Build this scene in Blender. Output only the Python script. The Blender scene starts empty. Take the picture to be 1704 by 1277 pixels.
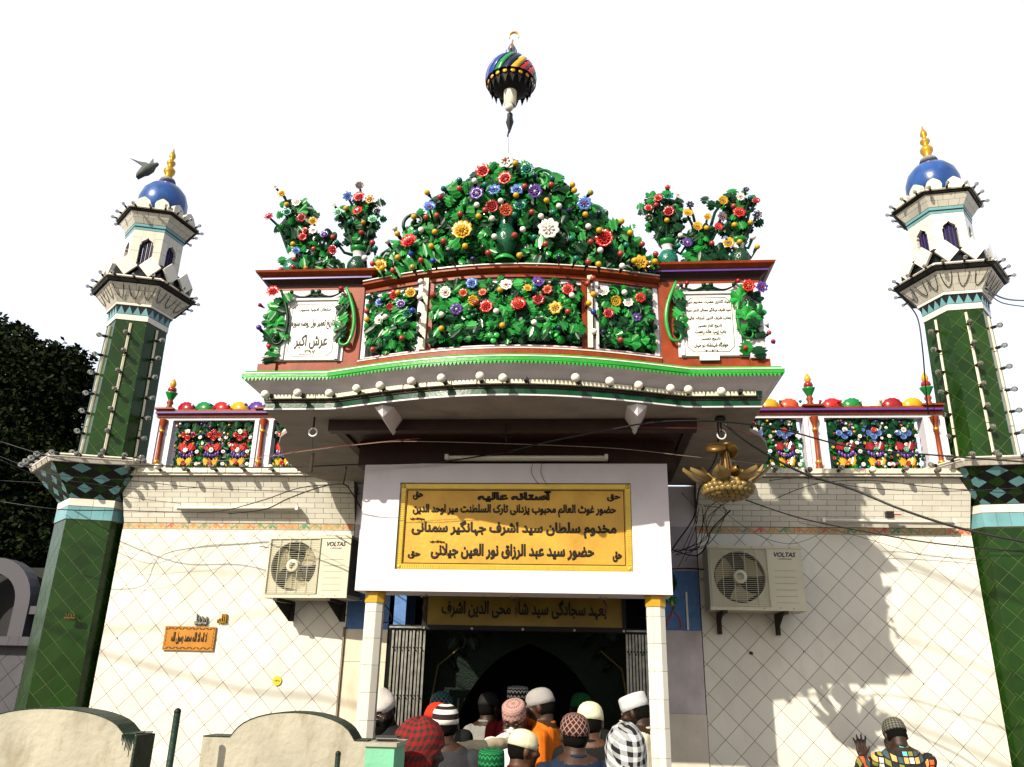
import bpy, bmesh, math, random
from mathutils import Vector, Matrix, Euler
random.seed(7)
S = bpy.context.scene
COL = S.collection
PI = math.pi
# ------------------------------------------------------------------ camera
F_PX, CX, CY = 1330.0, 852.0, 638.5
U_ = Vector((83, 3638, -1330)).normalized()
R_ = Vector((15873, 124, 1330)); R_ = (R_ - U_ * R_.dot(U_)).normalized()
N_ = U_.cross(R_)
CAM = Vector((0.45, 0, 1.78))
ROT = Matrix((R_, N_, U_))
cd = bpy.data.cameras.new('camera'); cam = bpy.data.objects.new('camera', cd); COL.objects.link(cam)
cd.sensor_width = 36; cd.lens = F_PX / 1704 * 36; cd.clip_start = 0.05; cd.clip_end = 2000
cam.matrix_world = Matrix.Translation(CAM) @ ROT.to_4x4()
S.camera = cam
# ------------------------------------------------------------------ world, sun, exposure
SUN = Vector((0.595, 1.0, -0.74)).normalized()
w = bpy.data.worlds.new('World'); S.world = w; w.use_nodes = True
nt = w.node_tree; bg = nt.nodes['Background']
sky = nt.nodes.new('ShaderNodeTexSky'); sky.sky_type = 'NISHITA'; sky.sun_disc = False
sky.sun_elevation = math.radians(32.4); sky.sun_rotation = math.atan2(-SUN.x, -SUN.y); sky.air_density = 1.0; sky.dust_density = 3
hz = nt.nodes.new('ShaderNodeMixRGB'); hz.blend_type = 'ADD'; hz.inputs[0].default_value = 1
hz.inputs[2].default_value = (8.25, 8.35, 8.7, 1)          # bright white haze over the whole sky
nt.links.new(sky.outputs[0], hz.inputs[1]); nt.links.new(hz.outputs[0], bg.inputs[0])
bg.inputs[1].default_value = 0.0500
sl = bpy.data.lights.new('sun', 'SUN'); sl.energy = 5.0; sl.angle = math.radians(0.53); sl.color = (1, .92, .77)
so = bpy.data.objects.new('sun', sl); COL.objects.link(so); so.location = (-6, -10, 12)
so.rotation_euler = SUN.to_track_quat('-Z', 'Y').to_euler()
vs = S.view_settings; vs.view_transform = 'Standard'; vs.look = 'None'; vs.exposure = 1.15; vs.gamma = 1; vs.use_curve_mapping = False
S.render.resolution_x = 1024; S.render.resolution_y = 767

# ------------------------------------------------------------------ measuring: photograph pixel + depth -> place
def at(px, py, Y):
    d = ROT @ Vector((px - CX, -(py - CY), -F_PX)); return CAM + d * (Y / d.y)
# ------------------------------------------------------------------ materials
MC = {}
def nd(nt, t, **k):
    n = nt.nodes.new(t)
    for a, b in k.items(): setattr(n, a, b)
    return n
def mat(name, col, rough=.5, var=.12, scale=6, bump=.0, metal=0, coat=0, dirt=None, dirt_amt=.5, dscale=2.2, rnd=0, trans=0, spec=.5, bscale=None):
    if name in MC: return MC[name]
    q_ = .56 if min(col) > .4 else .41; col = tuple(c * q_ for c in col); coat *= .25; spec *= .45
    if dirt: dirt = tuple(c * q_ for c in dirt)
    m = bpy.data.materials.new(name); m.use_nodes = True; nt = m.node_tree; b = nt.nodes['Principled BSDF']; L = nt.links.new
    tc = nd(nt, 'ShaderNodeTexCoord'); 
    no = nd(nt, 'ShaderNodeTexNoise'); no.inputs['Scale'].default_value = scale; no.inputs['Detail'].default_value = 6
    geo = nd(nt, 'ShaderNodeNewGeometry')
    L(geo.outputs['Position'], no.inputs['Vector'])
    mr = nd(nt, 'ShaderNodeMapRange'); mr.inputs[1].default_value = .3; mr.inputs[2].default_value = .7
    mr.inputs[3].default_value = 1 - var; mr.inputs[4].default_value = 1 + var
    L(no.outputs['Fac'], mr.inputs[0])
    mul = nd(nt, 'ShaderNodeVectorMath', operation='SCALE'); mul.inputs[0].default_value = col
    L(mr.outputs[0], mul.inputs['Scale']); out = mul.outputs[0]
    if rnd:
        oi = nd(nt, 'ShaderNodeObjectInfo'); m2 = nd(nt, 'ShaderNodeMapRange'); m2.inputs[3].default_value = 1 - rnd; m2.inputs[4].default_value = 1 + rnd
        L(oi.outputs['Random'], m2.inputs[0]); mu = nd(nt, 'ShaderNodeVectorMath', operation='SCALE'); L(out, mu.inputs[0]); L(m2.outputs[0], mu.inputs['Scale']); out = mu.outputs[0]
    if dirt:
        n2 = nd(nt, 'ShaderNodeTexNoise'); n2.inputs['Scale'].default_value = dscale; n2.inputs['Detail'].default_value = 10; n2.inputs['Roughness'].default_value = .65
        mp = nd(nt, 'ShaderNodeMapping'); mp.inputs['Scale'].default_value = (1.6, 1.6, .6); L(geo.outputs['Position'], mp.inputs[0]); L(mp.outputs[0], n2.inputs['Vector'])
        r = nd(nt, 'ShaderNodeMapRange'); r.inputs[1].default_value = .5; r.inputs[2].default_value = .72; r.inputs[4].default_value = dirt_amt
        L(n2.outputs['Fac'], r.inputs[0]); mx = nd(nt, 'ShaderNodeMixRGB'); mx.inputs[2].default_value = (*dirt, 1)
        L(r.outputs[0], mx.inputs[0]); L(out, mx.inputs[1]); out = mx.outputs[0]
    L(out, b.inputs['Base Color'])
    b.inputs['Roughness'].default_value = rough; b.inputs['Metallic'].default_value = metal
    b.inputs['Coat Weight'].default_value = coat; b.inputs['Coat Roughness'].default_value = .12
    b.inputs['Specular IOR Level'].default_value = spec
    if trans: b.inputs['Transmission Weight'].default_value = trans
    if bump:
        n3 = nd(nt, 'ShaderNodeTexNoise'); n3.inputs['Scale'].default_value = bscale or scale * 6; n3.inputs['Detail'].default_value = 8
        L(geo.outputs['Position'], n3.inputs['Vector'])
        bp = nd(nt, 'ShaderNodeBump'); bp.inputs['Strength'].default_value = bump; bp.inputs['Distance'].default_value = .01
        L(n3.outputs['Fac'], bp.inputs['Height']); L(bp.outputs[0], b.inputs['Normal'])
    MC[name] = m; return m
WT = mat('white_glazed_tile', (.70, .67, .575), .18, .08, 2, rnd=.055, dirt=(.50, .44, .33), dirt_amt=.4)
GROUT = mat('dark_grout', (.16, .12, .09), .9)
GT = mat('green_glazed_tile', (.015, .052, .006), .2, .25, 3, rnd=.2, spec=.35, dirt=(.04, .06, .02), dirt_amt=.3)
GGR = mat('yellow_green_grout', (.16, .22, .06), .8)
TEAL = mat('pale_teal_tile', (.19, .44, .47), .2, rnd=.06)
BLKT = mat('black_tile', (.006, .008, .008), .2)
PLAS = mat('lilac_white_plaster', (.72, .67, .71), .6, .06, 4, bump=.25, dirt=(.5, .45, .42), dirt_amt=.3, dscale=3)
SOFF = mat('grey_weathered_plaster', (.42, .37, .33), .85, .12, 5, bump=.3, dirt=(.2, .17, .15), dirt_amt=.6)
BRN = mat('terracotta_enamel', (.33, .048, .007), .42, .25, 9, bump=.05, spec=.3, dirt=(.5, .25, .12), dirt_amt=.18, dscale=24)
DBRN = mat('dark_maroon_paint', (.045, .014, .008), .6, .3, 9, bump=.2)
LIPG = mat('bright_green_enamel', (.025, .40, .035), .35, .15, 12, bump=.15, coat=.3)
BANDG = mat('deep_green_enamel', (.003, .07, .024), .28, .25, 9, bump=.1, coat=.1, spec=.4)
LF1 = mat('leaf_green_enamel', (.008, .24, .026), .33, .25, 14, coat=.2, spec=.35)
LF2 = mat('dark_leaf_enamel', (.003, .045, .012), .32, .3, 14, coat=.1, spec=.22)
LF3 = mat('light_leaf_enamel', (.03, .42, .06), .27, .2, 14, coat=.4)
PURP = mat('purple_enamel', (.13, .05, .34), .3, coat=.4)
MARB = mat('white_marble', (.78, .76, .68), .3, .06, 5)
INK = mat('black_lettering', (.008, .007, .006), .5)
GOLD = mat('yellow_gold_sheet', (.76, .43, .05), .38, .12, 5, bump=.15, metal=.2, dirt=(.56, .26, .02), dirt_amt=.5, dscale=3.5)
GOLDF = mat('embossed_gold_frame', (.85, .58, .06), .25, .1, 8, metal=.25, coat=.3)
GOLD2 = mat('dull_brass_board', (.30, .19, .02), .3, .3, 4, metal=.2)
YEL = mat('yellow_band_paint', (.75, .42, .02), .35)
BLUEP = mat('blue_painted_wall', (.13, .29, .66), .6, .15, 20, bump=.6)
MARBJ = mat('cream_marble', (.66, .58, .44), .3, .1, 6, dirt=(.4, .28, .15), dirt_amt=.5)
STEEL = mat('worn_steel', (.42, .41, .36), .35, .3, 20, metal=.85)
DMET = mat('dark_iron', (.02, .02, .02), .5, metal=.5)
CREAM = mat('cream_powder_coat', (.58, .55, .41), .4, .05, 5, dirt=(.4, .33, .2), dirt_amt=.25)
BLADE = mat('fan_blade', (.46, .41, .24), .5)
BLK = mat('matt_black', (.006, .006, .007), .7)
BATT = mat('cream_batten', (.70, .65, .49), .5, .12, 20, dirt=(.3, .22, .12), dirt_amt=.4, dscale=9)
SOCK = mat('dark_socket', (.018, .014, .012), .4)
MILK = mat('milky_bulb', (.78, .74, .62), .12, .03)
GLASS = mat('clear_bulb_glass', (.62, .60, .52), .03, 0, trans=.85, spec=1.0)
DOMEB = mat('blue_dome_paint', (.018, .085, .33), .28, .4, 7, bump=.5, coat=.4, bscale=9, dirt=(.05, .18, .42), dirt_amt=.6, dscale=5)
GFIN = mat('gold_finial', (.75, .40, .03), .25, .1, metal=.5)
NAVY = mat('dark_blue_screen', (.010, .012, .05), .6)
RINGW = mat('white_ring', (.8, .78, .74), .4)
CABLE = mat('black_cable', (.008, .008, .008), .45)
RCABLE = mat('red_wire', (.25, .03, .03), .5)
GREENP = mat('dark_green_post_paint', (.006, .03, .015), .45, .3, 20, bump=.3)
OLDW = mat('old_whitewash', (.52, .48, .37), .85, .14, 5, bump=.6, dirt=(.27, .22, .12), dirt_amt=.8, dscale=5)
MINT = mat('mint_paint', (.22, .62, .38), .6, .08, 6, bump=.3, dirt=(.7, .7, .6), dirt_amt=.3)
ENA = {k: mat(k + '_enamel', c, .28, .12, 12, coat=.4) for k, c in dict(
    red=(.62, .022, .015), crimson=(.40, .012, .02), orange=(.72, .10, .03), yellow=(.80, .44, .015), white=(.78, .74, .68),
    blue=(.11, .22, .60), navy=(.006, .01, .06), royal=(.02, .05, .36), teal=(.006, .20, .14), purple=(.20, .09, .42),
    green=(.012, .28, .05), darkgreen=(.003, .04, .012), brick=(.45, .055, .035), gold=(.55, .25, .02), grey=(.22, .17, .18), mint=(.12, .5, .28), dkteal=(.004, .13, .14), olive=(.42, .36, .05)).items()}
# ------------------------------------------------------------------ geometry helpers: g = (verts, faces[, uv per vert])
def box(x0, x1, y0, y1, z0, z1):
    v = [(x, y, z) for x in (x0, x1) for y in (y0, y1) for z in (z0, z1)]
    return v, [(0, 1, 3, 2), (4, 6, 7, 5), (0, 4, 5, 1), (2, 3, 7, 6), (0, 2, 6, 4), (1, 5, 7, 3)]
def join(*gs):
    V, Fc = [], []
    for g in gs:
        k = len(V); V += [tuple(p) for p in g[0]]; Fc += [tuple(i + k for i in f) for f in g[1]]
    return V, Fc
def xf(g, M):
    return ([tuple(M @ Vector(p)) for p in g[0]],) + tuple(g[1:])
def T(x, y, z): return Matrix.Translation((x, y, z))
def RX(a): return Matrix.Rotation(math.radians(a), 4, 'X')
def RY(a): return Matrix.Rotation(math.radians(a), 4, 'Y')
def RZ(a): return Matrix.Rotation(math.radians(a), 4, 'Z')
def SC(x, y=None, z=None): return Matrix.Diagonal((x, x if y is None else y, x if z is None else z, 1))
def lathe(prof, n=16, ph=0, sx=1, sy=1):
    V, Fc, UV = [], [], []
    for j, (r, z) in enumerate(prof):
        for i in range(n + 1):
            a = 2 * PI * i / n + ph; V.append((r * math.cos(a) * sx, r * math.sin(a) * sy, z)); UV.append((i / n, j / (len(prof) - 1)))
    for j in range(len(prof) - 1):
        for i in range(n):
            a = j * (n + 1) + i; Fc.append((a, a + 1, a + n + 2, a + n + 1))
    return V, Fc, UV
def sph(r, n=12, m=8, c=(0, 0, 0), s=(1, 1, 1)):
    g = lathe([(max(1e-4, r * math.sin(PI * j / m)), -r * math.cos(PI * j / m)) for j in range(m + 1)], n)
    return ([(c[0] + p[0] * s[0], c[1] + p[1] * s[1], c[2] + p[2] * s[2]) for p in g[0]], g[1], g[2])
def tube(path, r, n=8, caps=True):
    path = [Vector(p) for p in path]; V, Fc = [], []; m = len(path)
    rs = r if isinstance(r, (list, tuple)) else [r] * m
    t0 = (path[1] - path[0]).normalized(); up = Vector((0, 0, 1)) if abs(t0.z) < .9 else Vector((1, 0, 0))
    a = t0.cross(up).normalized()
    for i, p in enumerate(path):
        t = (path[min(i + 1, m - 1)] - path[max(i - 1, 0)]).normalized()
        a = (a - t * a.dot(t)).normalized(); b = t.cross(a)
        for k in range(n):
            q = 2 * PI * k / n; V.append(tuple(p + (a * math.cos(q) + b * math.sin(q)) * rs[i]))
    for i in range(m - 1):
        for k in range(n): Fc.append((i * n + k, i * n + (k + 1) % n, (i + 1) * n + (k + 1) % n, (i + 1) * n + k))
    if caps: Fc += [tuple(range(n))[::-1], tuple(range((m - 1) * n, m * n))]
    return V, Fc
def prism(poly, z0, z1):
    n = len(poly); V = [(x, y, z0) for x, y in poly] + [(x, y, z1) for x, y in poly]
    return V, [tuple(range(n))[::-1], tuple(range(n, 2 * n))] + [(i, (i + 1) % n, n + (i + 1) % n, n + i) for i in range(n)]
def plate(poly, y0, y1):            # polygon in x,z extruded in y (front y0)
    n = len(poly); V = [(x, y0, z) for x, z in poly] + [(x, y1, z) for x, z in poly]
    return V, [tuple(range(n)), tuple(range(n, 2 * n))[::-1]] + [(i, n + i, n + (i + 1) % n, (i + 1) % n) for i in range(n)]
def ring_prism(n, R0, R1, z0, z1, c, rot):   # n-gon frustum
    V = []
    for R, z in ((R0, z0), (R1, z1)):
        for k in range(n):
            a = math.radians(240 + rot + 360 / n * k); V.append((c[0] + R * math.cos(a), c[1] + R * math.sin(a), z))
    return V, [tuple(range(n))[::-1], tuple(range(n, 2 * n))] + [(i, (i + 1) % n, n + (i + 1) % n, n + i) for i in range(n)]
def mesh(name, g, m, smooth=False):
    me = bpy.data.meshes.new(name); me.from_pydata([tuple(p) for p in g[0]], [], g[1])
    for mm in (m if isinstance(m, (list, tuple)) else [m]): me.materials.append(mm)
    if len(g) > 2:
        uv = me.uv_layers.new(name='uv'); uvs = g[2]
        for l in me.loops: uv.data[l.index].uv = uvs[l.vertex_index]
    if smooth: me.shade_smooth()
    me.update(); return me
def thing(name, label, cat, loc=(0, 0, 0), rotz=0, group=None):
    o = bpy.data.objects.new(name, None); COL.objects.link(o); o.empty_display_size = .1
    o.location = loc; o.rotation_euler = (0, 0, math.radians(rotz)); o['label'] = label; o['category'] = cat
    if group: o['group'] = group
    return o
def part(name, g, m, parent, smooth=False, loc=None, rot=None, scale=None, local=False, label=None, stuff=False):
    me = g if isinstance(g, bpy.types.Mesh) else mesh(name, g, m, smooth)
    o = bpy.data.objects.new(name, me); COL.objects.link(o)
    L = Vector(loc) if loc is not None else Vector((0, 0, 0))
    if parent is not None:
        o.parent = parent
        if parent.type == 'EMPTY' and not local: L = L - parent.location
    o.location = L
    if rot is not None: o.rotation_euler = rot
    if scale is not None: o.scale = (scale,) * 3 if not isinstance(scale, (tuple, list)) else scale
    if label: o['label'] = label
    if stuff: o['kind'] = 'stuff'
    return o
def solo(name, g, m, label, cat, smooth=False, group=None):
    g = list(g); vs_ = g[0]; cx_ = sum(p[0] for p in vs_) / len(vs_); cy_ = sum(p[1] for p in vs_) / len(vs_); cz_ = min(p[2] for p in vs_)
    g[0] = [(p[0] - cx_, p[1] - cy_, p[2] - cz_) for p in vs_]
    o = part(name, tuple(g), m, None, smooth); o.location = (cx_, cy_, cz_); o['label'] = label; o['category'] = cat
    if group: o['group'] = group
    return o
def struct(name, g, m, smooth=False):
    o = part(name, g, m, None, smooth); o['kind'] = 'structure'; return o
# ------------------------------------------------------------------ tiles: clipped polygons on a bilinear panel, each tile an object
def clip(poly, W, H):
    for ax, lim, sg in ((0, 0, 1), (0, W, -1), (1, 0, 1), (1, H, -1)):
        out = []
        for i in range(len(poly)):
            a, b = poly[i - 1], poly[i]; ia = (a[ax] - lim) * sg >= -1e-9; ib = (b[ax] - lim) * sg >= -1e-9
            if ia != ib:
                t = (lim - a[ax]) / (b[ax] - a[ax]); out.append((a[0] + (b[0] - a[0]) * t, a[1] + (b[1] - a[1]) * t))
            if ib: out.append(b)
        poly = out
        if not poly: return []
    q = []
    for p in poly:
        if not q or (abs(p[0] - q[-1][0]) + abs(p[1] - q[-1][1])) > 1e-6: q.append(p)
    if len(q) > 2 and abs(q[0][0] - q[-1][0]) + abs(q[0][1] - q[-1][1]) < 1e-6: q.pop()
    return q
def area(p): return abs(sum(p[i - 1][0] * p[i][1] - p[i][0] * p[i - 1][1] for i in range(len(p)))) / 2
def pat_diag(W, H, s, gap, ou=0, ov=0):
    d = s * math.sqrt(2); r = (s - gap) / math.sqrt(2); out = []
    for i in range(-2, int(W / d * 2) + 3):
        for j in range(-2, int(H / d * 2) + 3):
            if (i + j) % 2: continue
            cx, cy = i * d / 2 + ou, j * d / 2 + ov
            out.append(([(cx - r, cy), (cx, cy - r), (cx + r, cy), (cx, cy + r)], (i, j)))
    return out
def pat_brick(W, H, w, h, gap, stagger=True, nu=None, nv=None):
    out = []
    for j in range(int(H / h + .999)):
        for i in range(-1, int(W / w) + 2):
            x = i * w + (w / 2 if stagger and j % 2 else 0)
            out.append(([(x + gap / 2, j * h + gap / 2), (x + w - gap / 2, j * h + gap / 2), (x + w - gap / 2, (j + 1) * h - gap / 2), (x + gap / 2, (j + 1) * h - gap / 2)], (i, j)))
    return out
def tile_panel(parent, name, c00, c10, c11, c01, pats, m, th=.006, jitter=.0, W=None, H=None):
    """corners of panel (left-bottom, right-bottom, right-top, left-top) seen from outside; m: material or function(ij)"""
    c00, c10, c11, c01 = map(Vector, (c00, c10, c11, c01))
    W = W or (c10 - c00).length; H = H or (c01 - c00).length
    nrm = (c10 - c00).cross(c01 - c00).normalized(); rect = (c10 - c00 - (c11 - c01)).length < 1e-4
    U = (c10 - c00).normalized(); V = (c01 - c00).normalized(); cache = {}
    def mp(u, v):
        a = u / W; b = v / H; return c00 * (1 - a) * (1 - b) + c10 * a * (1 - b) + c11 * a * b + c01 * (1 - a) * b
    for poly, ij in pats(W, H):
        q = clip(poly, W, H)
        if len(q) < 3 or area(q) < 6e-5: continue
        cu = sum(p[0] for p in q) / len(q); cv = sum(p[1] for p in q) / len(q); c = mp(cu, cv)
        mm = m(ij) if callable(m) else m
        if mm is None: continue
        full = rect and len(q) == len(poly) and abs(area(q) - area(poly)) < 1e-8
        key = (mm.name, round(area(poly), 7)) if full else None
        if key and key in cache: me = cache[key]
        else:
            k = len(q); V0 = [mp(*p) - c - nrm * th for p in q]; V1 = [p + nrm * th for p in V0]
            bev = min(.0012, th * .3)
            V2 = [Vector(p) * (1 - .012) for p in V1]; V1b = [p - nrm * bev for p in V1]
            g = ([tuple(p) for p in V0 + V1b + V2], [tuple(range(2 * k, 3 * k))] + [(i, (i + 1) % k, k + (i + 1) % k, k + i) for i in range(k)] + [(k + i, k + (i + 1) % k, 2 * k + (i + 1) % k, 2 * k + i) for i in range(k)])
            me = mesh(name, g, mm)
            if key: cache[key] = me
        o = part(name, me, None, parent, loc=c + nrm * random.uniform(0, jitter * .4))
        if jitter: o.rotation_euler = (random.gauss(0, jitter * 2), random.gauss(0, jitter * 2), random.gauss(0, jitter * 2))
# ------------------------------------------------------------------ scratch scene for baking curves and remeshed bodies quickly
SCR = bpy.data.scenes.new('scratch')
def to_mesh(o):
    SCR.collection.objects.link(o)
    with bpy.context.temp_override(scene=SCR, view_layer=SCR.view_layers[0]):
        me = bpy.data.meshes.new_from_object(o.evaluated_get(bpy.context.evaluated_depsgraph_get()))
    bpy.data.objects.remove(o); return me
# ------------------------------------------------------------------ lettering
AF = {}
def _af(ch, code, n=4): AF[ch] = [chr(code + i) for i in range(n)]
for ch, c, n in [('ا', 0xFE8D, 2), ('آ', 0xFE81, 2), ('ب', 0xFE8F, 4), ('پ', 0xFB56, 4), ('ت', 0xFE95, 4), ('ث', 0xFE99, 4), ('ج', 0xFE9D, 4), ('ح', 0xFEA1, 4), ('خ', 0xFEA5, 4),
                 ('د', 0xFEA9, 2), ('ذ', 0xFEAB, 2), ('ر', 0xFEAD, 2), ('ز', 0xFEAF, 2), ('س', 0xFEB1, 4), ('ش', 0xFEB5, 4), ('ص', 0xFEB9, 4), ('ض', 0xFEBD, 4), ('ط', 0xFEC1, 4), ('ظ', 0xFEC5, 4),
                 ('ع', 0xFEC9, 4), ('غ', 0xFECD, 4), ('ف', 0xFED1, 4), ('ق', 0xFED5, 4), ('ک', 0xFB8E, 4), ('گ', 0xFB92, 4), ('ل', 0xFEDD, 4), ('م', 0xFEE1, 4), ('ن', 0xFEE5, 4),
                 ('و', 0xFEED, 2), ('ہ', 0xFBA6, 4), ('ه', 0xFEE9, 4), ('ی', 0xFBFC, 4)]: _af(ch, c, n)
AF['لا'] = ['\uFEFB', '\uFEFC']
def shape(s):
    tok = []; i = 0
    while i < len(s):
        if s[i:i + 2] == 'لا': tok.append('لا'); i += 2
        else: tok.append(s[i]); i += 1
    out = []
    for k, t in enumerate(tok):
        if t not in AF: out.append(t); continue
        prev = k > 0 and tok[k - 1] in AF and len(AF[tok[k - 1]]) == 4
        nxt = k + 1 < len(tok) and tok[k + 1] in AF and len(AF[t]) == 4
        f = AF[t]
        out.append(f[3] if prev and nxt else f[1] if prev else f[2] if nxt else f[0])
    return ''.join(reversed(out))
def text(parent, name, s, width, height, M, m, ext=.0015, arabic=True, bold=.012, shear=0, local=False, label=None):
    """lettering fitted to width x height, centred, drawn in the local x,y plane of matrix M"""
    cu = bpy.data.curves.new('lettering', 'FONT'); cu.body = shape(s) if arabic else s
    cu.size = 1; cu.extrude = .01; cu.bevel_depth = bold; cu.bevel_resolution = 0; cu.resolution_u = 3; cu.shear = shear
    cu.align_x = 'CENTER'
    me = to_mesh(bpy.data.objects.new('lettering', cu))
    xs = [v.co.x for v in me.vertices]; ys = [v.co.y for v in me.vertices]
    if not xs: return None
    x0, x1, y0, y1 = min(xs), max(xs), min(ys), max(ys)
    sx = width / (x1 - x0); sy = height / (y1 - y0)
    for v in me.vertices:
        c = v.co; v.co = M @ Vector(((c.x - (x0 + x1) / 2) * sx, (c.y - (y0 + y1) / 2) * sy, c.z * ext / .022))
    me.materials.clear(); me.materials.append(m)
    ob = part(name, me, None, parent, local=local, label=label)
    return ob
def MF(x, y, z):     # frame facing -Y (towards the camera) at a point
    return T(x, y, z) @ RX(90)
# ================================================================== SETTING
gm = mat('dusty_concrete', (.33, .29, .24), .9, .15, 1.2, bump=.3, dirt=(.22, .19, .16), dirt_amt=.5)
struct('ground', ([(-300, -300, 0), (300, -300, 0), (300, 300, 0), (-300, 300, 0)], [(0, 1, 2, 3)]), gm)
struct('pavement', box(-3.5, 3.5, 3.75, 6.7, .001, .06), mat('stone_paving', (.4, .36, .3), .7, .2, 3, bump=.2))
# ------------------------------------------------------------------ light bulbs on battens
bulbC = mesh('bulb', join(sph(.024, 10, 7, (0, 0, .075), (1, 1, 1.12)), lathe([(.011, .04), (.014, .056)], 8)[:2]), GLASS, True)
bulbM = mesh('bulb', join(sph(.027, 12, 8, (0, 0, .072)), lathe([(.012, .035), (.016, .052)], 8)[:2]), MILK, True)
sockM = mesh('socket', lathe([(0, 0), (.015, 0), (.015, .03), (.012, .045), (0, .046)], 8), SOCK)
YA = (math.radians(90), 0, 0)
def bulb(parent, loc, rz=0, milky=False, droop=None, local=False, sc=1):
    """bulb standing out horizontally, rz degrees away from the camera side"""
    d = random.uniform(-12, 8) if droop is None else droop
    b = part('bulb', bulbM if milky else bulbC, None, parent, loc=loc, local=local)
    b.rotation_euler = (math.radians(90 + d), 0, math.radians(rz + random.uniform(-8, 8)))
    b.scale = (sc,) * 3
    part('socket', sockM, None, b)
    return b
# ------------------------------------------------------------------ wing walls
BORD = mat('floral_border_tile', (.60, .50, .30), .3, dirt=(.2, .2, .1), dirt_amt=.5, dscale=6)
def border_pattern(m):
    nt = m.node_tree; L = nt.links.new; b = nt.nodes['Principled BSDF']
    g = nd(nt, 'ShaderNodeNewGeometry'); sp = nd(nt, 'ShaderNodeSeparateXYZ'); L(g.outputs['Position'], sp.inputs[0])
    def M(op, a, bb=0, c=0):
        n = nd(nt, 'ShaderNodeMath', operation=op)
        for i, v in enumerate((a, bb, c)):
            if hasattr(v, 'default_value') or not isinstance(v, (int, float)): L(v, n.inputs[i])
            else: n.inputs[i].default_value = v
        return n.outputs[0]
    # zigzag garland
    tri = M('PINGPONG', M('MULTIPLY', sp.outputs[0], 1), .05)
    z = M('SUBTRACT', sp.outputs[2], 2.945)
    l1 = M('LESS_THAN', M('ABSOLUTE', M('SUBTRACT', M('MULTIPLY', tri, .8), z)), .0085)
    fx = M('SUBTRACT', M('PINGPONG', M('ADD', sp.outputs[0], .05), .05), .0)
    dot = M('LESS_THAN', M('ADD', M('POWER', fx, 2), M('POWER', M('SUBTRACT', z, .012), 2)), .00022)
    no = nd(nt, 'ShaderNodeTexNoise'); no.inputs['Scale'].default_value = 5; L(g.outputs['Position'], no.inputs['Vector'])
    cr = nd(nt, 'ShaderNodeValToRGB'); e = cr.color_ramp.elements; e[0].position = .38; e[0].color = (.30, .035, .02, 1); e[1].position = .62; e[1].color = (.03, .12, .06, 1)
    n = cr.color_ramp.elements.new(.5); n.color = (.3, .16, .04, 1); L(no.outputs['Fac'], cr.inputs[0])
    mx = nd(nt, 'ShaderNodeMixRGB'); L(M('MAXIMUM', l1, dot), mx.inputs[0]); old = b.inputs['Base Color'].links[0].from_socket
    L(old, mx.inputs[1]); L(cr.outputs[0], mx.inputs[2]); L(mx.outputs[0], b.inputs['Base Color'])
border_pattern(BORD)
def wing(x0, x1, lab, side):
    t = thing('wing_wall', lab, 'wall', ((x0 + x1) / 2, 6.9, 0), group='tiled wing walls beside the entrance')
    part('wall_core', join(box(x0, x1, 6.806, 7.2, 0, 2.985)), GROUT, t)
    part('plinth', box(x0, x1, 6.80, 6.8055, .0, .86), WT, t)
    tile_panel(t, 'wall_tile', (x0, 6.8055, .865), (x1, 6.8055, .865), (x1, 6.8055, 2.93), (x0, 6.8055, 2.93),
               lambda W, H: pat_diag(W, H, .1545, .0026, .02, .05), WT, .006, .0011)
    tile_panel(t, 'border_tile', (x0, 6.8055, 2.932), (x1, 6.8055, 2.932), (x1, 6.8055, 2.985), (x0, 6.8055, 2.985),
               lambda W, H: pat_brick(W, H, .2, .053, .002, False), BORD, .007, 0)
    # flared brick-tile band up to the cornice
    core = ([(x0, 6.812, 2.986), (x1, 6.812, 2.986), (x1, 6.648, 3.37), (x0, 6.648, 3.37), (x0, 7.2, 2.986), (x1, 7.2, 2.986), (x1, 7.2, 3.37), (x0, 7.2, 3.37)],
            [(0, 1, 2, 3), (5, 4, 7, 6), (0, 4, 5, 1), (3, 2, 6, 7), (0, 3, 7, 4), (1, 5, 6, 2)])
    part('flared_core', core, GROUT, t)
    tile_panel(t, 'brick_tile', (x0, 6.806, 2.988), (x1, 6.806, 2.988), (x1, 6.644, 3.368), (x0, 6.644, 3.368),
               lambda W, H: pat_brick(W, H, .152, H / 9, .0028), WT, .005, .0012)
    part('cornice_slab', box(x0, x1, 6.60, 7.3, 3.372, 3.40), mat('grimy_white_paint', (.6, .56, .48), .6, .1, 8, bump=.2, dirt=(.15, .12, .09), dirt_amt=.7, dscale=6), t)
    part('terrace_slab', box(x0, x1, 6.66, 7.6, 3.4005, 3.445), PLAS, t)
    s = thing('bulb_strip', 'cream batten of light bulbs along the %s wing cornice' % side, 'light strip', ((x0 + x1) / 2, 6.59, 3.40), group='bulb strips on the wing cornices')
    n = 13; L = (x1 - x0) / n
    for i in range(n): part('batten', box(x0 + i * L + .003, x0 + (i + 1) * L - .003, 6.585, 6.5985, 3.392, 3.432), BATT, s)
    x = x0 + .12; k = 0
    while x < x1 - .05:
        bulb(s, (x, 6.585, 3.412), milky=(k % 4 == 1)); x += .255; k += 1
    return t
wingL = wing(-3.60, -1.50, 'white diagonal tiled wall on the left, carrying the orange plaque', 'left')
wingR = wing(1.42, 3.62, 'white diagonal tiled wall on the right, crossed by the large balcony shadow', 'right')
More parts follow.
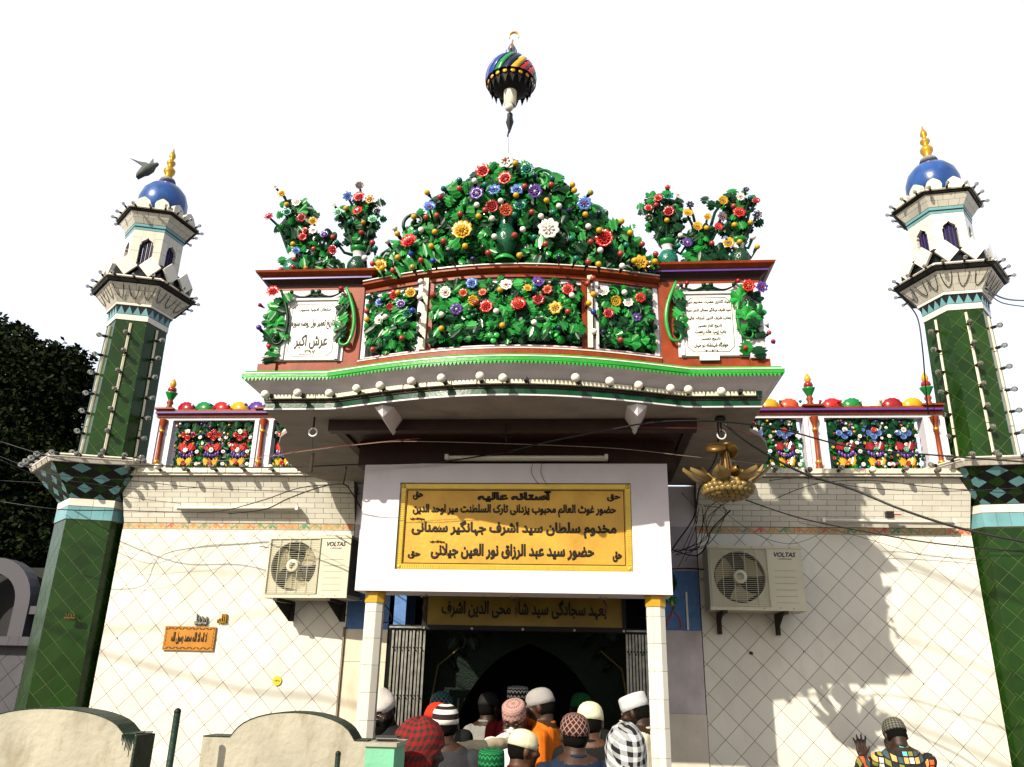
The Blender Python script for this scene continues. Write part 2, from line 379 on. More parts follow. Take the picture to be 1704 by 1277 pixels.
# ------------------------------------------------------------------ corner piers and minarets
def hexv(c, R, rot, z):
    return [Vector((c[0] + R * math.cos(math.radians(240 + rot + 60 * k)), c[1] + R * math.sin(math.radians(240 + rot + 60 * k)), z)) for k in range(6)]
FACES = [(5, 0), (0, 1), (1, 2)]
def hexband(parent, name, c, rot, R0, z0, R1, z1, pats, m, th=.005, jit=0, faces=FACES, inset=0, Wf=None):
    a = hexv(c, R0, rot, z0); b = hexv(c, R1, rot, z1)
    for i, j in faces: tile_panel(parent, name, a[i], a[j], b[j], b[i], pats, m, th, jit)
def checker(colA, colB, colC):
    def f(ij):
        i, j = ij; return [colA, colB, colA, colC][(i + (j // 2) * 2 + j) % 4] if True else None
    return f
def pier(c, rot, side):
    t = thing('corner_pier', 'dark green tiled hexagonal pier at the %s end of the facade, under the minaret' % side, 'pier', (c[0], c[1], 0), group='green corner piers')
    R = .37
    part('pier_core', ring_prism(6, R - .006, R - .006, 0, 2.98, c, rot), GGR, t)
    hexband(t, 'tile', c, rot, R - .005, .95, R - .005, 2.975, lambda W, H: pat_diag(W, H, .117, .0017, .03, .02), GT, .005, .0014)
    part('pier_base', ring_prism(6, R, R, 0, .945, c, rot), GT, t)
    part('band_core', ring_prism(6, R + .002, R + .002, 2.981, 3.165, c, rot), GROUT, t)
    hexband(t, 'teal_tile', c, rot, R + .003, 2.983, R + .003, 3.095, lambda W, H: pat_brick(W, H, .1, .112, .002, False), TEAL, .004, .001)
    hexband(t, 'white_tile', c, rot, R + .003, 3.098, R + .003, 3.163, lambda W, H: pat_brick(W, H, .2, .065, .002, False), WT, .004, .001)
    part('flare_core', ring_prism(6, R - .002, .625, 3.166, 3.43, c, rot), BLKT, t)
    def cf(ij):
        i, j = ij; k = (i + j) // 2 % 2; l = (i - j) // 2 % 2
        return TEAL if (k, l) in ((0, 0),) else GT if (k, l) == (1, 1) else BLKT
    hexband(t, 'checker_tile', c, rot, R + .001, 3.168, .628, 3.428, lambda W, H: pat_diag(W, H, .075, .002, W / 2 % .053, 0), cf, .004, 0)
    part('ledge_slab', ring_prism(6, .655, .68, 3.432, 3.47, c, rot), mat('grimy_white_paint', (0, 0, 0)), t)
    part('ledge_top', ring_prism(6, .66, .66, 3.471, 3.50, c, rot), PLAS, t)
    s = thing('bulb_strip', 'cream batten of bulbs round the ledge of the %s pier' % side, 'light strip', (c[0], c[1], 3.47), group='bulb strips round the pier ledges')
    v = hexv(c, .69, rot, 3.485)
    for i, j in FACES:
        part('batten', tube([v[i] + (v[j] - v[i]) * .02, v[j] - (v[j] - v[i]) * .02], .012, 4), BATT, s)
        for q in (.12, .37, .62, .87):
            p = v[i].lerp(v[j], q); out = (p - Vector((c[0], c[1], p.z))); bulb(s, p, math.degrees(math.atan2(out.y, out.x)) + 90)
def minaret(c, rot, side, lab):
    t = thing('minaret', lab, 'minaret', (c[0], c[1], 3.5), group='minarets at the two ends of the facade')
    R = .31; z0 = 3.502; RT = .285
    part('shaft_core', ring_prism(6, R - .006, RT - .006, z0, 4.93, c, rot), GGR, t)
    hexband(t, 'tile', c, rot, R - .005, z0 + .002, RT - .005, 4.925, lambda W, H: pat_diag(W, H, .117, .0017, .05, .06), GT, .005, .0014)
    R = RT
    part('white_band', ring_prism(6, R + .004, R + .004, 4.93, 4.985, c, rot), WT, t)
    part('frieze', ring_prism(6, R, R + .012, 4.986, 5.075, c, rot), BLKT, t)
    a = hexv(c, R + .001, rot, 4.99); b = hexv(c, R + .013, rot, 5.07)
    for i, j in FACES:
        for k in range(4):
            p = a[i].lerp(a[j], k / 4); q = a[i].lerp(a[j], (k + 1) / 4); r = b[i].lerp(b[j], (k + .5) / 4); n = (q - p).cross(r - p).normalized() * .004
            part('teal_triangle', ([p, q, r, p + n, q + n, r + n], [(3, 4, 5), (0, 1, 4, 3), (1, 2, 5, 4), (2, 0, 3, 5)]), TEAL, t)
    part('band', ring_prism(6, R + .03, R + .03, 5.076, 5.10, c, rot), WT, t)
    part('corbel_core', ring_prism(6, R + .028, .445, 5.10, 5.262, c, rot), GROUT, t)
    hexband(t, 'corbel_tile', c, rot, R + .03, 5.102, .448, 5.26, lambda W, H: pat_brick(W, H, .085, H / 3, .0022), WT, .004, .001)
    # U-shaped wire ornaments on the corbel
    a = hexv(c, R + .045, rot, 5.115); b = hexv(c, .455, rot, 5.25)
    for i, j in FACES:
        for k in range(3):
            pts = []
            for q in range(13):
                u = -1 + q / 6; uu = (k + .5) / 3 + u * .11; vv = .9 if abs(u) > .99 else 1 - .85 * math.sqrt(max(0, 1 - u * u))
                lo = a[i].lerp(a[j], uu); hi = b[i].lerp(b[j], uu); pts.append(lo.lerp(hi, vv))
            part('loop_ornament', tube(pts, .0032, 5), SOCK, t)
    part('ledge', ring_prism(6, .475, .495, 5.263, 5.30, c, rot), DMET, t)
    part('ledge_top', ring_prism(6, .485, .475, 5.301, 5.33, c, rot), PLAS, t)
    # parapet of white diamonds over a dark ground
    part('parapet_core', ring_prism(6, .415, .405, 5.331, 5.50, c, rot), BLKT, t)
    a = hexv(c, .44, rot, 5.335); b = hexv(c, .425, rot, 5.565); 
    for i, j in FACES + [(2, 3)]:
        for k in (0, 1):
            def P(u, v): return (a[i].lerp(a[j], u)).lerp(b[i].lerp(b[j], u), v)
            u = .25 + k * .5; d = [P(u - .235, .5), P(u, .0), P(u + .235, .5), P(u, 1.0)]
            n = (d[2] - d[0]).cross(d[3] - d[1]).normalized() * .02
            part('diamond', ([*d, *[x + n for x in d]], [(4, 5, 6, 7)] + [(q, (q + 1) % 4, 4 + (q + 1) % 4, 4 + q) for q in range(4)]), WT, t)
    r2 = .283
    # lantern room: pieces round ogee window openings
    part('screen', ring_prism(6, r2 - .05, r2 - .05, 5.331, 5.98, c, rot), NAVY, t)
    a = hexv(c, r2, rot, 0)
    arch = [(-.5, 0), (-.5, .72), (-.42, .76), (-.44, .82), (-.30, .88), (-.12, .93), (0, 1.0)]
    arch = arch + [(-x, y) for x, y in arch[::-1][1:]]
    for i in range(6):
        p, q = a[i], a[(i + 1) % 6]; W = (q - p).length; U = (q - p).normalized(); N = U.cross(Vector((0, 0, 1))).normalized()
        ww = .128; wz0, wz1 = 5.535, 5.84; lz, hz_ = 5.332, 5.92
        def Q(u, z, o=0): return p + U * u + Vector((0, 0, z)) + N * o
        for (u0, u1) in ((0, W / 2 - ww / 2), (W / 2 + ww / 2, W)):
            for (za, zb) in ((lz, wz0), (wz0, 5.685), (5.685, wz1 - .003)):
                g = .0015; V = [Q(u, z, o) for o in (0, -.035) for u, z in ((u0 + g, za + g), (u1 - g, za + g), (u1 - g, zb - g), (u0 + g, zb - g))]
                part('wall_tile', (V, [(0, 1, 2, 3), (5, 4, 7, 6), (0, 4, 5, 1), (1, 5, 6, 2), (2, 6, 7, 3), (3, 7, 4, 0)]), WT, t)
        # spandrel with the ogee cut out
        top = [(W / 2 + x * ww, wz0 + (wz1 - wz0) * y) for x, y in arch if y > 0]
        poly = [(W - .0015, wz1 - .002), (W - .0015, hz_), (.0015, hz_), (.0015, wz1 - .002)]
        # strip quads from the arch up to hz_
        V, Fc = [], []
        for k, (u, z) in enumerate(top): V += [Q(u, z), Q(u, hz_), Q(u, z, -.035), Q(u, hz_, -.035)]
        for k in range(len(top) - 1):
            b0 = 4 * k; Fc += [(b0, b0 + 4, b0 + 5, b0 + 1), (b0, b0 + 2, b0 + 6, b0 + 4)]
        V2 = [Q(u, z, o) for o in (0, -.03) for u, z in ((0, wz1 - .002), (W / 2 - ww / 2, wz1 - .002), (W / 2 - ww / 2, hz_), (0, hz_))]
        V3 = [Q(W - u, z, o) for o in (0, -.03) for u, z in ((W / 2 - ww / 2, hz_ - 0), (0, hz_), (0, wz1 - .002), (W / 2 - ww / 2, wz1 - .002))]
        part('arch_tile', join((V, Fc), (V2, [(0, 1, 2, 3)]), (V3, [(3, 2, 1, 0)][::-1])), WT, t)
        part('sill', ([Q(.005, 5.515, o) for o in (.002, .012)] + [Q(W - .005, 5.515, o) for o in (.002, .012)] + [Q(.005, 5.533, o) for o in (.002, .012)] + [Q(W - .005, 5.533, o) for o in (.002, .012)],
             [(1, 3, 7, 5), (5, 7, 6, 4), (0, 2, 3, 1)]), TEAL, t)
        if i in (0, 1, 5):
            for k in range(7):
                u = W / 2 + (k - 3) * ww / 7.5; part('screen_bar', tube([Q(u, 5.54, -.028), Q(u, 5.80, -.028)], .003, 5), PURP if k % 2 else NAVY, t)
    part('teal_band', ring_prism(6, r2 + .004, r2 + .006, 5.921, 5.945, c, rot), TEAL, t)
    part('black_band', ring_prism(6, r2 + .008, r2 + .008, 5.9455, 5.958, c, rot), BLKT, t)
    part('teal_band', ring_prism(6, r2 + .010, r2 + .012, 5.9585, 5.985, c, rot), TEAL, t)
    part('corbel_core', ring_prism(6, r2 + .012, .37, 5.986, 6.09, c, rot), GROUT, t)
    hexband(t, 'corbel_tile', c, rot, r2 + .014, 5.988, .373, 6.088, lambda W, H: pat_brick(W, H, .085, H / 2, .0022), WT, .004, .001)
    part('ledge', ring_prism(6, .39, .405, 6.091, 6.115, c, rot), DMET, t)
    part('ledge_top', ring_prism(6, .395, .38, 6.116, 6.14, c, rot), PLAS, t)
    a = hexv(c, .35, rot, 6.141)
    for i in range(6):
        p, q = a[i], a[(i + 1) % 6]; U = (q - p).normalized(); W = (q - p).length; N = U.cross(Vector((0, 0, 1))).normalized()
        for k in (0, 1):
            u0 = W * (.25 + .5 * k); sh = [(-.06, 0), (.06, 0), (.068, .055), (.055, .085), (.03, .105), (0, .122), (-.03, .105), (-.055, .085), (-.068, .055)]
            V = [p + U * (u0 + x) + Vector((0, 0, z)) + N * o for o in (.02, -.03) for x, z in sh]
            nn = len(sh); part('merlon', (V, [tuple(range(nn)), tuple(range(nn, 2 * nn))[::-1]] + [(k2, nn + k2, nn + (k2 + 1) % nn, (k2 + 1) % nn) for k2 in range(nn)]), WT, t)
    prof = [(.18, 6.141), (.19, 6.19), (.225, 6.25), (.245, 6.33), (.243, 6.41), (.215, 6.50), (.16, 6.57), (.09, 6.62), (.04, 6.65), (.03, 6.67)]
    part('dome', xf(lathe([(r, z) for r, z in prof], 28), T(c[0] + .01, c[1], 0)), DOMEB, t, True)
    part('dome_collar', xf(lathe([(.05, 6.70), (.085, 6.715), (.075, 6.74), (.04, 6.75)], 12), T(c[0] + .01, c[1], -.055)), mat('dome_collar_grey', (.3, .3, .32), .7), t, True)
    fp = [(.03, 6.74), (.05, 6.76), (.034, 6.79), (.058, 6.83), (.06, 6.86), (.036, 6.89), (.024, 6.91), (.045, 6.94), (.046, 6.96), (.024, 6.985), (.018, 7.0), (.034, 7.03), (.03, 7.06), (.012, 7.10), (.001, 7.15)]
    part('finial', xf(lathe(fp, 16), T(c[0] + .01, c[1], -.055)), GFIN, t, True)
    # bulb strips
    gname = 'bulb strips up the minaret shafts'
    a = hexv(c, .314, rot, 3.52); b = hexv(c, RT + .004, rot, 4.90)
    for (i, j), nm in zip(FACES, ('outer', 'middle', 'inner') if side == 'left' else ('inner', 'middle', 'outer')):
        s = thing('bulb_strip', 'upright cream batten of clear bulbs on the %s face of the %s minaret' % (nm, side), 'light strip', a[i].lerp(a[j], .5), group=gname)
        for k in range(4):
            p = a[i].lerp(a[j], .5); q = b[i].lerp(b[j], .5); part('batten', tube([p.lerp(q, k / 4 + .003), p.lerp(q, (k + 1) / 4 - .003)], .013, 4), BATT, s)
        for k in range(7):
            p = a[i].lerp(a[j], .5).lerp(b[i].lerp(b[j], .5), (k + .4) / 7); o = p - Vector((c[0], c[1], p.z)); bulb(s, p, math.degrees(math.atan2(o.y, o.x)) + 90)
    for zz, RR, nm, wh in ((5.305, .50, 'main', 3), (6.118, .41, 'upper', 3)):
        s = thing('bulb_strip', 'ring of bulbs on the %s ledge of the %s minaret' % (nm, side), 'light strip', (c[0], c[1], zz), group='bulb rings on the minaret ledges')
        v = hexv(c, RR, rot, zz)
        for i, j in FACES + [(4, 5), (2, 3)]:
            part('batten', tube([v[i].lerp(v[j], .02), v[i].lerp(v[j], .98)], .009, 4), BATT, s)
            for q in range(wh):
                p = v[i].lerp(v[j], (q + .5) / wh); o = p - Vector((c[0], c[1], p.z)); bulb(s, p, math.degrees(math.atan2(o.y, o.x)) + 90, sc=.72, droop=random.uniform(-35, 5))
PL, PR = (-3.93, 6.96), (3.915, 7.0)
pier(PL, 17, 'left'); pier(PR, -8, 'right')
minaret(PL, 17, 'left', 'green and white tiled minaret with blue dome on the left, tree behind it')
minaret(PR, -8, 'right', 'green and white tiled minaret with blue dome on the right, cut by the photo edge')
# ================================================================== flowers, leaves, painted bulbs (shared meshes)
def flower_mesh(petals=8, wav=.18, cup=.25, name='flower', colr='red'):
    V = [(0, 0, .05)]; Fc = []; n = petals * 4
    rings = [(.30, .02), (.62, .10), (1.0, .10 + cup)]
    for r, z in rings:
        for k in range(n):
            a = 2 * PI * k / n; w_ = math.cos(petals * a)
            rr = r * (1 + (wav * .9 * w_ if r > .9 else wav * .3 * w_ if r > .5 else 0)); V.append((rr * math.cos(a), rr * math.sin(a), z + (.10 * (1 - abs(w_)) * r if r > .5 else 0)))
    for k in range(n): Fc.append((0, 1 + k, 1 + (k + 1) % n))
    for j in range(2):
        for k in range(n): Fc.append((1 + j * n + k, 1 + (j + 1) * n + k, 1 + (j + 1) * n + (k + 1) % n, 1 + j * n + (k + 1) % n))
    b = len(V)                                               # back shell so that petals have thickness
    for r, z in rings:
        for k in range(n):
            p = V[1 + rings.index((r, z)) * n + k]; V.append((p[0] * .97, p[1] * .97, p[2] - .12))
    for j in range(2):
        for k in range(n): Fc.append((b + j * n + k, b + j * n + (k + 1) % n, b + (j + 1) * n + (k + 1) % n, b + (j + 1) * n + k))
    for k in range(n): Fc.append((1 + 2 * n + k, b + 2 * n + k, b + 2 * n + (k + 1) % n, 1 + 2 * n + (k + 1) % n))
    Fc.append(tuple(b + k for k in range(n))[::-1])
    # inner small petals
    g2 = []
    for q in range(petals):
        a = 2 * PI * q / petals + .3; g2.append(xf(sph(.16, 6, 4, (0, 0, 0), (1.3, .8, .7)), RZ(math.degrees(a)) @ T(.42, 0, .2)))
    return mesh(name, join((V, Fc), *[(g[0], g[1]) for g in g2]), ENA[colr], True)
def centre_mesh(colr):
    gs = [sph(.15, 7, 5, (0, 0, .28))[:2]]
    for q in range(6): gs.append(sph(.07, 5, 4, (.17 * math.cos(q * PI / 3), .17 * math.sin(q * PI / 3), .27))[:2])
    return mesh('flower_centre', join(*gs), ENA[colr], True)
FM, CM = {}, {}
def flower(parent, x, z, y, r, colr, cen=None, local=False, tilt=None, kind=None, cz=True):
    kind = kind if kind is not None else random.choice((0, 1, 2))
    k = (colr, kind)
    if k not in FM: FM[k] = flower_mesh((8, 7, 10)[kind], (.14, .2, .1)[kind], (.25, .1, .35)[kind], 'flower', colr)
    o = part('flower', FM[k], None, parent, loc=(x, y, z), local=local)
    t = tilt or (random.uniform(-14, 14), random.uniform(-14, 14))
    o.rotation_euler = Euler((math.radians(90 + t[0]), 0, math.radians(t[1]))); o.rotation_euler.rotate_axis('Z', random.uniform(0, 6)); o.scale = (r, r, r)
    cen = cen or {'red': 'crimson', 'yellow': 'gold', 'white': 'white', 'blue': 'royal', 'purple': 'white', 'crimson': 'red', 'teal': 'darkgreen', 'orange': 'red'}.get(colr, 'yellow')
    if cen not in CM: CM[cen] = centre_mesh(cen)
    part('flower_centre', CM[cen], None, o)
    return o
def pod_mesh(colr): return mesh('painted_bulb', join(sph(1, 12, 8, (0, 0, 3.0))[:2]), ENA[colr], True)
podsock = mesh('socket', join(lathe([(0, -.6), (.35, -.6), (.35, .8), (.62, .9), (.62, 1.9), (.5, 2.3), (0, 2.3)], 8)[:2]), SOCK, True)
PM = {}
def pod(parent, x, z, y, colr, r=.017, local=False, dirn=None):
    if colr not in PM: PM[colr] = pod_mesh(colr)
    d = dirn or (random.uniform(-25, 10), random.uniform(-25, 25))
    o = part('painted_bulb', PM[colr], None, parent, loc=(x, y, z), local=local); o.scale = (r, r, r)
    o.rotation_euler = (math.radians(90 + d[0]), 0, math.radians(d[1])); part('socket', podsock, None, o)
    # move so that the ball itself sits at the asked spot
    R = o.rotation_euler.to_matrix() @ Vector((0, 0, 3 * r)); o.location -= R
    return o
def leaf_mesh(kind, m):
    SM = False
    if kind == 0:    # acanthus: lobed outline, curled along its length
        n = 9; L, Rr = [], []
        for i in range(n + 1):
            t = i / n; w_ = .40 * math.sin(PI * min(1, t * .96 + .04)) ** .7 * (1 + (.30 if i % 2 else -.28)); y = t; z = .28 * math.sin(t * PI * .9) - .12 * t * t
            L.append((-w_, y, z - .10 * w_)); Rr.append((w_, y, z - .10 * w_))
        C = [(0, i / n, .28 * math.sin(i / n * PI * .9) - .12 * (i / n) ** 2 - .05 + (.0 if i % 2 else .02)) for i in range(n + 1)]
        V = L + C + Rr; k = n + 1
        Fc = [(i, k + i, k + i + 1, i + 1) for i in range(n)] + [(k + i, 2 * k + i, 2 * k + i + 1, k + i + 1) for i in range(n)]
        m2 = len(V); V += [(x * .96, y, z - .07) for x, y, z in V]
        Fc += [tuple(q + m2 for q in f)[::-1] for f in Fc]
        rim = list(range(k)) + [2 * k + i for i in range(n, -1, -1)]
        Fc += [(rim[i], rim[(i + 1) % len(rim)], rim[(i + 1) % len(rim)] + m2, rim[i] + m2) for i in range(len(rim))]
        return mesh('leaf', (V, Fc), m, False)
    if kind == 1:    # cupped fan leaf with lobed edge
        n = 21; V = [(0, 0, 0)]
        for rr, zz in ((.5, .08), (1, .14)):
            for k in range(n):
                th = math.radians(-105 + 210 * k / (n - 1)); lob = abs(math.cos(th * 3.0)); r = rr * (.62 + .20 * lob) if rr == 1 else rr * .55
                V.append((r * math.sin(th), .25 + r * math.cos(th), zz * (.4 + .6 * lob) - (.12 * (1 - lob) if rr == 1 else 0)))
        Fc = [(0, 1 + k, 2 + k) for k in range(n - 1)] + [(1 + k, 1 + n + k, 2 + n + k, 2 + k) for k in range(n - 1)]
        m2 = len(V); V += [(x * .95, y * .95 + .01, z - .08) for x, y, z in V]; Fc2 = [tuple(q + m2 for q in f)[::-1] for f in Fc]
        rim = [0] + [1 + n + k for k in range(n)]
        Fc = [f[::-1] for f in Fc] + [f[::-1] for f in Fc2] + [(rim[i], rim[i] + m2, rim[(i + 1) % len(rim)] + m2, rim[(i + 1) % len(rim)]) for i in range(len(rim))]
        return mesh('leaf', (V, Fc), m, False)
    if kind == 2:    # scroll
        pts, rs = [], []
        for i in range(26):
            t = i / 25; a = t * 2 * PI * 1.35; r = .62 * (1 - t) ** 1.1 + .06; pts.append((.3 - r * math.cos(a), .55 + r * math.sin(a), .1 + .1 * t)); rs.append(.10 * (1 - .45 * t))
        g = tube(pts, rs, 7); g2 = sph(.15, 8, 6, (.27, .55, .2))
        return mesh('scroll', join(g, g2[:2]), m, True)
    if kind == 3:    # round leaf cluster
        gs = [sph(.29, 8, 5, (.33 * math.cos(a), .5 + .33 * math.sin(a), .05), (1, 1, .32))[:2] for a in (PI / 2, PI * 7 / 6, -PI / 6)] + [sph(.12, 6, 4, (0, .5, .16))[:2]]
        return mesh('leaf', join(*gs), m, True)
LM = {}
LFG = mat('deep_shadow_green', (.003, .030, .009), .5, .5, 30, bump=.8)  # depth shade in the gaps between leaves, put into the colour
def leaf(parent, x, z, y, s, ang, kind=0, m=None, local=False, flip=False, tilt=None):
    m = m or random.choices((LF1, LF2, LF3), (5, 3, 2))[0]
    k = (kind, m.name)
    if k not in LM: LM[k] = leaf_mesh(kind, m)
    o = part('scroll' if kind == 2 else 'leaf', LM[k], None, parent, loc=(x, y, z), local=local)
    # leaf lies in x,y with normal z: stand it up facing -Y, then turn by ang (0 = pointing up)
    M = RX(90) @ RZ(ang) @ RX(random.uniform(-25, 12) if tilt is None else tilt)
    o.rotation_euler = M.to_euler(); o.scale = ((-s if flip else s), s, s)
    return o
# small leaves too many to pick apart: one mass of real leaves
def leaf_mass(parent, pts, m_, name='leaf_mass'):
    V, Fc = [], []
    if (0, LF1.name) not in LM: LM[(0, LF1.name)] = leaf_mesh(0, LF1)
    base = LM[(0, LF1.name)]; bv = [v.co.copy() for v in base.vertices]; bf = [tuple(p.vertices) for p in base.polygons][:len(base.polygons)]
    for (x, y, z, s_, a) in pts:
        M = T(x, y, z) @ RX(90) @ RZ(a) @ RX(random.uniform(-40, 25)) @ RY(random.uniform(-35, 35)) @ SC(s_); k = len(V)
        V += [tuple(M @ v) for v in bv]; Fc += [tuple(q + k for q in f) for f in bf]
    part(name, (V, Fc), m_, parent, stuff=True)
# ================================================================== terrace balustrades
ENAq = ENA
def baluster_panel(t, x0, x1, row1, pal):
    yb = 6.90; z0, z1 = 3.485, 3.955
    W = x1 - x0; n = max(1, round(W / .215)); d = W / n
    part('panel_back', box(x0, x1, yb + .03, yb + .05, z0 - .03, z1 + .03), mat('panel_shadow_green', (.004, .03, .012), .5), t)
    for k in range(n):
        cx_ = x0 + d * (k + .5)
        # top: green arching leaves
        for sg in (-1, 1):
            for q, zz in enumerate((z1 - .03, z1 - .06, z1 - .10)):
                leaf(t, cx_ + sg * (.01 + .03 * q), zz, yb, .085, sg * (-95 - 18 * q), 0, LF2, flip=sg < 0)
        # rose cluster (row 1)
        for a in (-1, 0, 1):
            flower(t, cx_ + a * .042, z1 - .145 - (.03 if a == 0 else 0) + .01, yb - .015, .027, row1, row1, kind=2)
        flower(t, cx_, z1 - .11, yb - .035, .023, pal[0] if k % 2 == 0 else 'red', 'yellow' if row1 == 'blue' else 'white')
        # row 2: chevron + flower, purple V beneath
        for sg in (-1, 1):
            leaf(t, cx_ + sg * .005, z1 - .235, yb - .01, .085, -sg * 112, 0, ENA['red'] if row1 != 'blue' else ENA['crimson'], flip=sg < 0, tilt=0)
            for q in range(3):
                part('petal', PETAL(ENA['purple']), None, t, loc=(cx_ + sg * (.015 + .022 * q), yb - .015, z1 - .335 + .014 * q), rot=(math.radians(90), 0, 0), scale=.014)
            leaf(t, cx_ + sg * .01, z1 - .355, yb - .0, .115, -sg * 120, 0, LF2, flip=sg < 0, tilt=0)
            leaf(t, cx_ + sg * .005, z1 - .375, yb - .012, .085, -sg * 112, 0, ENA['yellow'], flip=sg < 0, tilt=0)
        flower(t, cx_, z1 - .285, yb - .03, .022, 'white' if row1 != 'blue' else 'mint', 'green' if k % 2 else 'white')
        flower(t, cx_, z1 - .405, yb - .03, .021, 'red', 'white' if k % 2 else 'orange')
        for sg in (-1, 1):
            leaf(t, cx_ + sg * .05, z1 - .465, yb - .01, .06, sg * 25, 1, LF1)
        # between the bays
        if k < n:
            xx = cx_ + d / 2 if k < n - 1 else cx_ + d / 2 - .02
            flower(t, xx, z1 - .165, yb - .03, .017, 'white', 'white'); flower(t, xx - .012, z1 - .30, yb - .03, .017, 'white', 'mint')
            flower(t, xx, z1 - .415, yb - .03, .017, 'white', 'white'); flower(t, xx - .01, z1 - .465, yb - .03, .018, random.choice(('red', 'white', 'yellow')))
            for q in range(4): leaf(t, xx + random.uniform(-.02, .02), z1 - .22 - .07 * q, yb + .01, .06, random.uniform(-60, 60), random.choice((0, 3)), random.choice((LF1, LF2)))
    for m__, n__ in ((LF2, 150), (LF1, 90)):
        leaf_mass(t, [(random.uniform(x0 + .01, x1 - .01), yb + .012 + random.uniform(0, .012), random.uniform(z0 + .0, z1 - .01), random.uniform(.035, .055), random.uniform(-110, 110)) for _ in range(int(n__ * W))], m__)
    for q in range(int(W * 62)):
        flower(t, random.uniform(x0 + .015, x1 - .015), random.uniform(z0 + .01, z1 - .06), yb - .012, random.uniform(.010, .016), random.choice(('white', 'red', 'crimson', 'purple', 'white', 'yellow', 'orange', 'blue' if row1 == 'blue' else 'red')), kind=2)
    for q in range(int(W * 58)):
        pod(t, random.uniform(x0 + .02, x1 - .02), random.choice((z1 - .05, z1 - .13, z1 - .24, z1 - .33, z1 - .43)) + random.uniform(-.02, .02), yb - .06,
            random.choice(('blue', 'brick', 'yellow', 'teal', 'white', 'purple', 'royal', 'green', 'crimson')), .0105)
_pm = {}
def PETAL(m):
    if m.name not in _pm: _pm[m.name] = mesh('petal', sph(1, 8, 6, (0, 0, 0), (.9, 1.6, .7))[:2], m, True)
    return _pm[m.name]
def shell_mesh(m):
    V = [(0, 0, 0)]; Fc = []; n = 15
    for yy in (0, .35):
        for k in range(n):
            a = PI * k / (n - 1); r = 1 + .035 * math.cos(14 * a); V.append((r * math.cos(a), -yy * (.3 + .7 * math.sin(a)) + (.0), r * .82 * math.sin(a)))
    V[0] = (0, -.3, 0)
    for k in range(n - 1): Fc += [(0, 1 + n + k, 2 + n + k), (1 + n + k, 1 + k, 2 + k, 2 + n + k)]
    Fc.append(tuple(range(1, n + 1)))
    return mesh('shell', (V, Fc), m, True)
SHM = {}
def colonette(t, x, y, z0, z1):
    g = lathe([(.03, z0), (.034, z0 + .02), (.022, z0 + .05), (.028, z0 + .075), (.019, z0 + .09), (.017, z1 - .13), (.024, z1 - .115), (.018, z1 - .10), (.022, z1 - .06), (.036, z1 - .02), (.037, z1)], 12)
    part('colonette', xf(g, T(x, y, 0)), BRN, t, True)
    part('gold_ring', xf(lathe([(.020, z1 - .125), (.027, z1 - .115), (.020, z1 - .10)], 12), T(x, y, 0)), GFIN, t, True)
    part('gold_ring', xf(lathe([(.023, z0 + .06), (.031, z0 + .075), (.021, z0 + .092)], 12), T(x, y, 0)), GFIN, t, True)
def finial(t, x, y, z, top):
    for nm, pr_, m in (('finial_base', [(.03, 0), (.034, .02), (.02, .05), (.032, .075), (.022, .1)], BRN), ('finial_cup', [(.02, .1), (.05, .16), (.058, .175), (.03, .18)], ENA['green']),
                       ('finial_ball', [(.03, .18), (.042, .20), (.035, .225), (.02, .235)], ENA['crimson']), ('finial_tip', [(.02, .235), (.03, .255), (.026, .28), (.008, .315), (.001, .325)], ENA[top])):
        part(nm, xf(lathe(pr_, 12), T(x, y, z)), m, t, True)
def balustrade(segs, posts, lab, row1, sx, shells, x0, x1, ftop):
    t = thing('balustrade', lab, 'balustrade', ((x0 + x1) / 2, 6.9, 3.446), group='flowered terrace balustrades')
    part('base_rail', box(x0, x1, 6.86, 7.0, 3.446, 3.475), PLAS, t)
    part('top_frame', box(x0, x1, 6.865, 7.0, 3.958, 3.985), PLAS, t)
    part('top_rail', join(box(x0, x1, 6.845, 7.0, 3.986, 4.012), box(x0, x1, 6.825, 7.0, 4.028, 4.05)), BRN, t)
    part('purple_rail', box(x0, x1, 6.815, 7.0, 4.0125, 4.0275), PURP, t)
    for a, b in segs: baluster_panel(t, a, b, row1, ('white', 'red'))
    for p in posts:
        part('post', box(p - .085, p + .085, 6.87, 7.0, 3.4755, 3.957), PLAS, t)
        part('post', box(p - .088, p - .05, 6.855, 6.869, 3.4755, 3.957), PLAS, t); part('post', box(p + .05, p + .088, 6.855, 6.869, 3.4755, 3.957), PLAS, t)
        colonette(t, p, 6.845, 3.476, 3.957)
        part('post_cap', box(p - .09, p + .09, 6.80, 7.02, 4.0505, 4.066), BRN, t)
    for p in posts:
        f = thing('urn_finial', 'urn finial with %s tip on the %s balustrade post nearest %s' % (ftop, 'left' if p < 0 else 'right', 'the minaret' if abs(p) > 3 else 'the balcony'), 'finial', (p, 6.9, 4.067), group='finials on the balustrades')
        finial(f, p, 6.9, 4.067, ftop)
    for k, (x, c) in enumerate(shells):
        if c not in SHM: SHM[c] = shell_mesh(ENA[c])
        part('shell', SHM[c], None, t, loc=(x, 6.86, 4.055), scale=.088)
    for q in range(len(shells) - 1):
        pod(t, min(s_[0] for s_ in shells) + q * .17 + .085, 4.085, 6.79, random.choice(('teal', 'royal', 'white', 'brick', 'yellow')), .014)
balustrade([(-3.30, -2.55), (-2.36, -1.90)], [-3.42, -2.455], 'low terrace balustrade left of the balcony, panels of red and white flowers', 'red', -1,
           [(-3.22, 'crimson'), (-3.05, 'green'), (-2.88, 'red'), (-2.71, 'yellow'), (-2.54, 'purple'), (-2.37, 'red'), (-2.20, 'green')], -3.50, -1.60, 'yellow')
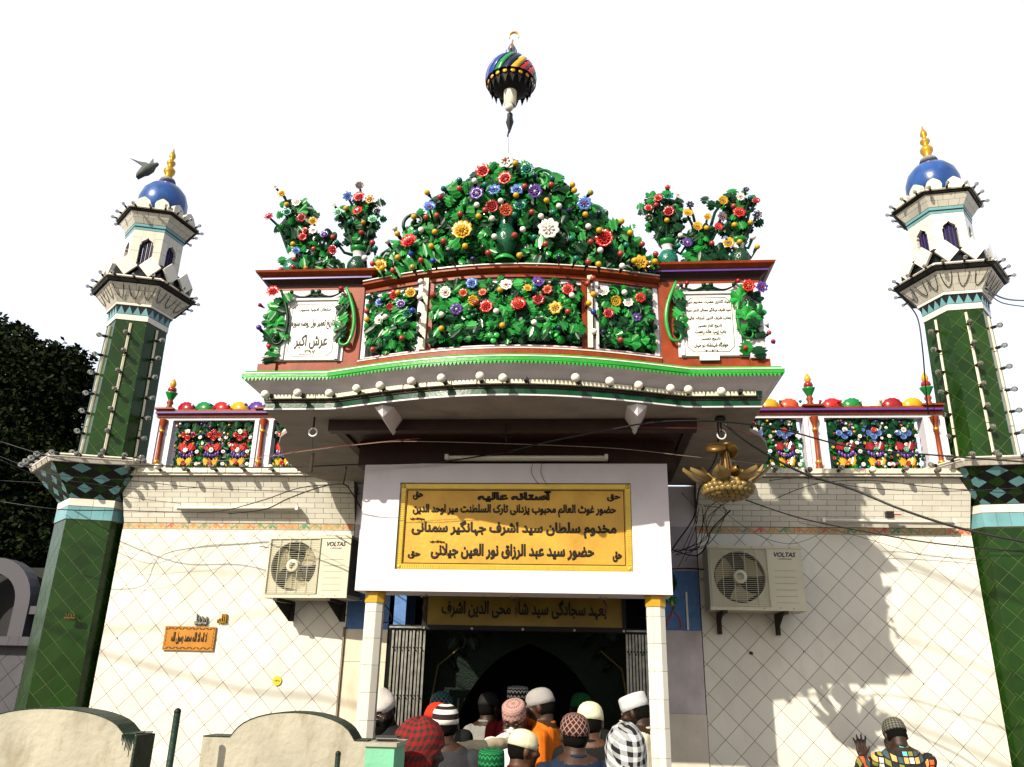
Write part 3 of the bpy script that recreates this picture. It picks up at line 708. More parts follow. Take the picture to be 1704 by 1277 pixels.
balustrade([(2.62, 3.36), (1.86, 2.36)], [2.49, 3.50], 'low terrace balustrade right of the balcony, panels with blue and white flowers', 'blue', 1,
           [(1.95, 'crimson'), (2.12, 'yellow'), (2.29, 'orange'), (2.66, 'red'), (2.83, 'green'), (3.0, 'white'), (3.17, 'crimson'), (3.34, 'yellow')], 1.60, 3.58, 'yellow')
# ================================================================== balcony
def F(x):
    a = max(0.0, 1 - (abs(x) / 1.12) ** 2); return 4.70 - .25 * a ** 1.2
def sweep(path, prof):          # path: (x,y) list, normals point to -Y side; prof: (offset outwards, z)
    P = [Vector((x, y)) for x, y in path]; m = len(P); V, Fc = [], []; N = []
    for i in range(m):
        d0 = (P[i] - P[i - 1]).normalized() if i else None; d1 = (P[i + 1] - P[i]).normalized() if i < m - 1 else None
        n0 = Vector((d0.y, -d0.x)) if d0 else None; n1 = Vector((d1.y, -d1.x)) if d1 else None
        if n0 is None: N.append(n1)
        elif n1 is None: N.append(n0)
        else: s_ = (n0 + n1).normalized(); N.append(s_ / max(.35, s_.dot(n0)))
    k = len(prof)
    for i in range(m):
        for o, z in prof: q = P[i] + N[i] * o; V.append((q.x, q.y, z))
    for i in range(m - 1):
        for j in range(k): Fc.append((i * k + j, (i + 1) * k + j, (i + 1) * k + (j + 1) % k, i * k + (j + 1) % k))
    Fc += [tuple(range(k)), tuple(range((m - 1) * k, m * k))[::-1]]
    return V, Fc
def rect(o0, o1, z0, z1): return [(o0, z0), (o1, z0), (o1, z1), (o0, z1)]
def curve(x0, x1, n=24, off=0): return [(x0 + (x1 - x0) * i / n, F(x0 + (x1 - x0) * i / n) - off) for i in range(n + 1)]
XE = 1.545
front = [(-XE, 6.6)] + [(-XE, 5.3)] + curve(-XE, XE, 48) + [(XE, 5.3), (XE, 6.6)]
B = thing('balcony', 'flower decked bow fronted balcony over the entrance, white soffit and green eaves', 'balcony', (0, 5.2, 3.335))
lobe = [(-XE, 4.70), (-1.56, 5.12), (-1.575, 5.19), (-1.66, 5.30), (-1.74, 5.48), (-1.80, 5.70), (-1.85, 5.95), (-1.87, 6.2), (-1.84, 6.45), (-1.75, 6.64)]
out = curve(-XE, XE, 48) + [(-x, y) for x, y in lobe[1:]] + [(-1.5, 6.79)][:0] + [(1.55, 6.79), (-1.55, 6.79)] + lobe[:0:-1]
part('soffit', prism(out, 3.335, 3.36), SOFF, B)
part('slab_core', prism([(x * .985, y + .03) for x, y in front], 3.3605, 3.55), LF2, B)
part('white_edge', sweep(front[1:-1], rect(-.01, .008, 3.337, 3.3455)), PLAS, B)
part('green_band', sweep(front, [(-.02, 3.346), (.004, 3.346), (.002, 3.385), (-.02, 3.385)]), BANDG, B)
part('brown_groove', sweep(front, rect(-.02, .010, 3.3853, 3.399)), DBRN, B)
part('green_line', sweep(front, rect(-.02, .014, 3.3993, 3.438)), BANDG, B)
part('cove', sweep(front, [(-.02, 3.4383), (.018, 3.4383), (.035, 3.452), (.062, 3.472), (.098, 3.490), (.118, 3.5045), (-.02, 3.5045)]), PLAS, B)
part('lip', sweep(front, [(-.02, 3.505), (.122, 3.505), (.130, 3.515), (.130, 3.5375), (-.02, 3.5375)]), LIPG, B)
part('white_line', sweep(front, rect(-.02, .133, 3.538, 3.5445)), MARB, B)
part('lip_top', sweep(front, [(-.02, 3.545), (.126, 3.545), (.112, 3.562), (-.02, 3.562)]), LIPG, B)
part('floor', prism([(x * .98, y + .04) for x, y in front], 3.551, 3.562), PLAS, B)
# leaf fringe hanging under the lip
V, Fc = [], []; x = -1.66
pts = []
while x < 1.66:
    xx = max(-XE, min(XE, x)); pts.append((x, F(xx) - .131)); x += .012
for i in range(0, len(pts) - 2, 2):
    (a, b), (c_, d_) = pts[i], pts[i + 2]; k = len(V)
    V += [(a, b, 3.512), (c_, d_, 3.512), ((a + c_) / 2, (b + d_) / 2 - .006, 3.486), (a, b + .006, 3.512), (c_, d_ + .006, 3.512)]
    Fc += [(k, k + 1, k + 2), (k + 3, k + 2, k + 4), (k, k + 3, k + 4, k + 1), (k, k + 2, k + 3), (k + 1, k + 4, k + 2)]
part('leaf_fringe', (V, Fc), LIPG, B, stuff=True)
# corbel brackets under the soffit, dropped brown ceiling, beam over the board
for cx_ in (-.76, .80):
    a = .062
    V = [(cx_ - a, 4.64, 3.334), (cx_ + a, 4.64, 3.334), (cx_, 4.63, 3.265), (cx_ - a, 4.95, 3.334), (cx_ + a, 4.95, 3.334), (cx_, 4.93, 3.235), (cx_, 4.60, 3.334)]
    part('corbel', (V, [(0, 6, 2), (6, 1, 2), (0, 2, 5, 3), (1, 4, 5, 2), (3, 5, 4), (0, 3, 4, 1, 6)]), PLAS, B)
part('dropped_ceiling', join(box(-1.19, 1.19, 4.90, 4.98, 3.26, 3.334), box(-1.19, -1.13, 4.981, 6.5, 3.29, 3.334), box(1.13, 1.19, 4.981, 6.5, 3.29, 3.334)), DBRN, B)
part('ceiling_panel', box(-1.128, 1.128, 4.981, 6.5, 3.31, 3.333), DBRN, B)
part('ceiling_beam', box(-1.10, 1.10, 5.36, 5.5, 3.142, 3.309), DBRN, B)
# bow parapet
part('base_rail', sweep(curve(-.955, .955, 32, -.05), rect(-.12, .03, 3.5625, 3.665)), BRN, B)
part('base_line', sweep(curve(-.955, .955, 32, -.05), rect(-.02, .034, 3.650, 3.657)), MARB, B)
part('panel_back', sweep(curve(-.955, .955, 32, -.05), rect(-.12, -.075, 3.6655, 4.16)), PLAS, B)
for a, b in ((-.955, -.925), (-.575, -.545), (-.50, -.47), (.47, .50), (.545, .575), (.925, .955)):
    part('frame_upright', sweep(curve(a, b, 2, -.05), rect(-.074, .006, 3.6655, 4.145)), PLAS if abs(abs((a + b) / 2) - .485) > .01 else BRN, B)
for a, b in ((-.925, -.575), (-.47, .47), (.575, .925)):
    part('frame_sill', sweep(curve(a, b, 16, -.05), rect(-.074, .002, 3.6655, 3.685)), PLAS, B)
    part('frame_head', sweep(curve(a, b, 16, -.05), rect(-.074, -.01, 4.115, 4.145)), PLAS, B)
part('top_band', sweep(curve(-.955, .955, 32, -.05), rect(-.074, .012, 4.1455, 4.172)), BRN, B)
part('rail', sweep(curve(-.955, .955, 32, -.05), [(-.12, 4.1725), (.022, 4.1725), (.052, 4.19), (.052, 4.2), (.04, 4.212), (.045, 4.225), (.02, 4.238), (-.12, 4.238)]), BRN, B)
part('rail_line', sweep(curve(-.955, .955, 32, -.05), rect(0, .056, 4.2135, 4.2195)), MARB, B)
for xx in (-.5225, .5225):
    s = thing('bulb_strip', 'upright cream batten of painted bulbs on the balcony parapet, %s the centre panel' % ('left of' if xx < 0 else 'right of'), 'light strip', (xx, F(xx) + .05, 3.67), group='bulb battens on the balcony parapet')
    for k in range(4): part('batten', box(xx - .016, xx + .016, F(xx) + .02, F(xx) + .042, 3.675 + k * .125, 3.797 + k * .125), BATT, s)
    for k, c_ in enumerate((('white', 'white', 'darkgreen', 'darkgreen') if xx < 0 else ('brick', 'yellow', 'royal', 'white'))): pod(s, xx + (-.02 if xx < 0 else .02), (4.11, 4.0, 3.88, 3.75)[k], F(xx) - .05, c_, .019)
# string of milky bulbs along the eaves
s = thing('bulb_strip', 'long curved cream batten with milky bulbs along the balcony eaves', 'light strip', (0, 4.4, 3.41))
c = curve(-1.52, 1.52, 40)
for k in range(20):
    seg = c[2 * k:2 * k + 3]; seg[0] = (seg[0][0] + .003, seg[0][1]); seg[2] = (seg[2][0] - .003, seg[2][1])
    part('batten', sweep(seg, rect(.0145, .034, 3.404, 3.43)), BATT, s)
for px_ in (439, 492, 544, 586, 626, 681, 729, 789, 833, 953, 1006, 1061, 1108, 1137, 1195):
    p = at(px_, 640, 4.6); xx = p.x
    for _ in range(4): xx = at(px_, 640, F(max(-1.55, min(1.55, xx))) - .1).x
    bulb(s, (xx + .035, F(min(1.5, abs(xx))) - .034, 3.418), random.uniform(-18, -6), milky=True, droop=random.uniform(-6, 10))
part('socket', sockM, None, s, loc=(.14, F(.1) - .035, 3.418), rot=YA); part('socket', sockM, None, s, loc=(1.42, 4.66, 3.418), rot=YA)
# pillars
for sg in (-1, 1):
    x0, x1 = sorted((sg * .965, sg * 1.60)); 
    P_ = thing('balcony_pillar', 'brown %s balcony pillar with purple lined cap and %s' % (('left', 'short marble inscription') if sg < 0 else ('right', 'long marble inscription')), 'pillar', ((x0 + x1) / 2, 4.95, 3.563), group='pillars framing the balcony')
    part('shaft', box(x0, x1, 4.68, 5.25, 3.563, 4.19), BRN, P_)
    wx0, wx1 = sorted((sg * 1.07, sg * 1.603))
    part('white_surround', box(wx0, wx1, 4.672, 4.6795, 3.66, 4.165), PLAS, P_)
    sq = [(x0, 5.25), (x0, 4.68), (x1, 4.68), (x1, 5.25)]
    part('cap', sweep(sq, [(-.05, 4.1905), (.004, 4.1905), (.012, 4.21), (.035, 4.228), (.05, 4.232), (-.05, 4.232)]), DBRN, P_)
    part('purple_line', sweep(sq, rect(-.05, .055, 4.2325, 4.248)), PURP, P_)
    part('cap', sweep(sq, [(-.05, 4.2485), (.06, 4.2485), (.09, 4.268), (.095, 4.282), (-.05, 4.282)]), BRN, P_)
    part('cap_top', box(x0 + .0, x1 - .0, 4.69, 5.25, 4.2325, 4.2815), BRN, P_)
    part('plinth_block', prism([(sg * 1.29 + .21 * math.cos(a), 4.86 + .10 * math.sin(a)) for a in [k * PI / 8 for k in range(16)]], 4.2825, 4.325), BRN, P_)
    part('foot', box(*sorted((sg * 1.50, sg * 1.62)), 4.66, 4.76, 3.563, 3.64), BRN, P_)
    # plaque
    px0, px1 = (-1.455, -1.115) if sg < 0 else (1.105, 1.435)
    q = thing('inscribed_plaque', 'white marble plaque with %s' % ('three lines of black script on the left pillar' if sg < 0 else 'eight lines of black script on the right pillar'), 'plaque', ((px0 + px1) / 2, 4.66, 3.665))
    part('plaque_frame', join(box(px0 - .02, px0, 4.650, 4.671, 3.665, 4.10), box(px1, px1 + .02, 4.650, 4.671, 3.665, 4.10), box(px0, px1, 4.650, 4.671, 4.085, 4.10)), PLAS, q)
    part('marble_slab', box(px0, px1, 4.662, 4.671, 3.665, 4.085), MARB, q)
    ym = 4.6605; mx_ = (px0 + px1) / 2; hw = (px1 - px0) / 2
    # inked border with cut corners
    def line(a, b, r=.0018): part('border_line', tube([a, b], r, 4), INK, q)
    bx0, bx1, bz0, bz1 = px0 + .022, px1 - .022, 3.69, 4.06; k_ = .035
    cs = [(bx0 + k_, bz0), (bx1 - k_, bz0), (bx1, bz0 + k_), (bx1, bz1 - k_), (bx1 - k_, bz1), (bx0 + k_, bz1), (bx0, bz1 - k_), (bx0, bz0 + k_)]
    for i in range(8): line((cs[i][0], ym, cs[i][1]), (cs[(i + 1) % 8][0], ym, cs[(i + 1) % 8][1]))
    if sg < 0:
        L_ = [('سلطان الاولیا محبوب', 4.02, .22, .030), ('تاریخ تعمیر اول روضہ منورہ', 3.915, .285, .075), ('عرش اکبر', 3.79, .22, .105), ('۷۹۳', 3.725, .075, .028)]
        line((mx_ - .07, ym, 3.703), (mx_ + .08, ym, 3.705), .002)
    else:
        L_ = [('بنیاد گذاری حضرت مخدوم سید', 4.03, .27, .034), ('سید اشرف جہانگیر سمنانی قدس سرہ', 3.975, .27, .034), ('جناب شرف الدین آستانہ عالیہ', 3.92, .27, .034), ('تاریخ آغاز تعمیر', 3.865, .15, .03),
              ('باب زیب خانہ رحمت', 3.825, .19, .036), ('تاریخ تعمیر', 3.775, .12, .024), ('خوابگاہ شہنشاہ دو جہاں', 3.735, .21, .042), ('۱۳۰۲', 3.70, .08, .016)]
        line((mx_ - .08, ym, 3.803), (mx_ + .07, ym, 3.803), .0015)
        part('marble_patch', box(px0 + .09, px1 - .12, 4.655, 4.671, 3.632, 3.6645), MARB, q)
    for s_, z, w_, h_ in L_: text(q, 'lettering', s_, w_, h_, MF(mx_, ym, z), INK, .001, bold=.035)
    # leaf scrolls round the plaque
    A = thing('leaf_scroll', 'carved green leaf scrolls round the plaque on the %s pillar' % ('left' if sg < 0 else 'right'), 'ornament', ((px0 + px1) / 2, 4.65, 3.66), group='leaf scrolls round the plaques')
    def bigS(x, dx, ztop, zbot, m, r=.016):
        pts, rs = [], []
        for i in range(30):
            t = i / 29
            if t < .62: u = t / .62; pts.append((x + dx * (.075 * math.sin(u * PI * .72) - .02), 4.645, ztop - (ztop - zbot) * u)); rs.append(r * (.5 + .8 * math.sin(u * PI * .6 + .5)))
            else: u = (t - .62) / .38; a = u * PI * 1.55; rr = .042 * (1 - .62 * u); bx = x + dx * (.075 * math.sin(.72 * PI) - .02); pts.append((bx - dx * (.042 - rr * math.cos(a)), 4.64, zbot - rr * math.sin(a))); rs.append(r * (1 - .5 * u))
        part('scroll_stem', tube(pts, rs, 8), m, A, True)
        part('scroll_boss', sph(.02, 10, 6, (pts[-1][0], 4.632, pts[-1][2])), LF2, A, True)
    inner = px1 + .055 if sg < 0 else px0 - .05; din = 1 if sg < 0 else -1
    outer = px0 - .05 if sg < 0 else px1 + .06
    bigS(inner, din, 4.17, 3.79, LF3, .0105); bigS(outer, din if sg > 0 else 1, 4.16, 3.80, LF1 if sg > 0 else LF2, .0095)
    for i in range(7):
        z = 4.07 - i * .045
        leaf(A, inner - din * .0, z - .01, 4.645, .085, din * (35 if i % 2 else 60), (0, 1, 0)[i % 3], (LF1, LF2, LF2, LF3)[i % 4], tilt=-10)
        leaf(A, outer + random.uniform(-.02, .02), z, 4.64, .085, random.uniform(-70, 70), (0, 1, 0)[i % 3], (LF1, LF3, LF2)[i % 3])
        leaf(A, outer - sg * -.05, z - .03, 4.645, .075, random.uniform(-90, 90), (1, 0, 1)[i % 3], (LF2, LF1, LF1)[i % 3])
    leaf(A, outer, 3.75, 4.64, .10, 160, 0, LF1); leaf(A, outer + sg * .05, 3.72, 4.65, .10, 190, 0, LF2)
    for u in (-1, 1):
        part('scroll_stem', tube([(mx_ + u * (.02 + .14 * i / 10), 4.655, 4.135 - .025 * math.sin(i / 10 * PI) ) for i in range(11)], [.012 - .007 * i / 10 for i in range(11)], 7), LF2, A, True)
        part('scroll_boss', sph(.016, 8, 6, (mx_ + u * .022, 4.648, 4.145)), LF2, A, True); part('scroll_boss', sph(.014, 8, 6, (mx_ + u * .165, 4.648, 4.145)), LF2, A, True)
    leaf(A, mx_, 4.15, 4.65, .05, 180, 0, LF2, tilt=0)
    if sg < 0:
        flower(A, -1.56, 4.13, 4.61, .040, 'red', 'crimson'); pod(A, -1.10, 4.14, 4.6, 'crimson', .018); pod(A, -1.62, 3.87, 4.6, 'purple', .018); pod(A, -1.54, 3.74, 4.61, 'red', .015); pod(A, -1.68, 4.08, 4.7, 'crimson', .014)
    else:
        flower(A, 1.515, 4.11, 4.61, .040, 'red', 'yellow', kind=0); flower(A, 1.60, 4.11, 4.63, .036, 'purple', 'crimson', kind=0)
        for xx, zz, c_ in ((1.14, 4.15, 'crimson'), (1.46, 4.16, 'crimson'), (1.47, 3.70, 'red'), (1.61, 3.86, 'white'), (1.62, 3.80, 'brick'), (1.64, 3.74, 'crimson')): pod(A, xx, zz, 4.63, c_, .015)
        part('white_block', box(1.50, 1.57, 4.64, 4.69, 3.6405, 3.70), PLAS, A)
# relief flowers on the parapet, measured from the photograph
def surf(px, py, off):
    Y = 4.6
    for _ in range(6): p = at(px, py, Y); Y = F(max(-1.0, min(1.0, p.x))) - off
    return at(px, py, Y)
Cz = {'y': 'yellow', 'r': 'red', 'k': 'crimson', 'w': 'white', 'b': 'blue', 'n': 'navy', 'o': 'orange', 't': 'teal', 'p': 'purple', 'g': 'green', 'd': 'darkgreen', 'B': 'brick', 'q': 'dkteal', 'e': 'grey', 'm': 'mint', 'G': 'gold', 'R': 'royal', 'O': 'olive'}
def c1(x, y): return 400 + x / 2.661, 240 + y / 2.661
def c2(x, y): return 840 + x / 2.661, 240 + y / 2.661
for lab, (xa, xb), fl, bl, leaves_n in (
    ('left panel', (-.92, -.58), [(1, 755, 660, 'y', 9), (1, 683, 670, 'r', 9), (1, 712, 710, 'p', 8, 'w'), (1, 662, 722, 'r', 6), (1, 743, 752, 't', 8), (1, 617, 782, 'w', 8, 'r'), (1, 620, 702, 'b', 8)],
        [(1, 698, 658, 'y'), (1, 632, 682, 'g'), (1, 762, 737, 'R'), (1, 642, 765, 'w'), (1, 715, 860, 'B'), (1, 560, 740, 'B'), (1, 560, 777, 'y'), (1, 587, 910, 'B')], 75),
    ('centre panel', (-.46, .46), [(1, 910, 660, 'w', 10, 'r'), (1, 1025, 617, 'b', 10), (1, 1177, 627, 'w', 10, 'r'), (1, 988, 660, 'o', 7), (1, 1073, 657, 'o', 7), (1, 1030, 695, 'y', 9), (1, 957, 733, 'p', 10, 'w'), (1, 1090, 722, 'r', 11, 'k'), (1, 1222, 715, 'o', 9),
                        (2, 102, 640, 'y', 7), (2, 147, 612, 'p', 10, 'w'), (2, 190, 645, 'o', 8), (2, 280, 647, 'r', 10), (2, 150, 688, 'k', 10), (2, 62, 713, 'r', 12, 'o'), (2, 225, 727, 'y', 11)],
        [(1, 853, 667, 'B'), (1, 890, 817, 'y'), (1, 890, 755, 'w'), (1, 1133, 740, 'w'), (1, 1160, 803, 'y'), (1, 1150, 645, 'y'), (1, 1042, 703, 'B'), (2, 130, 642, 't'), (2, 297, 670, 'w'), (2, 280, 742, 'B'), (2, 130, 790, 'w'), (2, 240, 815, 'n')], 170),
    ('right panel', (.58, .92), [(2, 440, 655, 'w', 9), (2, 490, 697, 'y', 9), (2, 600, 682, 'r', 9), (2, 460, 750, 'k', 9, 'r'), (2, 547, 705, 'w', 8), (2, 583, 768, 'p', 8)],
        [(2, 530, 657, 'w'), (2, 372, 705, 'y'), (2, 513, 868, 'B'), (2, 643, 785, 'd'), (2, 437, 833, 'n'), (2, 367, 617, 'B')], 75)):
    t = thing('relief_flowers', 'moulded leaves and painted flowers in the %s of the balcony parapet' % lab, 'flower relief', ((xa + xb) / 2, F((xa + xb) / 2) + .05, 3.69), group='flower reliefs in the balcony parapet')
    part('leaf_gap_shade', sweep(curve(xa + .0, xb - .0, 12, -.05), rect(-.0745, -.035, 3.695, 4.085)), LFG, t)
    for k in range(leaves_n):
        col = k % max(2, int((xb - xa) / .062)); x = xa + .03 + (xb - xa - .06) * (col + random.uniform(.2, .8)) / max(2, int((xb - xa) / .062)); z = random.uniform(3.70, 4.07)
        low = z < 3.80
        leaf(t, x, z, F(x) + .045 - random.uniform(0, .03), random.uniform(.06, .09) * (1 if low else 1.05), random.uniform(-75, 75), random.choice((3, 0, 0, 1)) if low else random.choices((0, 1, 2, 3), (9, 2, 1, 1))[0], random.choices((LF1, LF2, LF3), (6, 4, 1))[0])
    for m_, n_ in ((LF1, leaves_n * 1.1), (LF2, leaves_n * 1.2)):
        leaf_mass(t, [(x, F(x) + .045 - random.uniform(0, .02), z, random.uniform(.045, .07), random.uniform(-110, 110)) for x, z in [(random.uniform(xa + .02, xb - .02), random.uniform(3.70, 4.09)) for _ in range(int(n_))]], m_)
    for f in fl:
        p = surf(*(c1 if f[0] == 1 else c2)(f[1], f[2]), 0.0); flower(t, p.x, p.z, p.y, f[4] / 265 * 1.0, Cz[f[3]], Cz[f[5]] if len(f) > 5 else None)
        part('flower_stem', tube([(p.x, p.y + .012, p.z), (p.x + .005, p.y + .04, p.z - .02)], .006, 5), LF2, t)
    for b_ in bl:
        p = surf(*(c1 if b_[0] == 1 else c2)(b_[1], b_[2]), .03); pod(t, p.x, p.z, p.y, Cz[b_[3]], .019)
# ================================================================== pediment of flowers
PD = thing('flower_pediment', 'tall arched mass of moulded green leaves, flowers and painted bulbs crowning the balcony', 'flower pediment', (0, 4.6, 4.24))
prof = [(0, 4.97), (.12, 4.94), (.25, 4.85), (.40, 4.75), (.52, 4.66), (.64, 4.56), (.75, 4.47), (.87, 4.36), (.94, 4.30)]
def topz(x):
    x = abs(x)
    for (a, za), (b, zb) in zip(prof, prof[1:]):
        if a <= x <= b: return za + (zb - za) * (x - a) / (b - a)
    return 4.25
for k in range(18):
    xa, xb = -.93 + k * 1.86 / 18, -.93 + (k + 1) * 1.86 / 18
    za, zb = (4.24 + (topz(q) - 4.24) * .88 for q in (xa, xb)); ya, yb_ = F(xa) + .14, F(xb) + .14
    if k in (2, 15): continue
    part('backing', ([(xa, ya, 4.24), (xb, yb_, 4.24), (xb, yb_, zb), (xa, ya, za), (xa, ya + .04, 4.24), (xb, yb_ + .04, 4.24), (xb, yb_ + .04, zb), (xa, ya + .04, za)],
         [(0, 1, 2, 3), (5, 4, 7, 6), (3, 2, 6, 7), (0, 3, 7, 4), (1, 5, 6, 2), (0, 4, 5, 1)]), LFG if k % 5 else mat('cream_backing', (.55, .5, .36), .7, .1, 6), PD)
nl = 0
for k in range(1400):
    if nl >= 296: break
    x = random.uniform(-.95, .95); z = random.uniform(4.25, 5.0)
    if z > topz(x) - .01: continue
    if abs(x) < .09 and 4.25 < z < 4.66: continue
    nl += 1; edge = topz(x) - z < .08
    ang = -math.degrees(math.atan2(x, z - 4.15)) + random.uniform(-55, 55) if not edge else -math.degrees(math.atan2(x, z - 4.1)) + random.uniform(-25, 25)
    leaf(PD, x, z, F(x) + .10 - random.uniform(0, .10), random.uniform(.075, .13), ang, random.choices((0, 1, 2), (12, 2, 1))[0], random.choices((LF1, LF2, LF3), (6, 5, 1))[0], flip=random.random() < .5)
# small leaves too many to pick apart: one mass of real leaves
for m_, n_, d0 in ((LF1, 480, .06), (LF2, 520, .03), (LF3, 50, .08)):
    pts = []
    while len(pts) < n_:
        x = random.uniform(-.95, .95); z = random.uniform(4.25, 5.02)
        if z > topz(x) + .01 or (abs(x) < .09 and 4.25 < z < 4.62): continue
        pts.append((x, F(x) + .12 - random.uniform(0, d0) - .03, z, random.uniform(.05, .09), -math.degrees(math.atan2(x, z - 4.15)) + random.uniform(-90, 90)))
    leaf_mass(PD, pts, m_)
# long branches
V_ = []
for k in range(22):
    a = math.radians(-75 + 150 * k / 21); pts = []
    for i in range(9):
        t = i / 8; x = math.sin(a) * t * .95 * (.55 + .45 * abs(math.sin(a))) ; z = 4.28 + (topz(x) - 4.28) * t * (.6 + .4 * math.cos(a * .6)); pts.append((x, F(min(.95, abs(x))) + .09, z))
    part('branch', tube(pts, [.014 * (1 - .6 * i / 8) for i in range(9)], 6), LF2, PD, True)
for f in [(1, 985, 390, 'y', 17), (1, 750, 437, 'r', 14, 'k'), (1, 838, 283, 'b', 11, 'r'), (1, 1075, 122, 'r', 12), (1, 1173, 155, 'r', 12), (1, 1175, 75, 'w', 14, 'r'), (1, 1047, 220, 'p', 12, 'w'), (1, 1125, 205, 'b', 11), (1, 1115, 280, 'k', 11),
          (1, 1175, 295, 'o', 11), (1, 622, 540, 'y', 11), (2, 100, 115, 't', 11), (2, 55, 205, 'b', 11), (2, 133, 212, 'p', 12, 'w'), (2, 68, 275, 't', 11), (2, 195, 380, 'w', 17), (2, 443, 422, 'r', 15, 'k'), (2, 352, 265, 'b', 12, 'r'), (2, 600, 525, 'y', 12, 'y')]:
    p = surf(*(c1 if f[0] == 1 else c2)(f[1], f[2]), .06); flower(PD, p.x, p.z, p.y, f[4] / 262, Cz[f[3]], Cz[f[5]] if len(f) > 5 else None)
    part('flower_stem', tube([(p.x, p.y + .01, p.z), (p.x * .98, p.y + .08, p.z - .05)], .008, 5), LF2, PD)
for b_ in [(1, 827, 215, 'y'), (1, 768, 322, 'y'), (1, 695, 397, 'y'), (1, 800, 380, 'w'), (1, 870, 317, 'B'), (1, 823, 325, 'B'), (1, 970, 197, 'B'), (1, 1037, 163, 'w'), (1, 1083, 180, 't'), (1, 993, 268, 'g'), (1, 1047, 270, 'w'), (1, 1153, 252, 'w'), (1, 1083, 293, 'B'),
           (1, 973, 310, 'B'), (1, 1055, 320, 'y'), (1, 1115, 330, 'w'), (1, 777, 393, 't'), (1, 861, 389, 'y'), (1, 845, 452, 'y'), (1, 900, 430, 'B'), (1, 995, 452, 'y'), (1, 1125, 410, 'w'), (1, 1215, 403, 'B'), (1, 755, 487, 'R'), (1, 697, 502, 'y'), (1, 800, 515, 'B'),
           (1, 853, 517, 'R'), (1, 762, 545, 'O'), (1, 676, 560, 'B'), (1, 628, 550, 'y'), (1, 1098, 482, 'B'), (1, 1030, 510, 'n'), (1, 586, 530, 'B'), (1, 550, 505, 'w'), (1, 585, 437, 'B'), (1, 597, 462, 't'), (1, 885, 236, 'k'), (1, 900, 198, 'q'), (1, 970, 160, 'q'), (1, 683, 372, 'w'), (1, 650, 430, 'w'),
           (1, 1075, 458, 'd'), (1, 935, 515, 'd'),
           (2, 47, 85, 'y'), (2, 88, 188, 'B'), (2, 50, 227, 'y'), (2, 205, 180, 'B'), (2, 130, 140, 'n'), (2, 300, 180, 'y'), (2, 308, 205, 'y'), (2, 185, 250, 'y'), (2, 240, 275, 'w'), (2, 120, 302, 'B'), (2, 43, 313, 't'), (2, 215, 303, 't'), (2, 160, 320, 'w'), (2, 285, 295, 'n'), (2, 357, 312, 'y'),
           (2, 370, 365, 'w'), (2, 80, 378, 'w'), (2, 42, 405, 'B'), (2, 130, 413, 't'), (2, 180, 443, 'B'), (2, 295, 418, 't'), (2, 418, 382, 'y'), (2, 380, 433, 'B'), (2, 423, 470, 'w'), (2, 513, 485, 'B'), (2, 537, 447, 't'), (2, 65, 493, 'y'), (2, 370, 522, 'B'), (2, 415, 532, 'y'), (2, 520, 540, 'w'),
           (2, 555, 393, 'y'), (2, 517, 342, 'y'), (2, 608, 443, 'B'), (2, 668, 487, 'B'), (2, 665, 520, 'y'), (2, 573, 517, 'y'), (2, 420, 305, 'n'), (2, 315, 507, 't'), (2, 240, 500, 'n'), (2, 210, 152, 'q'), (2, 380, 215, 'O')]:
    p = surf(*(c1 if b_[0] == 1 else c2)(b_[1], b_[2]), .09); pod(PD, p.x, p.z, p.y, Cz[b_[3]], .0195, dirn=(random.uniform(-30, 5), random.uniform(-35, 15) if b_[0] == 1 else random.uniform(-15, 35)))
# central urn
U = thing('central_urn', 'dark green urn with bright rim standing amid the pediment leaves', 'urn', (0, F(0) + .02, 4.239))
y_ = F(0) + .02
part('urn_base', xf(lathe([(.07, 4.239), (.075, 4.25), (.05, 4.275), (.035, 4.285)], 16), T(-.01, y_, 0)), LF3, U, True)
part('urn_body', xf(lathe([(.03, 4.285), (.05, 4.31), (.07, 4.36), (.075, 4.41), (.06, 4.46), (.045, 4.50), (.05, 4.54), (.065, 4.57)], 16), T(-.01, y_, 0)), mat('urn_green', (.006, .11, .045), .18, .2, 20, bump=.5, coat=.6, bscale=50), U, True)
part('urn_rim', xf(lathe([(.06, 4.57), (.085, 4.58), (.09, 4.60), (.07, 4.605), (.02, 4.60)], 20), T(-.01, y_, 0)), LF3, U, True)
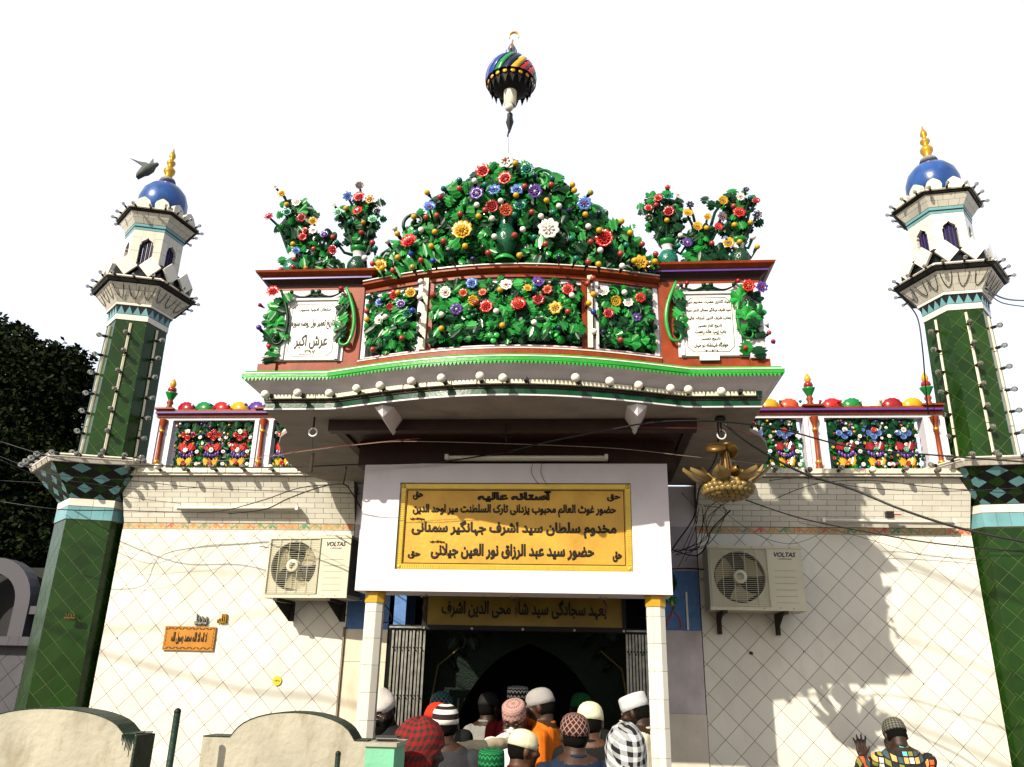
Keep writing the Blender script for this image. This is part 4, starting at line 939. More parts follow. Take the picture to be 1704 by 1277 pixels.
# vases and bouquets on the pillars
def vase(px, zt, lab, dark):
    p = at(px, 440, 4.72); t = thing('flower_vase', lab, 'vase', (p.x, 4.80, 4.283), group='flower vases on the balcony pillars')
    x = p.x
    part('vase_base', xf(lathe([(.05, 4.283), (.055, 4.295), (.035, 4.312), (.03, 4.315)], 14), T(x, 4.8, 0)), PLAS, t, True)
    part('vase_body', xf(lathe([(.03, 4.315), (.055, 4.34), (.072, 4.385), (.07, 4.425), (.05, 4.46), (.038, 4.475)], 16), T(x, 4.8, 0)), mat('vase_green_dark', (.004, .06, .02), .15, .3, 20, bump=.4, coat=.6) if dark else mat('vase_teal', (.006, .18, .11), .15, .3, 20, bump=.8, coat=.6, bscale=40), t, True)
    part('vase_neck', xf(lathe([(.038, 4.475), (.036, 4.50), (.045, 4.515)], 14), T(x, 4.8, 0)), PLAS, t, True)
    part('vase_rim', xf(lathe([(.045, 4.515), (.058, 4.53), (.062, 4.55), (.045, 4.56), (.01, 4.56)], 18), T(x, 4.8, 0)), LF1, t, True)
    for m__, n__ in ((LF2, 70), (LF1, 26)):
        leaf_mass(t, [(x + random.gauss(0, .025 + zz * .14), 4.82 + random.uniform(-.05, .05), 4.54 + zz, random.uniform(.045, .075), random.uniform(-110, 110)) for zz in [random.uniform(0, .36) for _ in range(n__)]], m__)
    for k in range(34): zz = random.uniform(0, .36); leaf(t, x + random.gauss(0, .03 + zz * .12), 4.55 + zz, 4.80 + random.uniform(-.05, .05), random.uniform(.05, .085), random.uniform(-80, 80), random.choice((0, 0, 1)), random.choice((LF1, LF2, LF2)))
    return t
va = [vase(481, 0, 'teal vase of flowers at the far left end of the balcony top', False), vase(589, 0, 'dark green vase with red flowers on the left pillar, next to the pediment', True),
      vase(1114, 0, 'teal faceted vase with flowers on the right pillar, next to the pediment', False), vase(1236, 0, 'dark green vase of flowers at the far right end of the balcony top', True)]
pots = []
for px, lab in ((522, 'small green plant with flowers between the two left vases'), (1174, 'small green plant with flowers between the two right vases')):
    p = at(px, 440, 4.72); t = thing('flower_plant', lab, 'plant', (p.x, 4.80, 4.326), group='flower plants between the vases'); pots.append(t)
    part('stem', tube([(p.x, 4.8, 4.326), (p.x + .004, 4.8, 4.45), (p.x, 4.79, 4.62)], [.02, .012, .008], 8), LF2, t, True)
    for m__, n__ in ((LF2, 70), (LF1, 30)):
        leaf_mass(t, [(p.x + random.gauss(0, .085 - zz * .15), 4.80 + random.uniform(-.05, .05), 4.31 + zz, random.uniform(.045, .075), random.uniform(-110, 110)) for zz in [random.uniform(0, .26) for _ in range(n__)]], m__)
    for k in range(40): leaf(t, p.x + random.uniform(-.15, .15) * (1 if k < 22 else .45), 4.32 + random.uniform(0, .12 if k < 22 else .3), 4.79 + random.uniform(-.05, .05), random.uniform(.06, .10), random.uniform(-80, 80), random.choice((0, 0, 0, 1)), random.choice((LF1, LF2, LF2)))
BQ = [(1, 185, 222, 'y', 8, 'f'), (1, 250, 258, 'w', 9, 'f'), (1, 205, 268, 'y', 0, 'b'), (1, 208, 302, 't', 9, 'f'), (1, 127, 322, 'k', 8, 'f'), (1, 272, 327, 'k', 9, 'f'), (1, 155, 190, 'w', 5, 'f'), (1, 322, 343, 'y', 8, 'f'), (1, 323, 383, 'w', 8, 'f', 'r'), (1, 287, 385, 'r', 6, 'f'),
      (1, 277, 412, 'r', 8, 'f'), (1, 373, 403, 'p', 8, 'f', 'w'), (1, 410, 413, 'B', 0, 'b'), (1, 247, 475, 'b', 8, 'f'), (1, 325, 465, 'B', 0, 'b'), (1, 410, 470, 'k', 9, 'f'), (1, 233, 443, 'y', 0, 'b'), (1, 427, 435, 't', 0, 'b'), (1, 237, 512, 'B', 0, 'b'), (1, 233, 545, 'B', 0, 'b'), (1, 180, 556, 'B', 0, 'b'), (1, 290, 550, 'G', 0, 'b'),
      (1, 475, 232, 'b', 9, 'f'), (1, 527, 237, 'r', 11, 'f'), (1, 573, 247, 'G', 9, 'f'), (1, 527, 187, 'e', 8, 'f'), (1, 520, 297, 'r', 10, 'f', 'w'), (1, 415, 270, 'w', 7, 'f'), (1, 433, 303, 'm', 8, 'f'), (1, 467, 285, 'y', 0, 'b'), (1, 587, 335, 'm', 9, 'f', 'r'), (1, 603, 298, 'n', 7, 'f'), (1, 485, 345, 't', 0, 'b'), (1, 545, 348, 'G', 0, 'b'), (1, 535, 392, 'B', 0, 'b'),
      (2, 727, 187, 'w', 7, 'f'), (2, 720, 193, 'B', 0, 'b'), (2, 722, 230, 't', 10, 'f'), (2, 767, 228, 'w', 7, 'f', 'r'), (2, 680, 240, 'r', 8, 'f'), (2, 637, 285, 'r', 7, 'f'), (2, 727, 300, 'k', 10, 'f'), (2, 820, 270, 'n', 7, 'f'), (2, 810, 308, 'y', 9, 'f', 'G'), (2, 718, 338, 'y', 0, 'b'), (2, 640, 330, 'd', 8, 'f'), (2, 670, 270, 'B', 0, 'b'),
      (2, 778, 405, 'w', 0, 'b'), (2, 807, 438, 'p', 9, 'f', 'w'), (2, 852, 368, 'y', 9, 'f'), (2, 893, 372, 'y', 0, 'b'), (2, 897, 325, 'y', 7, 'f'), (2, 945, 370, 'r', 8, 'f'), (2, 965, 253, 'y', 9, 'f'), (2, 1042, 235, 'w', 8, 'f', 'r'), (2, 1113, 255, 'k', 7, 'f'), (2, 1087, 237, 't', 0, 'b'), (2, 962, 322, 'e', 9, 'f', 'r'),
      (2, 1038, 305, 'r', 11, 'f', 'k'), (2, 1013, 275, 'B', 0, 'b'), (2, 1017, 358, 'y', 0, 'b'), (2, 1088, 347, 'y', 0, 'b'), (2, 1118, 315, 'n', 8, 'f'), (2, 977, 418, 'b', 0, 'b'), (2, 990, 440, 'y', 10, 'f', 'b'), (2, 1040, 433, 'y', 0, 'b'), (2, 917, 440, 'B', 0, 'b'), (2, 1118, 455, 'y', 0, 'b'), (2, 1100, 412, 'w', 0, 'b'), (2, 1068, 205, 'n', 6, 'f'), (2, 768, 450, 't', 0, 'b')]
for b_ in BQ:
    px, py = (c1 if b_[0] == 1 else c2)(b_[1], b_[2]); yy = 4.74
    own = min(list(zip((481, 589, 1114, 1236), va)) + list(zip((522, 1174), pots)), key=lambda q: abs(q[0] - px))[1]
    p = at(px, py, yy)
    if b_[5] == 'f': flower(own, p.x, p.z, p.y, b_[4] / 270, Cz[b_[3]], Cz[b_[6]] if len(b_) > 6 else None)
    else: pod(own, p.x, p.z, p.y, Cz[b_[3]], .0185)
    bx = own.location.x; z0 = 4.5
    if p.z > 4.45: part('flower_stem', tube([(p.x, p.y + .02, p.z), ((p.x * 2 + bx) / 3, 4.78, p.z - .06), (bx + (p.x - bx) * .25, 4.8, max(z0, p.z - .25))], [.008, .010, .012], 6), LF2, own)
# ================================================================== white spire and turban-like finial lamp on top
t = thing('spire_lamp', 'striped turban-shaped lamp with hanging white bulb above the pediment, gold crescent on top', 'finial lamp', (0, 4.6, 4.98))
yy = 4.62
part('spire', xf(lathe([(.045, 4.97), (.05, 5.03), (.035, 5.09), (.015, 5.17), (.008, 5.30)], 14), T(-.035, yy, 0)), MARB, t, True)
part('pole', tube([(-.035, yy, 5.29), (-.02, yy, 5.40), (-.02, yy, 5.62)], .006, 6), DMET, t)
part('clamp', xf(lathe([(.003, 5.34), (.02, 5.40), (.028, 5.43), (.02, 5.47), (.02, 5.50)], 8), T(-.02, yy, 0)), DMET, t)
part('bulb', sph(.032, 14, 10, (-.025, yy - .03, 5.535)), MILK, t, True)
part('bulb_holder', xf(lathe([(.035, 5.55), (.043, 5.56), (.046, 5.65), (.045, 5.66)], 16), T(-.02, yy - .02, 0)), BATT, t, True)
part('bulb', xf(sph(.052, 16, 10, (-.02, yy - .02, 5.685)), T(0, 0, 0)), MILK, t, True)
cz_ = 5.80
part('lamp_body', sph(.160, 24, 14, (-.02, yy, cz_), (1, 1, .9)), BLK, t, True)
rc = ['red', 'blue', 'royal', 'green', 'navy', 'yellow', 'crimson', 'red', 'green', 'blue', 'white', 'royal', 'orange', 'blue', 'green', 'yellow', 'royal', 'red']
for k in range(18):
    V, Fc = [], []
    for i in range(9):
        u = i / 8; lat = math.radians(-12 + 88 * u); R = .186
        for sdd in (-1, 1):
            a = 2 * PI * k / 18 + u * 1.1 + PI * 1.02 + sdd * .155 * (1 - .55 * u); V.append((-.02 + R * math.cos(lat) * math.cos(a), yy + R * math.cos(lat) * math.sin(a), cz_ + R * math.sin(lat) * 1.0))
    n0 = len(V); V += [(-.02 + (x + .02) * .96, yy + (y - yy) * .96, cz_ + (z - cz_) * .96) for x, y, z in V]
    for i in range(8): q = 2 * i; Fc += [(q, q + 1, q + 3, q + 2), (n0 + q, n0 + q + 2, n0 + q + 3, n0 + q + 1), (q, q + 2, n0 + q + 2, n0 + q), (q + 1, n0 + q + 1, n0 + q + 3, q + 3)]
    part('ribbon', (V, Fc), ENA[rc[k]], t, True)
for k in range(18):
    a = 2 * PI * k / 18; part('yellow_disc', xf(sph(.017, 8, 6, (0, 0, 0), (1, .35, 1))[:2], T(-.02 + .163 * math.cos(a), yy + .163 * math.sin(a), cz_ - .055) @ RZ(math.degrees(a) + 90)), ENA['yellow'], t, True)
part('lower_trim', xf(join(*[(lambda a: ([(.155 * math.cos(a - .12), .155 * math.sin(a - .12), -.07), (.155 * math.cos(a + .12), .155 * math.sin(a + .12), -.07), (.145 * math.cos(a), .145 * math.sin(a), -.135), (.13 * math.cos(a), .13 * math.sin(a), -.075)], [(0, 1, 2), (0, 2, 3), (1, 3, 2), (0, 3, 1)]))(2 * PI * k / 18) for k in range(18)]), T(-.02, yy, cz_)), BLK, t)
for k in range(8):
    a = 2 * PI * k / 8; part('petal_tip', xf(sph(.02, 6, 5, (0, 0, 0), (.6, .25, 2.4))[:2], T(-.02 + .05 * math.cos(a), yy + .05 * math.sin(a), cz_ + .20) @ RZ(math.degrees(a) + 90)), ENA['blue'] if k % 2 else BLK, t, True)
part('neck', xf(lathe([(.05, cz_ + .13), (.03, cz_ + .2), (.022, cz_ + .26), (.03, cz_ + .28), (.012, cz_ + .32)], 12), T(-.02, yy, 0)), ENA['grey'], t, True)
cr_ = []
for i in range(13):
    a = math.radians(-60 + i * 20); cr_.append((-.005 + .035 * math.cos(a + .6), yy, cz_ + .39 + .042 * math.sin(a + .6)))
part('crescent', tube(cr_, [.002 + .007 * math.sin(PI * i / 12) for i in range(13)], 6), GFIN, t, True)
part('crescent_stem', tube([(-.02, yy, cz_ + .31), (-.015, yy, cz_ + .36)], .007, 6), GFIN, t)
# ================================================================== porch: sign box, columns
t = thing('sign_box', 'large lilac white hanging box over the entrance, holding the gold sign', 'fascia box', (0, 5.4, 2.285))
XL, XR, ZB, ZT = -1.03, 1.035, 2.285, 3.141
part('face', join(box(XL, -.775, 5.30, 5.36, ZB, ZT), box(.79, XR, 5.30, 5.36, ZB, ZT), box(-.775, .79, 5.30, 5.36, ZB, 2.425), box(-.775, .79, 5.30, 5.36, 3.008, ZT)), PLAS, t)
part('box_body', box(XL + .001, XR - .001, 5.3605, 5.62, ZB + .001, ZT - .002), PLAS, t)
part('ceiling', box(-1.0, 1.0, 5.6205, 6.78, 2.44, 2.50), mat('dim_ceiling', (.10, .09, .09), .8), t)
t2 = thing('gold_sign', 'wide golden sign with four lines of black Urdu script in an embossed frame', 'sign', (0, 5.34, 2.43))
part('sheet', box(-.772, .787, 5.335, 5.3595, 2.428, 3.005), GOLD, t2)
fw = .034
part('embossed_frame', join(box(-.772, .787, 5.322, 5.3348, 2.428, 2.428 + fw), box(-.772, .787, 5.322, 5.3348, 3.005 - fw, 3.005), box(-.772, -.772 + fw, 5.322, 5.3348, 2.428 + fw, 3.005 - fw), box(.787 - fw, .787, 5.322, 5.3348, 2.428 + fw, 3.005 - fw)), GOLDF, t2)
beads = []
x = -.75
while x < .77:
    for z in (2.445, 2.988): beads.append(box(x, x + .008, 5.3185, 5.3225, z - .012, z + .012))
    x += .0155
z = 2.47
while z < 2.965:
    for x in (-.755, .77): beads.append(box(x - .012, x + .012, 5.3185, 5.3225, z, z + .008))
    z += .0155
part('frame_ribs', join(*beads), GOLDF, t2, stuff=True)
for a, b in (((-.728, 2.47), (.743, 2.47)), ((-.728, 2.963), (.743, 2.963)), ((-.728, 2.47), (-.728, 2.963)), ((.743, 2.47), (.743, 2.963))): part('border_line', tube([(a[0], 5.334, a[1]), (b[0], 5.334, b[1])], .0025, 4), INK, t2)
for x in (-.752, .767):
    for z in (2.447, 2.986): part('corner_rosette', xf(sph(.014, 8, 5)[:2], T(x, 5.319, z) @ SC(1, .4, 1)), GOLDF, t2, True)
def row(s_, x0, x1, z, h, bold=.035): text(t2, 'lettering', s_, x1 - x0, h, MF((x0 + x1) / 2, 5.3335, z), INK, .003, bold=bold + .018)
row('آستانہ عالیہ', -.245, .26, 2.922, .078, .05)
row('حضور غوث العالم محبوب یزدانی تارک السلطنت میر اوحد الدین', -.685, .69, 2.825, .088, .03)
row('مخدوم سلطان سید اشرف جہانگیر سمنانی', -.685, .69, 2.70, .118, .028)
row('حضور سید عبد الرزاق نور العین جیلانی', -.545, .54, 2.55, .105, .028)
row('رحمة اللہ علیہ', -.70, -.60, 2.765, .018, .05); row('رحمة اللہ علیہ', -.555, -.455, 2.612, .018, .05)
row('حق', -.69, -.62, 2.925, .06); row('حق', .63, .72, 2.915, .05); row('حق', -.70, -.615, 2.525, .05); row('حق', .66, .72, 2.525, .07)
row('بتعاون خدام آستانہ عالیہ اشرفیہ', -.20, .19, 2.445, .014, .03)
part('yellow_patch', box(.50, .55, 5.3335, 5.3348, 2.935, 2.955), YEL, t2)  # small plain yellow patch on the gold sheet
# columns
def column(x, lab):
    t = thing('column', lab, 'column', (x, 5.42, .0), group='white tiled porch columns')
    c = (x, 5.40); R = .068
    def v8(r, z): return [Vector((c[0] + r * math.cos(math.radians(247.5 + 45 * k)), c[1] + r * math.sin(math.radians(247.5 + 45 * k)), z)) for k in range(8)]
    part('column_core', ([tuple(p) for p in v8(R - .006, 0) + v8(R - .006, 2.214)], [tuple(range(8))[::-1], tuple(range(8, 16))] + [(i, (i + 1) % 8, 8 + (i + 1) % 8, 8 + i) for i in range(8)]), GROUT, t)
    a, b = v8(R - .005, .01), v8(R - .005, 2.2135)
    for i in range(8):
        j = (i + 1) % 8
        tile_panel(t, 'column_tile', a[i], a[j], b[j], b[i], lambda W, H: pat_brick(W, H, W + .0001, .165, .002, False), WT, .005, .0012)
    part('yellow_band', ([tuple(p) for p in v8(R + .001, 2.2145) + v8(R + .001, 2.284)], [tuple(range(8))[::-1], tuple(range(8, 16))] + [(i, (i + 1) % 8, 8 + (i + 1) % 8, 8 + i) for i in range(8)]), YEL, t)
column(-.912, 'white tiled column with yellow top band left of the doorway'); column(.93, 'white tiled column with yellow top band right of the doorway')
# tube light over the board
def tubelight(x0, x1, y, z, lab, dz=0):
    t = thing('tube_light', lab, 'tube light', ((x0 + x1) / 2, y, z), group='fluorescent battens')
    part('casing', ([(x0, y - .012, z), (x1, y - .012, z + dz), (x1, y + .02, z + dz), (x0, y + .02, z), (x0, y - .018, z + .032), (x1, y - .018, z + .032 + dz), (x1, y + .02, z + .032 + dz), (x0, y + .02, z + .032)],
         [(0, 3, 2, 1), (4, 5, 6, 7), (0, 1, 5, 4), (1, 2, 6, 5), (2, 3, 7, 6), (3, 0, 4, 7)]), MARB, t)
    part('tube', tube([(x0 + .02, y - .032, z + .016), (x1 - .02, y - .032, z + .016 + dz)], .012, 10), MILK, t, True)
    for x in (x0 + .01, x1 - .01): part('end_cap', box(x - .012, x + .012, y - .046, y - .0185, z + .0, z + .034), MARB, t)
tubelight(-.47, .64, 5.31, 3.165, 'white tube light on the brown beam above the gold sign')
tubelight(-3.08, -1.98, 6.72, 3.085, 'white tube light on the left wing under the cornice', 0)
tubelight(2.42, 3.46, 6.72, 3.01, 'white tube light on the right wing beside the pier', -.01)
part('choke', box(2.93, 2.99, 6.68, 6.72, 3.05, 3.10), SOCK, bpy.data.objects['tube_light.002']); part('red_clip', box(2.99, 3.05, 6.69, 6.70, 3.07, 3.08), ENA['red'], bpy.data.objects['tube_light.002'])
# rings and hooks
def ring(x, y, z, lab, white, extra=0):
    t = thing('hook_ring', lab, 'ring', (x, y, z), group='rings hanging over the porch')
    pts = [(x + .027 * math.cos(a), y, z - .10 + .027 * math.sin(a)) for a in [2 * PI * k / 18 for k in range(18)]] + [(x + .027, y, z - .10)]
    part('rod', tube([(x, y, z), (x, y, z - .075)], .006, 6), DMET, t)
    part('ring', tube(pts, .0055, 7, False), RINGW if white else STEEL, t, True)
    if extra: part('rag', tube([(x + .0, y, z - .125), (x + .02, y, z - .17), (x + .005, y - .01, z - .20), (x + .02, y, z - .25)], [.006, .010, .007, .003], 6), mat('brown_rag', (.12, .05, .03), .9), t, True)
ring(-1.27, 4.85, 3.334, 'white ring on a rod under the left soffit', True)
ring(-.62, 5.55, 2.40, 'small ring hanging at the doorway, left of the three below the sign box', False, 1)
ring(0.0, 5.55, 2.40, 'small ring hanging at the doorway, middle of the three below the sign box', False, 1)
ring(.60, 5.55, 2.40, 'small ring hanging at the doorway, right of the three below the sign box', False, 1)
t = thing('hook', 'dark iron hook in the middle of the brown soffit', 'hook', (-.02, 4.88, 3.25))
part('shank', tube([(-.02, 4.88, 3.30), (-.02, 4.88, 3.21), (-.01, 4.88, 3.18)], .006, 6), DMET, t); part('prongs', tube([(-.06, 4.88, 3.205), (-.02, 4.87, 3.215), (.02, 4.88, 3.205)], .005, 5), DMET, t)
t = thing('dangling_stick', 'short dark stick hanging on a thread beneath the left soffit', 'stick', at(360, 760, 4.9))
p = at(365, 750, 4.9); part('stick', tube([at(521, 754, 4.9), at(517, 786, 4.9)], .010, 7), mat('dark_wood', (.06, .035, .02), .8), t); part('thread', tube([at(520, 728, 4.87), at(521, 754, 4.9)], .002, 4), CABLE, t)
# ================================================================== entrance
dark = mat('dark_interior_shade', (.008, .010, .008), .8, spec=.1)  # near-black walls: the unlit doorway's shade is put into the colour
t = thing('entrance_wall', 'marble and plaster jambs with blue painted wall around the dark doorway', 'wall', (0, 6.9, 0))
part('jamb', box(-1.495, -1.14, 6.79, 7.2, 0, 1.02), MARBJ, t)
part('jamb', box(-1.495, -1.14, 6.79, 7.2, 1.023, 1.86), MARBJ, t); part('jamb', box(-1.495, -1.14, 6.79, 7.2, 1.863, 2.115), MARBJ, t)
part('jamb_edge', box(-1.51, -1.4955, 6.77, 7.2, 0, 2.13), mat('stained_marble_edge', (.30, .22, .13), .6), t)
part('jamb', box(1.10, 1.415, 6.79, 7.2, 0, 1.53), mat('cream_plaster_jamb', (.62, .56, .46), .8, .1, 6, bump=.3, dirt=(.45, .38, .28), dirt_amt=.5), t, label='cream lower part of the right jamb')
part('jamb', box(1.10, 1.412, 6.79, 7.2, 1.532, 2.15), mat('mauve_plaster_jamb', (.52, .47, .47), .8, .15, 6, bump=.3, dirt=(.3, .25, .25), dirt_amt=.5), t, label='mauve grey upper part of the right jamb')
part('blue_panel', box(-1.495, -1.0, 6.80, 7.2, 2.1155, 2.62), BLUEP, t)
part('blue_panel', box(1.10, 1.412, 6.80, 7.2, 2.1515, 2.62), BLUEP, t)
part('white_strip', box(1.30, 1.315, 6.788, 6.7995, 2.155, 2.45), MARB, t)
for (a, b, c_) in (((1.19, 2.38), (1.19, 2.30), 'green'), ((1.19, 2.30), (1.14, 2.22), 'orange'), ((1.19, 2.30), (1.25, 2.22), 'orange'), ((1.25, 2.22), (1.24, 2.16), 'orange'), ((1.14, 2.22), (1.13, 2.17), 'orange')):
    part('painted_motif', tube([(a[0], 6.797, a[1]), ((a[0] + b[0]) / 2 + .01, 6.796, (a[1] + b[1]) / 2), (b[0], 6.797, b[1])], .006, 5), ENA[c_], t)
for dx in (-.03, 0, .03): part('painted_leaf', xf(sph(.022, 7, 5, (0, 0, 0), (.8, .3, 1.3))[:2], T(1.19 + dx, 6.796, 2.385)), ENA['green'], t, True)
part('painted_flower', xf(sph(.018, 7, 5, (0, 0, 0), (.8, .3, 1.3))[:2], T(1.19, 6.79, 2.36)), ENA['yellow'], t, True)
part('green_arch_end', xf(lathe([(.001, 0), (.09, .03), (.12, .10), (.10, .17), (.04, .24), (.001, .26)], 14), T(1.12, 6.80, 2.42) @ SC(1, .3, 1)), BANDG, t, True)
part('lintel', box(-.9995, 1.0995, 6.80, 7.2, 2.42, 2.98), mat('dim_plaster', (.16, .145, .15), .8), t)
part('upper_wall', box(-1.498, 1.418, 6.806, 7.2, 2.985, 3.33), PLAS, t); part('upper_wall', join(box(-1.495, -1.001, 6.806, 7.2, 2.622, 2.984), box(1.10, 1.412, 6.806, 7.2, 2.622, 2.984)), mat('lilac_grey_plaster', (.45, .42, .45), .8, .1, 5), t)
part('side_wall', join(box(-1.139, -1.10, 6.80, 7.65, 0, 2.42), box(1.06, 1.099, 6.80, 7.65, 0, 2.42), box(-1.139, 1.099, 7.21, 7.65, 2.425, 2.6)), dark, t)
# inner green arch wall
arc = []
for i in range(25):
    u = i / 24; x = -.62 + 1.24 * u; k = abs(x) / .62; arc.append((x, 1.40 + .62 * (1 - k ** 1.9) ** .75 + .03 * max(0, 1 - k * 6)))
V, Fc = [], []
for x, z in arc: V += [(x, 7.4, z), (x, 7.4, 2.42), (x, 7.5, z), (x, 7.5, 2.42)]
for i in range(24): b0 = 4 * i; Fc += [(b0, b0 + 4, b0 + 5, b0 + 1), (b0, b0 + 2, b0 + 6, b0 + 4)]
g = join((V, Fc), box(-1.10, -.62, 7.4, 7.5, 0, 2.42), box(.62, 1.06, 7.4, 7.5, 0, 2.42))
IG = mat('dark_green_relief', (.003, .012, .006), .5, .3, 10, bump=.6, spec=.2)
A = thing('inner_arch', 'dark green scrollwork archway inside the shadowy doorway', 'archway', (0, 7.45, 0))
part('arch_wall', g, IG, A)
for k in range(13):
    a = math.radians(-60 + 10 * k); x = .80 * math.sin(a); z = 1.45 + .75 * math.cos(a)
    part('arch_trim', tube([(x * .93, 7.385, z), (x, 7.38, z + .06), (x * 1.03 + .03, 7.385, z + .1)], [.02, .03, .01], 6), IG, A, True)
for sg in (-1, 1):
    for k in range(8):
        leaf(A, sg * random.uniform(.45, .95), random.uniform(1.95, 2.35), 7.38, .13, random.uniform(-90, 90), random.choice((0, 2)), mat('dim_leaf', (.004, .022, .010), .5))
    part('garland', tube([(sg * .62, 7.36, 2.0), (sg * .80, 7.35, 1.85), (sg * .84, 7.35, 1.6), (sg * .82, 7.35, 1.5)], .008, 5), mat('dry_garland', (.2, .17, .05), .8), A)
part('room', join(box(-1.1, 1.06, 9.6, 9.7, 0, 2.6), box(-1.14, -1.10, 7.51, 9.7, 0, 2.6), box(1.06, 1.10, 7.51, 9.7, 0, 2.6), box(-1.14, 1.10, 7.51, 9.7, 2.6, 2.65)), BLK, A)  # room walls black, the darkness inside put into their colour
# folding steel gates and header
G = thing('gate_header', 'black steel channel across the top of the doorway', 'gate rail', (-.05, 6.72, 2.10))
part('rail', box(-1.10, 1.06, 6.69, 6.73, 2.112, 2.15), DMET, G); part('rail_lip', box(-1.10, 1.06, 6.672, 6.6895, 2.125, 2.138), STEEL, G)
for x0, x1, lab in ((-1.085, -.80, 'folded steel collapsible gate at the left side of the doorway'), (.80, 1.05, 'folded steel collapsible gate at the right side of the doorway')):
    t = thing('folding_gate', lab, 'gate', ((x0 + x1) / 2, 6.71, 0), group='folded collapsible gates')
    n = 10
    for k in range(n):
        x = x0 + (x1 - x0) * (k + .5) / n; part('gate_bar', box(x - .008, x + .008, 6.695 + .012 * (k % 2), 6.707 + .012 * (k % 2), .02, 2.108), STEEL, t)
    for z in (1.98, 1.62, 1.3, .9, .5):
        for k in range(n - 1):
            xa = x0 + (x1 - x0) * (k + .5) / n; xb = x0 + (x1 - x0) * (k + 1.5) / n; part('rivet_link', tube([(xa, 6.692, z), (xb, 6.70, z - .03)], .004, 5), DMET, t)
# second sign inside
t = thing('brass_sign', 'brass coloured sign with one line of black Nastaliq script above the doorway', 'sign', (0, 6.5, 2.14))
part('board', box(-.765, .77, 6.50, 6.53, 2.145, 2.385), GOLD2, t)
part('frame', join(box(-.80, -.766, 6.49, 6.54, 2.11, 2.40), box(.771, .80, 6.49, 6.54, 2.11, 2.40), box(-.766, .771, 6.49, 6.54, 2.11, 2.1445)), DMET, t)
text(t, 'lettering', 'بعہد سجادگی سید شاہ محی الدین اشرف', 1.30, .15, MF(0, 6.499, 2.27), INK, .003, bold=.03)
for x in (-.78, -.4, 0, .4, .78): part('bolt', tube([(x, 6.48, 2.12), (x, 6.49, 2.12)], .010, 7), STEEL, t)
